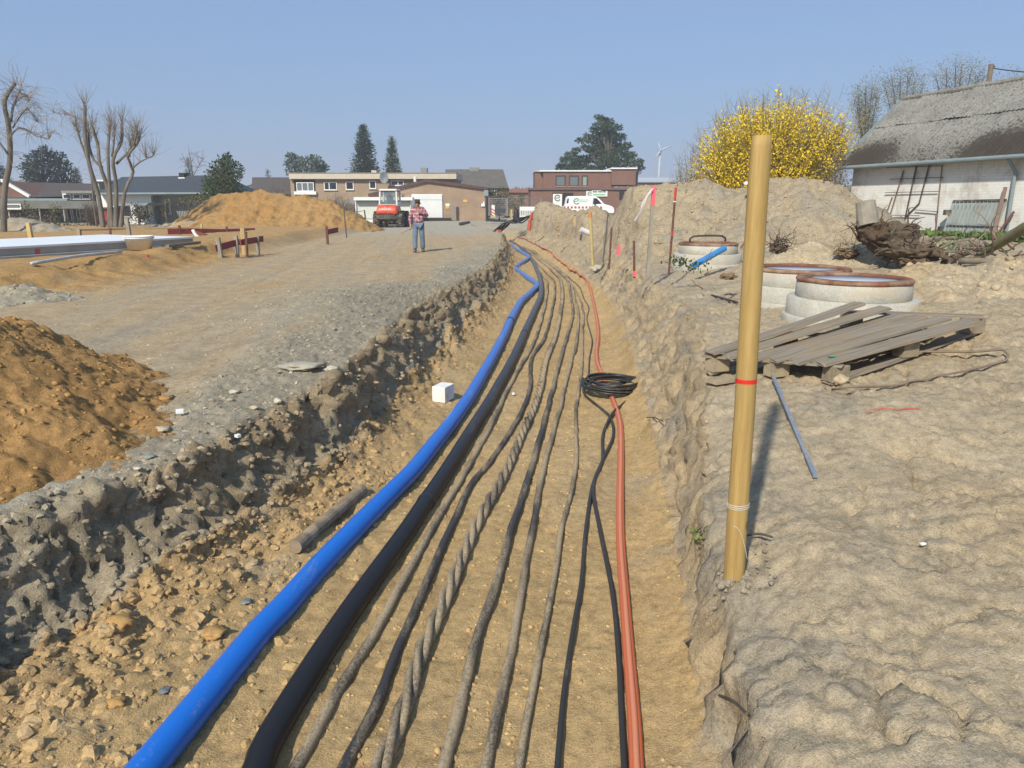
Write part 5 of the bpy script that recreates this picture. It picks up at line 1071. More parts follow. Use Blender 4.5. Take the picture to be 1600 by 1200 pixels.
t, rf = roof_house('house', 'house with a steep grey brown tiled roof behind the garage', 694, 795, 264.5, 294, 330, 86, 9, tile, M_brickR, 2, 9, [(733, 748, 261.5)])
window(772, 297, 776, 306, 86.35, t); rect(690, 296, 770, 300, 85.9, .2, 'eave_board', M_ldk, t)
t, rf = roof_house('house', 'low house with a red tiled roof far behind the construction fence', 793, 838, 295, 301, 320, 118, 8, plain('red_tile', (.28, .105, .06), .9, .2, 2), M_brickR, 2, 2)
# red brown house with flat roofs
d = 82.0; t = bld('house', 'red brown brick house with white roof edge and three upper windows', 915, d)
rect(849, 267.5, 957, 297, d + 1, 8, 'wall', M_brickR, t); rect(836, 268, 850, 297, d + 1.5, 7, 'wall', M_brickR, t); rect(956, 263.5, 995, 289, d + .6, 7.5, 'wall', M_brickR, t)
rect(829, 296, 1004, 342, d, 10, 'wall', M_brickR, t, sinkz=1); rect(828, 293.6, 1005, 296.6, d - .2, 10.4, 'ledge', plain('ledge', (.17, .10, .075), .9), t)
rect(843, 265.8, 957.5, 268, d + .8, 8.4, 'roof_edge', M_wht, t); rect(955, 261.8, 996, 264, d + .4, 8, 'roof_edge', M_wht, t); rect(835.3, 266.4, 843, 268.2, d + 1.3, 7.4, 'roof_edge', M_fascia, t)
M_brf = plain('brown_frame', (.07, .05, .045), .6)
for u0, u1 in ((868, 883.5), (889, 904), (909, 918)): window(u0, 274, u1, 291.5, d + 1, t, M_pane2 if u0 < 909 else glassy('pane_green', (.25, .32, .27), .2), M_brf, (), .12)
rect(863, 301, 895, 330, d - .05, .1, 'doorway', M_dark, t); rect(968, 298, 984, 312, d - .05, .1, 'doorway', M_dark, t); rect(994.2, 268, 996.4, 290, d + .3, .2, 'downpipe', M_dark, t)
M_sgrey = plain('sign_grey', (.13, .15, .16), .5); M_sgreen = plain('sign_green', (.22, .50, .25), .5)
def elogo(par, c, r, mat=M_sgrey):
    a = np.linspace(R(35), R(330), 22); MB().tube([c + np.array((r * math.cos(k), 0, r * math.sin(k))) for k in a], r * .16, 6).build('emblem', mat, par); MB().beam(c + (-r * .8, 0, -r * .1), c + (r * .85, 0, r * .35), r * .3, r * .25).build('emblem', M_sgreen, par)
def words(par, u, v, d, row, h, mat):
    """small print that cannot be read at this distance"""
    for (x0, x1) in row: rect(u + x0, v, u + x1, v + h, d, .012, 'print', mat, par)
ts_ = thing('sign_board', 'white wall sign with round emblem on the red brown house', 'sign', PD(932, 303, d - .1)); rect(916, 298.5, 949, 307, d - .12, .06, 'board', M_wht, ts_); rect(925, 297, 940, 299, d - .115, .05, 'board_top', M_wht, ts_); elogo(ts_, PD(921.5, 302.8, d - .14), .21)
words(ts_, 926.5, 298.3, d - .135, [(0, 1.6), (2, 3.4), (3.8, 5.4), (5.8, 6.6), (8.4, 10), (10.4, 11.6), (12, 13.6), (14, 15), (16, 20)], 2.4, M_sgrey); words(ts_, 926.5, 302.8, d - .135, [(0, 2), (2.4, 5), (5.4, 8), (8.4, 11), (11.4, 14), (14.4, 17), (17.4, 19.6)], 2.4, M_sgreen)
ts_ = thing('sign_board', 'tall white upright sign with round emblem left of the van', 'sign', PD(870, 330, 79)); rect(864, 303, 878, 326, 79, .1, 'board', M_wht, ts_); elogo(ts_, PD(871, 309.2, 78.97), .28)
for u in (865, 877): rect(u - .6, 325, u + .6, 345, 79.02, .06, 'leg', M_chim, ts_)
# white van
dv = 75.0; pv = PD(918, 330, dv); pv[2] = G(pv[0], dv); t = thing('van', 'white delivery van with round emblem parked before the red brown house', 'van', pv)
Z0 = pv[2]; k = dv / FOC * .985; X0 = PD(882, 330, dv)[0]; Lv = 4.95; xx = lambda f_: X0 + f_ * Lv
side = [(0, .35), (0, 1.0), (.015, 1.15), (.045, 1.88), (.07, 1.98), (.50, 2.0), (.62, 1.95), (.70, 1.72), (.795, 1.22), (.93, 1.05), (.985, .88), (1.0, .6), (.99, .35)]
M_van = plain('van_white', (.78, .79, .78), .35, .04, 2, spec=.5)
MB().prism([(xx(a), dv - .0, Z0 + z) for a, z in side], (0, 1.85, 0)).build('body', M_van, t, bevel=.05)
MB().prism([(xx(a), dv - .012, Z0 + z) for a, z in ((.575, 1.80), (.64, 1.78), (.745, 1.24), (.565, 1.22))], (0, .01, 0)).build('side_window', M_pane, t); MB().prism([(xx(a), dv - .012, Z0 + z) for a, z in ((.035, 1.30), (.055, 1.76), (.085, 1.76), (.075, 1.30))], (0, .01, 0)).build('side_window', M_pane, t)
for f_ in (.20, .80): w_ = MB().cyl((xx(f_), dv - .02, Z0 + .33), (xx(f_), dv + .2, Z0 + .33), .33, .33, 20).build('wheel', M_tyre, t); MB().cyl((xx(f_), dv - .03, Z0 + .33), (xx(f_), dv, Z0 + .33), .2, .2, 14).build('rim', M_rim, w_)
MB().box((xx(.985), dv + .25, Z0 + .82), (.1, .3, .16)).build('headlight', M_pane2, t); MB().box((xx(.60), dv - .12, Z0 + 1.28), (.12, .2, .2)).build('mirror', M_dark, t); MB().box((xx(.555), dv - .008, Z0 + 1.2), (.012, .012, 1.3)).build('door_joint', M_chim, t); MB().box((xx(.30), dv - .008, Z0 + 1.2), (.012, .012, 1.3)).build('door_joint', M_chim, t)
elogo(t, np.array((xx(.235), dv - .02, Z0 + 1.5)), .26); 
for a, b, z, mt in ((.30, .40, 1.62, M_sgreen), (.41, .48, 1.62, M_sgreen), (.30, .45, 1.45, M_sgreen)): MB().box((xx((a + b) / 2), dv - .012, Z0 + z), ((b - a) * Lv, .012, .07)).build('print', mt, t)
# barriers, fences, beacon
M_bred = plain('barrier_red', (.42, .08, .06), .5); 
db = 72.0; t = thing('barrier', 'red and white barrier board in front of the white van', 'barrier', PD(910, 330, db)); rect(879, 322.0, 942, 326.2, db, .04, 'board', M_wht, t)
for k in range(11): rect(880.5 + 5.7 * k, 322.4, 883.6 + 5.7 * k, 325.8, db - .012, .01, 'red_field', M_bred, t)
for u in (884, 912, 938): rect(u - .4, 322, u + .4, 342, db + .05, .05, 'leg', M_chim, t)
db = 62.0; t = thing('barrier', 'white plastic barrier fence left of the pointed heap', 'barrier', PD(824, 336, db))
rect(812, 323, 838, 329, db, .05, 'panel', M_wht, t)
for k in range(9): rect(812.2 + 3 * k, 329, 813.6 + 3 * k, 337, db, .05, 'slat', M_wht, t)
rect(812, 336.8, 838, 338.6, db, .05, 'rail', M_wht, t)
M_galv = plain('galvanised', (.36, .38, .38), .45, .1, 4, metal=.4)
def cfence(label, u0, u1, v0, v1, d0, d1):
    t = thing('construction_fence', label, 'fence', PD((u0 + u1) / 2, v1, (d0 + d1) / 2)); a, b, c, e = PD(u0, v0, d0), PD(u1, v0, d1), PD(u1, v1, d1), PD(u0, v1, d0)
    MB().tube([e, a], .035, 6).tube([b, c], .035, 6).tube([a, b], .03, 6).tube([e, c], .03, 6).build('frame', M_galv, t); q = MB()
    for k in np.linspace(0, 1, 24)[1:-1]: q.beam(a + (b - a) * k, e + (c - e) * k, .008, .008)
    for k in np.linspace(0, 1, 10)[1:-1]: q.beam(a + (e - a) * k, b + (c - b) * k, .008, .008)
    tag(q.build('wire_mesh', M_galv, t), kind='stuff')
    for p in (e, c): MB().box(p + (0, 0, .02), (.3, .6, .14)).build('foot', M_dark, t)
cfence('construction fence panel left of the hedge gap beside the garage', 764, 791, 310, 339, 63, 63.4); cfence('tall construction fence panel behind the black sheet', 793, 845, 309, 339.5, 62.5, 66)
t = thing('warning_beacon', 'red and white striped warning beacon at the garage corner', 'beacon', PD(770.5, 338, 61)); rect(768, 320.5, 773, 337, 61, .06, 'panel', M_wht, t)
for k in range(3):
    p = [PD(768, 325 + 4.6 * k, 60.98), PD(773, 328.5 + 4.6 * k, 60.98), PD(773, 330.6 + 4.6 * k, 60.98), PD(768, 327.1 + 4.6 * k, 60.98)]; MB().prism(p, (0, .012, 0)).build('stripe', M_bred, t)
rect(766.5, 337, 774.5, 340, 60.8, .5, 'foot', M_ylw, t)
t = thing('wheelbarrow', 'dark wheelbarrow standing behind the construction fence', 'wheelbarrow', PD(782, 336, 64)); MB().box(PD(781, 329, 64.5), (.9, .6, .4), top=1.3).build('tray', plain('navy', (.02, .022, .04), .6), t); MB().lathe([(.12, -.04), (.2, -.05), (.2, .05), (.12, .04)], 14, PD(775.5, 333, 64.3), True).build('wheel', M_tyre, t); MB().beam(PD(783, 331, 64.2), PD(788, 336, 64.2), .04, .04).build('leg', M_ldk, t)
stake('wooden_stake', 'yellow stake standing beside the black sheet', 799, 327, 799, 346, .06, M_ylw, d=46)
p = PD(806.5, 337, 45.5); t = thing('black_sheet', 'black plastic sheet draped over a post at the trench end', 'sheet', p); MB().lathe([(.02, .42), (.10, .38), (.16, .15), (.20, -.15), (.17, -.38), (.22, -.48)], 9, p).build('sheet', plain('black_foil', (.022, .02, .022), .55), t)
tag(MB().box(PD(807, 346, 44.5), (.6, .5, .25), .4, top=.7).build('cement_bag', plain('grey_blue_bag', (.22, .24, .33), .7)), 'grey blue bag lying at the foot of the black sheet', 'bag')

# ------------------------------------------------------------ left hand houses
M_slate = plain('slate_roof', (.055, .065, .072), .7, .15, 2); M_brnroof = plain('brown_roof', (.085, .07, .06), .85, .25, 3)
d = 58.0; t = bld('house', 'white rendered bungalow with a dark slate roof behind the pollard tree', 250, d)
rect(150, 305, 240, 345, d, 8, 'wall', M_wht, t, sinkz=1); rect(240, 305, 330, 345, d + .6, 7, 'wall', plain('white_render_shaded', (.30, .30, .27), .8), t, sinkz=1)  # right wall: white render with shade put into its grey colour
a, b = PD(150, 303, d - .7), PD(348, 302, d - .7); dr = d + 4.5; r0, r1 = PD(190, 276.5, dr), PD(345, 273.5, dr); rf = MB().add(np.array([a, b, r1, r0, b + (0, 10.5, 0), a + (0, 10.5, 0)]), [(0, 1, 2, 3), (3, 2, 4, 5), (0, 3, 5), (1, 4, 2), (0, 5, 4, 1)]).build('roof', M_slate, t)
MB().beam(a + (0, -.08, .02), b + (0, -.08, .02), .14, .14).build('gutter', M_zinc, t); rect(279, 270, 288, 277, dr - .5, .9, 'chimney', M_dark, rf); rect(278.5, 277, 288.5, 280.5, dr - .9, .9, 'chimney_flashing', M_wht, rf)
window(185, 321, 205, 338, d, t, None, M_brf, (.5,)); window(258, 311, 268, 334, d + .6, t, M_pane2, None); rect(242, 308, 247, 345, d + .3, .2, 'corner_board', plain('sage_board', (.25, .33, .29), .7), t)
pg = MB(); pg.prism([PD(176, 318, d - 3), PD(232, 317, d - 3), PD(228, 321, d - 3), PD(176, 321.5, d - 3)], (0, 3, 0)); pg.build('porch_roof', M_zinc, t); rect(228.5, 320, 230.5, 345, d - 2.9, .12, 'porch_post', M_ldk, t)
d = 62.0; t = bld('house', 'brown roofed bungalow with a white gable edge at the far left', 60, d)
rect(-140, 309, 150, 345, d, 8, 'wall', brick_mat('dull_brick', (.15, .105, .08), (.12, .085, .07), (.14, .11, .09)), t, sinkz=1)
a, b = PD(10, 309, d - .6), PD(150, 306, d - .6); dr = d + 4.5; r0, r1 = PD(10, 284, dr), PD(152, 287, dr); MB().add(np.array([a, b, r1, r0, b + (0, 10, 0), a + (0, 10, 0)]), [(0, 1, 2, 3), (3, 2, 4, 5), (0, 3, 5), (1, 4, 2), (0, 5, 4, 1)]).build('roof', M_brnroof, t)
g_ = [PD(-60, 309, d - 1.2), PD(4, 283.5, d - 1.2), PD(48, 309, d - 1.2)]; MB().prism(g_, (0, 6, 0)).build('gable', brick_mat('gable_red', (.20, .10, .075), (.17, .085, .06), (.2, .14, .1)), t)
for p, q in ((g_[0], g_[1]), (g_[1], g_[2])): MB().beam(p + (0, -.1, .1), q + (0, -.1, .1), .22, .25, up=(0, 1, 0)).build('verge_board', M_wht, t)
for k, (u0, u1) in enumerate(((98, 112), (114, 127), (128, 142))): window(u0, 303, u1, 311, d - 1.0, t)
rect(95, 298, 146, 302, d - 1.6, 1.4, 'dormer_roof', M_chim, t); rect(97, 302, 144, 312, d - .95, 1.2, 'dormer_wall', M_fascia, t); rect(0, 310, 105, 313.5, d - 1.5, 1.2, 'gutter', M_zinc, t)
rect(-140, 313.6, 150, 326, d - 2.8, 2.8, 'veranda_roof', plain('veranda', (.15, .155, .135), .8, .2, 1), t)
for u in (-40, 14, 62, 100, 146): rect(u - 1, 326, u + 1, 346, d - 2.7, .15, 'veranda_post', M_fascia, t)
for u0, u1 in ((101, 108), (110, 117), (119, 128)): window(u0, 327, u1, 347, d - .01, t, None, M_frame)
window(2, 318.5, 34, 326.5, d - 2.82, t, M_pane2)
p = PD(152, 300, 60); t = thing('outbuilding', 'narrow pale tower shed between the two bungalows', 'shed', (p[0], 60, 0)); rect(147, 283, 162, 345, 60, 3, 'wall', plain('pale_grey_board', (.30, .33, .31), .7), t, sinkz=1); rect(145.5, 281, 163, 283.2, 59.8, 3.4, 'roof', M_wht, t)
t = thing('playhouse', 'small red garden shed behind the bare tree trunks', 'shed', PD(158, 340, 52)); rect(147, 326, 172, 352, 52, 2, 'wall', plain('shed_red', (.30, .045, .045), .7, .2, 2), t, sinkz=1); rect(145, 324, 174, 326.5, 51.8, 2.4, 'roof', M_brnroof, t); rect(152, 331, 160, 350, 51.95, .1, 'door', plain('shed_crimson', (.42, .03, .06), .6), t)
t = thing('garden_fence', 'dark board fence left of the large sand heap', 'fence', PD(290, 340, 50))
for k in range(22): rect(268 + 2.5 * k, 321 + .3 * math.sin(k * 2), 270.2 + 2.5 * k, 346, 50 + .05 * (k % 2), .05, 'fence_board', plain('dark_fence', (.05, .052, .045), .9, .3, 4), t)
t = thing('garden_fence', 'low red brown fence at the left foot of the sand heap', 'fence', PD(315, 335, 49))
for k in range(8): rect(300 + 3.6 * k, 334 - 2.4 * k * .5, 303.3 + 3.6 * k, 345, 49, .05, 'fence_board', plain('redbrown_fence', (.20, .07, .05), .9, .2, 4), t)
t, rf = roof_house('house', 'distant brown roofed house behind the large sand heap', 393, 456, 277, 303, 320, 92, 9, M_brnroof, M_brickT, 1, 1)
rect(-900, 318, 3000, 330, 260, 4, 'far_building', M_wht, None) if False else None
t, rf = roof_house('shed', 'grey roofed shed far behind beside the wind turbine', 997, 1072, 277.5, 285, 300, 120, 10, plain('sheet_roof', (.40, .44, .47), .6, .08, 1), M_brickR, 0, 0); t['category'] = 'shed'

# ------------------------------------------------------------ barn on the right
c0 = np.array((12.35, 27.7, 0)); c1 = np.array((16.6, 13.2, 0)); bd = (c1 - c0) / np.linalg.norm(c1 - c0); bn = np.array((-bd[1], bd[0], 0)); BL = np.linalg.norm(c1 - c0)
t = thing('barn', 'whitewashed brick barn with a mossy corrugated roof at the right', 'barn', c0)
m, tt, pp = base_mat('whitewash_brick', .9, 0, .15); tc = N(tt, 'ShaderNodeTexCoord'); sx = N(tt, 'ShaderNodeSeparateXYZ'); tt.links.new(tc.outputs['Object'], sx.inputs[0])
cb = N(tt, 'ShaderNodeCombineXYZ'); ml = N(tt, 'ShaderNodeMath', operation='MULTIPLY'); ml.inputs[1].default_value = -1 / abs(bd[1]); tt.links.new(sx.outputs[1], ml.inputs[0]); tt.links.new(ml.outputs[0], cb.inputs[0]); tt.links.new(sx.outputs[2], cb.inputs[1])
b = N(tt, 'ShaderNodeTexBrick'); b.inputs['Scale'].default_value = 1; b.inputs['Brick Width'].default_value = .26; b.inputs['Row Height'].default_value = .085; b.inputs['Mortar Size'].default_value = .008
for nm, cc_ in (('Color1', (.74, .73, .68)), ('Color2', (.70, .69, .64)), ('Mortar', (.64, .63, .58))): b.inputs[nm].default_value = (*cc_, 1)
tt.links.new(cb.outputs[0], b.inputs['Vector']); n1 = noise(tt, tc.outputs['Object'], 1.1, 7, .7); n2 = noise(tt, coords(tt, (1, 1, .25)), 2.5, 6, .7)
c = mix(tt, ramp(tt, n1, [(.52, 0), (.68, .75)]), b.outputs[0], (.42, .36, .29)); c = mix(tt, ramp(tt, n2, [(.55, 0), (.72, .6)]), c, (.30, .29, .25)); tt.links.new(c, pp.inputs['Base Color']); bump(tt, pp, b.outputs['Fac'], -.6, .012)
EH = 3.26; MB().prism([c0 + (0, 0, -.5), c1 + (0, 0, -.5), c1 + bn * 4.2 + (0, 0, -.5), c0 + bn * 4.2 + (0, 0, -.5)], (0, 0, EH + .45)).build('wall', m, t)
hw, rise = 2.1, 1.98
gv = [c0 + (0, 0, EH - .06), c0 + bn * 2 * hw + (0, 0, EH - .06), c0 + bn * hw + (0, 0, EH + rise - .06)]; MB().prism(gv, bd * .2).build('gable', m, t)
m2, tt, pp = base_mat('mossy_fibre_cement', .95, 0, .1); v = coords(tt); n1 = noise(tt, v, 1.3, 7, .7); n2 = noise(tt, v, 11, 6, .75); n3 = noise(tt, v, .42, 5, .6)
c = mix(tt, ramp(tt, n1, [(.3, 0), (.7, 1)]), (.18, .175, .15), (.35, .34, .30)); c = mix(tt, ramp(tt, n2, [(.36, .9), (.50, 0)]), c, (.075, .068, .055))
at = N(tt, 'ShaderNodeAttribute', attribute_name='moss'); s1 = N(tt, 'ShaderNodeMath', operation='MULTIPLY_ADD'); s1.inputs[1].default_value = .55; tt.links.new(at.outputs['Fac'], s1.inputs[0]); n2b = N(tt, 'ShaderNodeMath', operation='MULTIPLY'); n2b.inputs[1].default_value = 1.9; tt.links.new(n2, n2b.inputs[0]); tt.links.new(n2b.outputs[0], s1.inputs[2])
s2 = N(tt, 'ShaderNodeMath', operation='MULTIPLY_ADD'); s2.inputs[1].default_value = .5; tt.links.new(n1, s2.inputs[0]); tt.links.new(s1.outputs[0], s2.inputs[2])
n3b = N(tt, 'ShaderNodeMath', operation='MULTIPLY_ADD'); n3b.inputs[1].default_value = .7; n3b.inputs[2].default_value = -.35; tt.links.new(n3, n3b.inputs[0]); s3 = N(tt, 'ShaderNodeMath', operation='ADD'); tt.links.new(s2.outputs[0], s3.inputs[0]); tt.links.new(n3b.outputs[0], s3.inputs[1]); s2 = s3
hf = N(tt, 'ShaderNodeMath', operation='MULTIPLY'); hf.inputs[1].default_value = .5; tt.links.new(s2.outputs[0], hf.inputs[0]); s2 = hf
c = mix(tt, ramp(tt, s2.outputs[0], [(.665, 0), (.76, .9)]), c, (.035, .026, .018)); tt.links.new(c, pp.inputs['Base Color']); bump(tt, pp, n2, .6, .02)
dn = np.cross(bd, bn); slope_v = (bn * hw + np.array((0, 0, rise))); SLn = np.linalg.norm(slope_v); sv = slope_v / SLn; up_n = np.cross(bd, sv); up_n *= np.sign(up_n[2])
NS = 15; wsh = (BL + .5) / NS
for side_ in (0, 1):
    for k in range(NS):
        if side_ == 1 and k > 0: continue
        for row in range(2) if side_ == 0 else (0,):
            wid = wsh if side_ == 0 else BL + .5; ncol_ = 22 if side_ == 0 else 4; u = np.linspace(-.07, wid + .07, ncol_); f0 = np.linspace(-.55 if row == 0 else SLn * .49, SLn * .52 if (row == 0 and side_ == 0) else SLn + .02, 8)
            U, S2 = np.meshgrid(u, f0); base_ = c0 + bd * (-.3 + k * wid) + np.array((0, 0, EH)); s_v = sv if side_ == 0 else (-bn * hw + np.array((0, 0, rise))) / SLn; un_ = up_n if side_ == 0 else np.cross(s_v, bd) * 1.0
            if side_ == 1: base_ = base_ + bn * 2 * hw; un_ = un_ * np.sign(un_[2])
            wv = .024 * np.sin(U / .146 * 2 * math.pi) + .012 * (k % 2) + .02 * row + .012 * rng.standard_normal() + (.03 * (U / wid - .5) * rng.standard_normal())
            Pq = base_ + U[..., None] * bd + S2[..., None] * s_v + (wv + .02)[..., None] * un_
            Pq2 = Pq - un_ * .012; ii = np.arange(U.size).reshape(U.shape); Fq = np.stack((ii[:-1, :-1], ii[:-1, 1:], ii[1:, 1:], ii[1:, :-1]), -1).reshape(-1, 4)
            V = np.concatenate((Pq.reshape(-1, 3), Pq2.reshape(-1, 3))) - c0
            me = fast_mesh('roof_sheet', V, np.concatenate((Fq, Fq[:, ::-1] + U.size))); o = link('roof_sheet', me, m2, t)
            gx = (U / wid + k) * wid; mo_ = np.clip(1 - S2 / 1.15, 0, 1) * (np.exp(-((gx - 1.0) / 1.3) ** 2) + sm((gx - 4.2) / 2) * 1.0) + .25 * np.clip(.8 - S2, 0, 1) + .5 * sm((gx - 6.0) / 2.5) * np.clip(1 - S2 / 2.4, 0, 1)
            a_ = me.attributes.new('moss', 'FLOAT', 'POINT'); a_.data.foreach_set('value', np.tile(mo_.ravel().astype(np.float32), 2))
rg_ = [c0 + bn * hw - bd * .32 + (0, 0, EH + rise + .06), c1 + bn * hw + bd * .3 + (0, 0, EH + rise + .06)]; MB().tube(rg_, .09, 10).build('ridge_cap', m2, t)
MB().beam(c0 - bd * .33 + (0, 0, EH - .05) - bn * .15, c0 - bd * .33 + bn * hw + (0, 0, EH + rise + .02), .03, .16, up=up_n).build('verge_board', M_zinc, t)
gp = [c0 - bn * .45 - bd * .3 + (0, 0, EH - .42), c1 - bn * .45 + bd * .2 + (0, 0, EH - .38)]; MB().tube(gp, .065, 10).build('gutter', M_zinc, t)
fw_ = lambda s, z, o=-.03: c0 + bd * s + bn * o + np.array((0, 0, z))
MB().tube([fw_(6.5, EH - .45, -.42), fw_(6.5, EH - .8, -.08), fw_(6.5, .3, -.08)], .05, 8).build('downpipe', M_zinc, t)
# trellis of thin laths on the wall
def on_wall(u, v, off=-.05):
    a, b = ray(u, v); d_ = ((c0 + bn * off)[:2] @ bn[:2]) / (np.array((a, 1)) @ bn[:2]); return np.array((a * d_, d_, CAMZ + b * d_))
tr_ = thing('trellis', 'dark wooden trellis laths fixed on the white barn wall', 'trellis', on_wall(1430, 320)); M_lath = plain('dark_lath', (.09, .075, .065), .9); M_lath2 = plain('brown_lath', (.20, .13, .10), .9)
for (u0, v0, u1, v1, w_) in ((1412, 266, 1388, 345, .035), (1432, 259, 1412, 352, .05), (1452, 258, 1436, 318, .045), (1436, 318, 1414, 340, .04), (1472, 260, 1462, 362, .02), (1394, 308, 1384, 336, .03), (1408, 338, 1406, 352, .03), (1432, 350, 1430, 362, .025)): MB().beam(on_wall(u0, v0), on_wall(u1, v1), w_, .03).build('lath', M_lath2 if w_ < .04 else M_lath, tr_)
for (u0, v0, u1, v1) in ((1385, 262, 1474, 259), (1390, 280, 1474, 277), (1383, 301, 1466, 299), (1384, 336, 1436, 337), (1406, 352, 1432, 356), (1430, 328, 1466, 331)): MB().beam(on_wall(u0, v0, -.075), on_wall(u1, v1, -.075), .03, .02).build('lath', M_lath, tr_)
# leaning gate of vertical boards and props
gt = thing('gate', 'weathered slatted gate leaning against the barn wall', 'gate', on_wall(1530, 365, -.4)); M_gate = plain('gate_board', (.30, .34, .32), .8, .25, 5, stretch=(1, 1, .2), dirt=(.22, .19, .14), dirt_amt=.4)
for k in range(14):
    f_ = k / 13; tpu, btu = 1491 + f_ * 81, 1474 + f_ * 76; w_ = MB().beam(on_wall(btu, 368 + 4 * f_, -.45), on_wall(tpu, 314 - 1 * f_, -.12), .10, .025, up=bn); w_.build('gate_board', M_gate, gt)
MB().beam(on_wall(1490, 314, -.16), on_wall(1572, 312, -.16), .06, .05).build('top_rail', M_ldk, gt); MB().beam(on_wall(1480, 350, -.42), on_wall(1556, 352, -.42), .05, .05).build('rail', M_gate, gt)
for u, v in ((1480, 332), (1471, 358)): MB().box(on_wall(u, v, -.3), (.16, .16, .16)).build('hinge', M_ldk, gt)
tag(MB().beam(on_wall(1551, 372, -.75), on_wall(1571, 293, -.06), .09, .06).build('prop_board', M_lath2), 'brown board leaning steeply against the gate', 'board')
tag(MB().beam(on_wall(1553, 374, -.9), on_wall(1584, 331, -.08), .05, .05).build('prop_bar', M_staker), 'rusty bar leaning at the right of the gate', 'bar')
gg = np.random.default_rng(31); n = 1500; s = gg.uniform(2.6, 9, n); o_ = -gg.uniform(.05, .8, n); pts = c0 + bd * s[:, None] + bn * o_[:, None]; pts[:, 2] = hbase(pts[:, 0], pts[:, 1]) + gg.uniform(0, .2, n)
tag(quads('grass', pts, .11, plain('grass_green', (.10, .16, .035), .8, .35, 3), None, gg, 1.5), 'strip of green grass along the foot of the barn wall', kind='stuff')
pu = thing('utility_pole', 'wooden utility pole rising behind the barn roof', 'pole', (PD(1550, 130, 33)[0], 33, 0)); q = PD(1549, 100, 33); MB().tube([(q[0] + .05, 33, -.2), (q[0], 33, q[2])], [.13, .10], 10).build('pole', plain('pole_wood', (.20, .155, .11), .9, .3), pu)
w0 = q + (0, 0, -.15); w1 = PD(1720, 112, 30); z = np.linspace(0, 1, 12); MB().tube(w0 + (w1 - w0) * z[:, None] + np.array((0, 0, -1)) * (.5 * z * (1 - z))[:, None], .022, 5).build('wire', M_dark, pu); MB().cyl(q + (0, 0, -.1), q + (.15, 0, -.1), .04, .04, 6).build('insulator', M_dark, pu)
# ------------------------------------------------------------ trees and shrubs
def needle_mat(name, c, c2):
    m, t, p = base_mat(name, .8, 0, .2); v = coords(t); n = noise(t, v, .9, 5, .7); n2 = noise(t, v, 7, 3, .7)
    k = mix(t, ramp(t, n, [(.35, 0), (.65, 1)]), c, c2); k = mix(t, 1, k, ramp(t, n2, [(.3, .65), (.7, 1.3)]), 'MULTIPLY'); t.links.new(k, p.inputs['Base Color']); return m
M_fir = needle_mat('fir_needles', (.030, .050, .028), (.05, .072, .035)); M_pine = needle_mat('pine_needles', (.030, .055, .025), (.055, .085, .035)); M_blue_n = needle_mat('cedar_needles', (.08, .115, .095), (.12, .16, .13)); M_thuja = needle_mat('thuja_needles', (.04, .065, .02), (.07, .09, .03)); M_dkfir = needle_mat('dark_fir_needles', (.026, .042, .032), (.04, .06, .042))  # last one: darker, bluer needles for the conifers on the left
M_trunk = plain('tree_trunk', (.13, .105, .08), .9, .35, 6); M_paletrunk = plain('grey_trunk', (.165, .145, .115), .9, .45, 5, stretch=(1, 1, .3)); M_twig = plain('twig', (.17, .14, .115), .9, .2); M_twigp = plain('pale_twig', (.27, .235, .19), .9, .2)
def base_of(u, d, z=None): p = PD(u, 330, d); p[2] = G(p[0], p[1]) if z is None else z; return p
def sprays(c, dirs, lens, wid, g_):
    """leaf-sized needle sprays: elongated rhombs"""
    n = len(c); dirs = dirs / (np.linalg.norm(dirs, axis=1)[:, None] + 1e-9); r = g_.standard_normal((n, 3)); r -= dirs * (dirs * r).sum(1)[:, None]; r /= np.linalg.norm(r, axis=1)[:, None]
    L_ = lens[:, None]; w = wid[:, None]; return np.stack((c, c + dirs * L_ * .5 + r * w, c + dirs * L_, c + dirs * L_ * .5 - r * w), 1).reshape(-1, 3)
def tree_mesh(name, V, mat, par):
    V = V - XF[par.name][0]; return link(name, fast_mesh(name, V, np.arange(len(V)).reshape(-1, 4), False), mat, par)
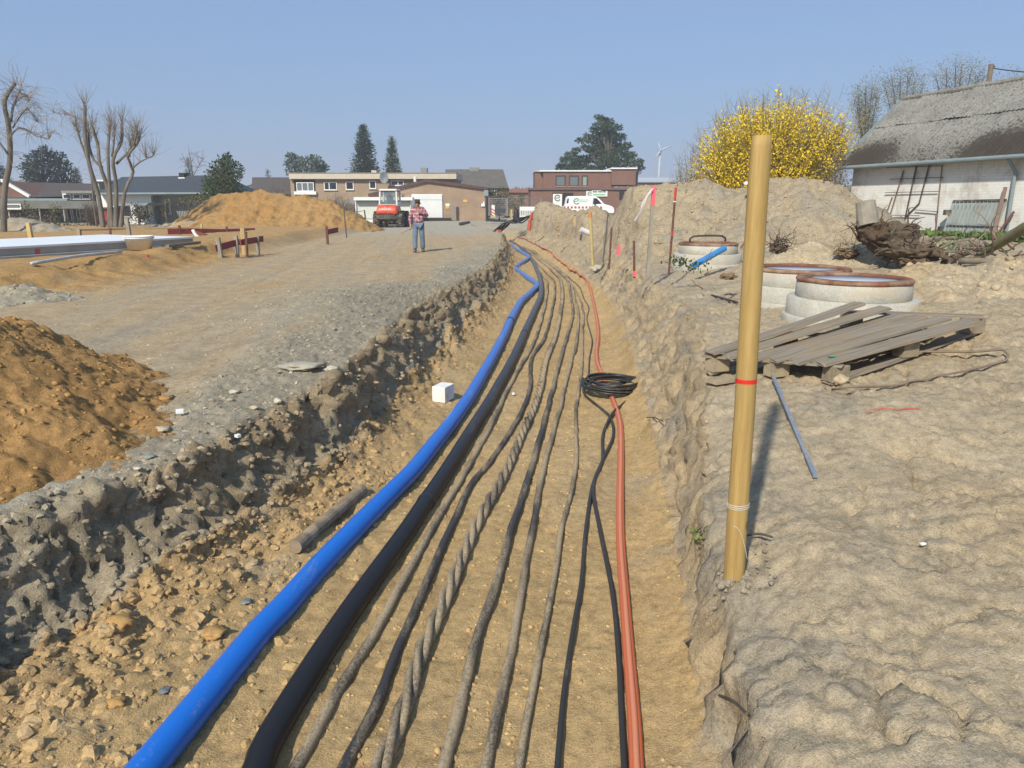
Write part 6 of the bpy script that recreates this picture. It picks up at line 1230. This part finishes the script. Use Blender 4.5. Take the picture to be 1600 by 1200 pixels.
def fir(name, label, u, vt, wpx, d, mat, n=2600, sd=0, z0=.06, pw=.85, droop=-.25, irr=.35, group=None, cat='tree', lean=0):
    b = base_of(u, d); top = PD(u, vt, d); H = top[2] - b[2]; W = wpx / FOC * d / 2 * 1.22; g_ = np.random.default_rng(sd); t = thing(name, label, cat, b, 0, group)
    MB().tube([b + (0, 0, -.3), b + (0, 0, H * .6), b + (0, 0, H * .97)], [H * .022 + .05, H * .012 + .03, .02], 8).build('trunk', M_trunk, t, True)
    C_, D_, L_, Wd = [], [], [], []; n = int(n * 2.2); nb = int(n / 16)
    for i in range(nb):
        f_ = z0 + (1 - z0) * (g_.random() ** 1.25); a = g_.uniform(0, 6.283); prof = W * (1 - f_) ** pw * (1 - irr * g_.random()) * min(1, (f_ / max(z0, .05)) ** .5) + .08
        out_ = np.array((math.cos(a), math.sin(a), droop + .35 * f_)); q = g_.random(16) ** .6
        P0 = b + np.array((0, 0, f_ * H)); c = P0 + out_ * (q * prof)[:, None] + g_.standard_normal((16, 3)) * .05 * H ** .5; C_.append(c); D_.append(out_ + .75 * g_.standard_normal((16, 3)) * np.array((1, 1, .5))); s = (.16 + .36 * (1 - f_)) * (H / 9) ** .6; L_.append(s * g_.uniform(.6, 1.3, 16)); Wd.append(s * .17 * g_.uniform(.7, 1.3, 16))
    k = 26; C_.append(b + np.stack((np.zeros(k), np.zeros(k), H * g_.uniform(.88, 1, k)), 1)); D_.append(g_.standard_normal((k, 3)) * .4 + (0, 0, .8)); L_.append(np.full(k, .03 * H)); Wd.append(np.full(k, .006 * H))
    tree_mesh('crown', sprays(np.concatenate(C_), np.concatenate(D_), np.concatenate(L_), np.concatenate(Wd), g_), mat, t); return t
def clump_tree(name, label, u, d, clumps, mat, per=90, ls=.28, sd=0, tr=.16, limbs=True, cat='tree', group=None, base_v=None, flat=.6, z=None, dens=1.0, rk=1.0):
    """crown built of needle or leaf clumps at (u, v, width px); limbs run to them"""
    b = base_of(u, d, z); g_ = np.random.default_rng(sd); t = thing(name, label, cat, b, 0, group); cs = []
    for (cu, cv, w) in clumps: p = PD(cu, cv, d); r = w / FOC * d / 2 * rk; p[1] += g_.uniform(-1, 1) * r * 1.2; cs.append((p, r))
    tv = max(p[2] for p, r in cs); bx = MB(); bx.tube(catmull([b + (0, 0, -.3), b + (.1 * tr, 0, (tv - b[2]) * .45), (b[0] * .6 + cs[0][0][0] * .4, b[1], tv - .2)], .5), np.linspace(tr, tr * .3, len(catmull([b + (0, 0, -.3), b + (.1 * tr, 0, (tv - b[2]) * .45), (b[0] * .6 + cs[0][0][0] * .4, b[1], tv - .2)], .5))), 8)
    bx.build('trunk', M_trunk, t, True)
    if limbs:
        lm = MB()
        for p, r in cs: s0 = b + np.array((0, 0, max(.4, (p[2] - b[2]) * g_.uniform(.45, .75)))); lm.tube(catmull([s0, (s0 + p) / 2 + (0, 0, .1 * r), p], .4), .05 + tr * .14, 5)
        lm.build('limbs', M_trunk, t, True)
    C_, D_, L_ = [], [], []
    for p, r in cs:
        n = max(20, int(2.6 * per * dens * (r / 1.0) ** 1.6)); e = g_.standard_normal((n, 3)); e /= np.linalg.norm(e, axis=1)[:, None]; q = g_.random(n)[:, None] ** .45; c = p + e * q * r * np.array((1, 1, flat)); C_.append(c); D_.append(e + .8 * g_.standard_normal((n, 3)) + (0, 0, .2)); L_.append(.72 * ls * g_.uniform(.6, 1.4, n))
    L_ = np.concatenate(L_); tree_mesh('crown', sprays(np.concatenate(C_), np.concatenate(D_), L_, L_ * .24, g_), mat, t); return t
fir('fir_tree', 'dark conifer cut by the left edge of the picture', 4, 243, 66, 75, M_dkfir, 3200, 1, .1, .8)
clump_tree('pine_tree', 'broad dark pine tree with layered boughs behind the left bungalow', 74, 85, [(74, 233, 16), (66, 240, 22), (82, 243, 24), (60, 250, 26), (78, 252, 30), (92, 256, 24), (52, 262, 26), (70, 264, 34), (90, 266, 30), (100, 268, 20), (48, 274, 24), (64, 277, 34), (86, 279, 34), (104, 278, 18), (58, 288, 30), (80, 290, 34), (98, 289, 22)], M_dkfir, 75, .5, 2, .2, flat=.45)
fir('fir_tree', 'small dark fir between the pine and the bare pollard tree', 127, 261, 24, 80, M_dkfir, 1400, 3)
fir('fir_tree', 'small pointed fir behind the chimney of the dark slate roof', 302, 248, 21, 88, M_fir, 1200, 4)
fir('fir_tree', 'tiny fir top above the distant brown roof', 423, 265, 17, 100, M_fir, 700, 5)
clump_tree('conifer_tree', 'bushy dark green conifer left of the large sand heap', 350, 56, [(356, 245, 10), (352, 252, 20), (361, 258, 20), (343, 262, 24), (357, 266, 32), (335, 270, 26), (350, 278, 40), (366, 276, 26), (334, 286, 36), (356, 292, 46), (372, 292, 24), (330, 304, 34), (350, 310, 52), (374, 306, 24), (338, 322, 36), (362, 324, 34)], M_thuja, 150, .30, 6, .16, flat=.8)
clump_tree('cedar_tree', 'blue grey cedar tree behind the left end of the flat roofed house', 478, 95, [(455, 245, 16), (452, 256, 20), (463, 250, 18), (470, 260, 24), (480, 252, 18), (490, 248, 18), (499, 254, 18), (492, 262, 26), (504, 263, 16), (460, 266, 26), (480, 269, 28), (497, 271, 24)], M_blue_n, 75, .55, 7, .2, flat=.5)
fir('fir_tree', 'tall dark fir behind the flat roofed house', 573, 197, 66, 90, M_fir, 6500, 8, .05, .72, -.15, .5)
fir('fir_tree', 'slender pointed green conifer right of the tall fir', 616, 217, 30, 90, M_thuja, 3200, 9, .02, .75, .25, .2)
clump_tree('pine_tree', 'big dark green pine behind the red brown house', 950, 95, [(935, 182, 14), (942, 186, 14), (950, 190, 26), (938, 198, 30), (958, 200, 34), (928, 204, 18), (944, 212, 42), (966, 214, 34), (926, 220, 28), (952, 226, 48), (976, 228, 30), (916, 232, 22), (936, 236, 42), (962, 240, 46), (984, 242, 28), (922, 248, 30), (948, 252, 44), (976, 256, 40), (996, 254, 22), (912, 254, 16), (930, 264, 30), (990, 268, 28), (1000, 262, 14), (907, 219, 14), (918, 212, 12)], M_pine, 130, .42, 10, .35, flat=.40, rk=.84)
clump_tree('pine_tree', 'smaller pine left of the big pine behind the red brown house', 895, 96, [(900, 236, 14), (892, 242, 20), (884, 250, 20), (898, 252, 26), (908, 248, 18), (878, 260, 20), (892, 263, 30), (910, 262, 24)], M_pine, 130, .42, 11, .25, flat=.42, rk=.9)
# bare trees: limbs given from the ground up, fine shoots at their ends
def shoots(mb, p, n, L0, L1, g_, spread=.5, up=1.0, r=.012, wig=.12, droop=0.0, n_seg=4, dirv=None):
    for i in range(n):
        d_ = (np.array((0, 0, up)) if dirv is None else np.array(dirv, float)) + spread * g_.standard_normal(3); d_ /= np.linalg.norm(d_); L_ = g_.uniform(L0, L1); q = [np.array(p, float)]
        for k in range(n_seg): d_ = d_ + wig * g_.standard_normal(3) + np.array((0, 0, -droop)); d_ /= np.linalg.norm(d_); q.append(q[-1] + d_ * L_ / n_seg)
        mb.tube(q, np.linspace(r, r * .45, len(q)), 3, False)
def stems(name, label, u, d, limbs, tw, trunkmat, twigmat, sd, cat='tree', shoot=None, z=None):
    g_ = np.random.default_rng(sd); b = base_of(u, d, z); t = thing(name, label, cat, b); first = True; mb = MB(); ends = []
    for pts, r0, r1 in limbs:
        q = [PD(x, y, d) + (0, g_.uniform(-.12, .12) * i, 0) for i, (x, y) in enumerate(pts)]
        if pts[0][1] > 335: q[0] = np.array((q[0][0], d, b[2] - .2))
        c = catmull(q, .3); rr_ = np.linspace(r0, r1, len(c)) * (1 + .12 * perlin(np.arange(len(c)) * .6, np.zeros(len(c)) + sd + r0 * 99, s=470)); MB().tube(c, rr_ * .82, 8).build('stem' if not first else 'trunk', trunkmat, t, True); first = False; ends.append(c)
    for c in ends: tw(mb, c, g_)
    mb.build('twigs', twigmat, t); return t
def knob_tw(mb, c, g_):
    for f_, n in ((1.0, 24), (.95, 14), (.88, 10), (.78, 8), (.66, 5)): shoots(mb, c[int((len(c) - 1) * f_)], n, .4, 1.35, g_, .38, 1.0, .010, .10)
stems('pollard_tree', 'bare pollarded tree with several grey stems behind the slab', 172, 41, [([(160, 346), (152, 305), (143, 262), (137, 215), (135, 165)], .17, .10), ([(140, 258), (128, 228), (122, 200)], .08, .05), ([(170, 346), (168, 300), (160, 258), (152, 225), (150, 200)], .16, .09), ([(160, 262), (147, 250), (140, 228), (139, 210)], .09, .06), ([(174, 346), (172, 290), (171, 240), (168, 215), (166, 192)], .15, .08), ([(179, 346), (180, 290), (180, 250), (185, 220), (188, 192)], .16, .09), ([(175, 245), (178, 225), (181, 205)], .07, .05), ([(182, 256), (193, 244), (205, 232), (214, 220), (219, 206)], .09, .06), ([(186, 346), (197, 300), (205, 268), (203, 245), (212, 226), (220, 214)], .15, .07), ([(206, 264), (220, 253), (238, 243)], .07, .035), ([(203, 245), (201, 236), (208, 222)], .06, .05)], knob_tw, M_paletrunk, M_twigp, 12)
def droop_tw(mb, c, g_):
    for f_ in np.linspace(.45, 1, 12):
        p = c[int((len(c) - 1) * f_)]; shoots(mb, p, 3, .6, 1.6, g_, .6, .5, .010, .2, .22, 6)
    shoots(mb, c[-1], 10, .4, 1.2, g_, .5, .9, .010, .15, .05, 5)
stems('birch_tree', 'tall bare birch with drooping twigs at the left edge', 6, 33, [([(2, 346), (5, 300), (12, 250), (18, 200), (17, 160), (10, 128)], .17, .09), ([(17, 190), (24, 165), (27, 140)], .07, .03), ([(15, 215), (30, 200), (45, 205), (60, 212), (78, 218)], .05, .015), ([(18, 170), (30, 155), (42, 150), (52, 160)], .04, .012), ([(20, 200), (34, 178), (48, 172), (54, 190)], .04, .012), ([(12, 240), (-6, 215), (-20, 190)], .06, .02)], droop_tw, M_paletrunk, M_twigp, 13)
stems('bare_tree', 'thin bare tree with a leaning limb left of the pollard tree', 135, 44, [([(150, 348), (145, 300), (138, 235), (134, 195)], .06, .03), ([(136, 192), (118, 183), (100, 178), (82, 176)], .04, .012)], droop_tw, M_paletrunk, M_twigp, 14)
stems('bare_tree', 'bare twiggy tree around the small fir behind the slate roof', 303, 80, [([(303, 346), (303, 300), (300, 262), (298, 240)], .10, .03), ([(302, 275), (312, 258), (318, 248)], .05, .02), ([(302, 272), (292, 258), (286, 246)], .05, .02)], lambda mb, c, g_: [shoots(mb, c[int((len(c) - 1) * f_)], 4, .6, 1.6, g_, .7, .5, .02) for f_ in (.6, .75, .9, 1)], M_trunk, M_twig, 15)
# forsythia in flower
def bush(name, label, u, d, u0, u1, vt, vb, n, mats, twm, sd, L=(1.5, 3.2), per=26, fsize=.05, shape=None, cat='shrub', fbias=.35, z=None, nt_=1.0, sprd=.55):
    g_ = np.random.default_rng(sd); b = base_of(u, d, z); t = thing(name, label, cat, b); W = (u1 - u0) / FOC * d / 2; H = PD(u, vt, d)[2] - b[2]; mb = MB(); fl = []
    for i in range(n):
        a = g_.uniform(0, 6.283); rr_ = W * math.sqrt(g_.random()); tip = b + np.array((rr_ * math.cos(a), rr_ * math.sin(a) * .6, 0)); f_ = rr_ / W; tip[2] = b[2] + H * (1 - .62 * f_ ** 2.2) * g_.uniform(.55, 1.0) if shape is None else b[2] + shape(tip[0] - b[0], g_) * H
        root_ = b + (tip - b) * np.array((.35, .35, 0)) + g_.standard_normal(3) * (.12, .12, 0); mid = root_ * .45 + tip * .55 + np.array((0, 0, .12 * H)); c = catmull([root_, mid, tip], .35); mb.tube(c, np.linspace(.022, .006, len(c)), 3, False)
        m_ = int(per * g_.uniform(.5, 1.4)); q = fbias + (1 - fbias) * g_.random(m_); idx_ = np.minimum((q * (len(c) - 1)).astype(int), len(c) - 1); fl.append(c[idx_] + g_.standard_normal((m_, 3)) * .13 * (d / 28))
        shoots(mb, c[-1], int(2 * nt_), .2, .7, g_, .5, .8, .007, .15); shoots(mb, c[len(c) // 2], int(2 * nt_), .3, .8, g_, .6, .6, .007, .15)
    mb.build('branches', twm, t); fl = np.concatenate(fl)
    if len(mats) and len(fl):
        pk = g_.integers(0, len(mats), len(fl))
        for k, (nm, mt) in enumerate(mats): quads(nm, fl[pk == k], fsize, mt, t, g_, .2)
    return t
M_fy = plain('forsythia_flower', (.78, .60, .03), .7, .3, 3); M_fy2 = plain('forsythia_flower_dark', (.66, .46, .02), .7, .3, 3); M_fbr = plain('forsythia_stem', (.26, .20, .07), .9)
dF = 29.0
sh_f = lambda x, g_: g_.uniform(.40, 1.0) ** .6 * (1.0 - .36 * abs((x - .2) / 3.3) ** 3)
bush('forsythia_bush', 'large yellow flowering forsythia bush beside the barn', 1200, dF, 1055, 1332, 148, 300, 760, [('blossom', M_fy), ('blossom', M_fy2)], M_fbr, 16, per=95, fsize=.042, shape=sh_f, fbias=.36, sprd=.5, nt_=.5)
q = PD(1215, 140, dF); tt2 = bpy.data.objects['forsythia_bush']; mb = MB(); g_ = np.random.default_rng(77); b0 = PD(1212, 250, dF)
cF = catmull([b0, PD(1216, 200, dF), PD(1217, 140, dF)], .2); mb.tube(cF, .015, 4); mb.build('branches', M_fbr, tt2); fl = np.concatenate([c_ + g_.standard_normal((14, 3)) * .09 for c_ in cF[6:]]); quads('blossom', fl, .055, M_fy, tt2, g_)
bush('bare_shrub', 'grey bare shrub left of the forsythia behind the spoil heap', 1078, 30, 1040, 1130, 228, 300, 150, [('bud', plain('grey_bud', (.19, .18, .12), .9))], plain('grey_twig', (.24, .22, .19), .9), 17, per=7, fsize=.035, nt_=1)
bush('bare_shrub', 'dark leafless hedge right of the forsythia under the barn eave', 1292, 27.5, 1255, 1330, 240, 300, 110, [('leaf', plain('dry_leaf', (.10, .085, .045), .9))], M_twig, 18, per=16, fsize=.04)
False and bush('bare_shrub', 'tall bare branches showing above the left of the forsythia', 1120, 31, 1085, 1190, 165, 300, 26, [], M_twig, 19, per=1, nt_=2)
# budding trees behind the barn
M_bud = plain('spring_bud', (.17, .18, .095), .9, .25, 2)
def budtree(label, u, d, tops, sd, vb=250):
    limbs = [([(u, 346), (u + (tops[0][0] - u) * .3, (346 + tops[0][1]) / 2), tops[0]], .14, .03)] + [([(u + (a - u) * .12, 250), (u + (a - u) * .55, (250 + b_) / 2 - 6), (a, b_)], .06, .02) for a, b_ in tops[1:]]
    def tw(mb, c, g_):
        for f_ in np.linspace(.35, 1, 16):
            p = c[int((len(c) - 1) * f_)]; shoots(mb, p, 4, .4, 1.15, g_, .55, .9, .010, .16); bud_pts.append(p + g_.standard_normal((50, 3)) * .27 + (0, 0, .4))
    bud_pts = []; t = stems('budding_tree', label, u, d, limbs, tw, M_trunk, M_twigp, sd); quads('buds', np.concatenate(bud_pts), .038, M_bud, t, np.random.default_rng(sd)); return t
budtree('thin budding tree just left of the barn gable', 1352, 44, [(1350, 140), (1336, 160), (1342, 148), (1362, 138), (1368, 150)], 20)
budtree('budding tree behind the apex of the barn roof', 1405, 46, [(1408, 118), (1385, 130), (1396, 122), (1420, 114), (1432, 122), (1440, 134)], 21)
budtree('taller budding tree left of the utility pole', 1488, 46, [(1490, 106), (1466, 118), (1476, 110), (1500, 104), (1516, 108), (1528, 114), (1538, 120)], 22)
budtree('faint budding tree right of the utility pole', 1576, 52, [(1578, 122), (1562, 128), (1590, 126), (1604, 124)], 23)
# hedges and garden shrubs
M_hedge = needle_mat('hedge_leaf', (.055, .075, .025), (.10, .12, .04)); M_laurel = needle_mat('laurel_leaf', (.02, .034, .016), (.035, .055, .022)); M_olive = needle_mat('olive_leaf', (.10, .10, .035), (.15, .14, .05)); M_brownl = needle_mat('brown_twigs', (.10, .085, .06), (.15, .125, .09))
clump_tree('shrub', 'bright green shrub behind the fence right of the garage', 780, 72, [(772, 304, 18), (784, 302, 22), (793, 306, 16), (775, 315, 24), (788, 316, 24), (796, 322, 14), (778, 328, 26), (792, 332, 20)], M_hedge, 150, .22, 24, .08, cat='shrub', flat=.9)
clump_tree('shrub', 'olive shrub behind the tall construction fence', 806, 80, [(802, 316, 18), (812, 318, 18), (806, 328, 22), (816, 332, 16)], M_olive, 120, .24, 25, .06, cat='shrub', flat=.9)
clump_tree('shrub', 'small round shrub in front of the red tiled house', 815, 100, [(815, 309, 10), (815, 314, 10)], M_laurel, 120, .3, 26, .06, cat='shrub', flat=.9)
clump_tree('shrub', 'dark laurel shrub at the white bungalow wall', 216, 50, [(205, 330, 16), (214, 326, 18), (226, 330, 20), (235, 336, 14), (208, 340, 22), (222, 342, 24)], M_laurel, 160, .18, 27, .06, cat='shrub', flat=.9)
clump_tree('shrub', 'olive green shrub beside the sage coloured corner', 259, 54, [(256, 312, 12), (260, 322, 14), (256, 332, 12)], M_olive, 120, .18, 28, .05, cat='shrub', flat=1)
clump_tree('shrub', 'yellow green shrub behind the dark board fence', 300, 53, [(286, 315, 14), (298, 312, 18), (312, 311, 18), (324, 314, 16)], M_olive, 120, .2, 29, .05, cat='shrub', flat=.8)
clump_tree('shrub', 'olive shrub in front of the veranda at the far left', 48, 50, [(42, 322, 16), (50, 330, 20), (46, 342, 20)], M_olive, 110, .2, 30, .05, cat='shrub', flat=1)
clump_tree('shrub', 'olive shrub left of the veranda windows', 84, 50, [(80, 325, 16), (88, 332, 18), (84, 344, 22)], M_olive, 110, .2, 31, .05, cat='shrub', flat=1)
clump_tree('hedge', 'low dark hedge along the garden behind the slab', 150, 48, [(94 + 9 * k, 347 + (k % 3), 15) for k in range(14)], M_laurel, 140, .16, 32, .03, False, cat='hedge', flat=.7)
clump_tree('hedge', 'low brown hedge behind the grey heap at the far left', 30, 47, [(-40 + 10 * k, 342 + (k % 3), 18) for k in range(13)], M_brownl, 130, .18, 33, .03, False, cat='hedge', flat=.8)
bush('bare_shrub', 'brown bare shrub on the right shoulder of the large sand heap', 530, 58, 505, 562, 302, 340, 90, [('leaf', M_brownl)], M_twig, 34, per=9, fsize=.05, nt_=2)
bush('bare_shrub', 'greenish bare shrub in front of the distant brown roof', 430, 70, 410, 452, 283, 320, 90, [('leaf', M_olive)], M_twig, 35, per=9, fsize=.07, nt_=2)
bush('bare_shrub', 'bare brown shrubs between the slate roof and the dark conifer', 318, 60, 296, 345, 278, 340, 90, [('leaf', M_brownl)], M_twig, 36, per=9, fsize=.06, nt_=2)
bush('bare_shrub', 'reddish bare shrub among the pollard stems', 145, 47, 128, 160, 315, 346, 60, [('leaf', M_brownl)], M_twig, 37, per=8, fsize=.05, nt_=2)
# far woodland belt (one mass) and wind turbine
g_ = np.random.default_rng(40); n = 26000; a = g_.uniform(-1.25, 1.25, n); rad_ = g_.uniform(230, 300, n); x = rad_ * np.sin(a); y = rad_ * np.cos(a); hgt = 4.0 + 3.5 * (.5 + perlin(x * .03, y * .03, s=480)); pts = np.stack((x, y, hgt * g_.random(n) ** .8), 1)
tag(quads('far_wood', pts, 1.3, needle_mat('far_wood_leaf', (.13, .12, .09), (.19, .17, .13)), None, g_), 'belt of leafless woodland along the horizon', kind='stuff')
dT = 420.0; hub = PD(1031.5, 235, dT); t = thing('wind_turbine', 'white wind turbine far beyond the spoil heap', 'wind turbine', (hub[0], dT, 0)); M_tur = plain('turbine_white', (.42, .45, .48), .5, .03)
MB().tube([(hub[0], dT, -1), hub], [1.0, .6], 10).build('tower', M_tur, t, True); MB().box(hub + (0, 1.2, 0), (1.8, 4, 1.8)).build('nacelle', M_tur, t)
for u, v in ((1028.5, 222), (1054, 226), (1021, 252)):
    tip = PD(u, v, dT - 1.5); h0 = hub + (0, -1.5, 0); MB().tube([h0, h0 + (tip - h0) * .25, tip], [.4, .6, .12], 6).build('rotor_blade', M_tur, t, True)
MB().lathe([(.001, -.8), (.7, -.3), (.7, .8)], 10, hub + (0, -1.8, 0)).build('hub', M_tur, t)
# ------------------------------------------------------------ thin spring haze over the whole site
hm = bpy.data.materials.new('haze'); hm.use_nodes = True; hn = hm.node_tree; hn.nodes.remove(hn.nodes['Principled BSDF'])
pv_ = hn.nodes.new('ShaderNodeVolumePrincipled'); pv_.inputs['Color'].default_value = (.86, .90, .97, 1); pv_.inputs['Density'].default_value = .0013
hn.links.new(pv_.outputs[0], hn.nodes['Material Output'].inputs['Volume'])
tag(MB().box((0, 0, 16), (1804, 2920, 40)).build('haze', hm), 'thin spring haze over the site', kind='stuff')
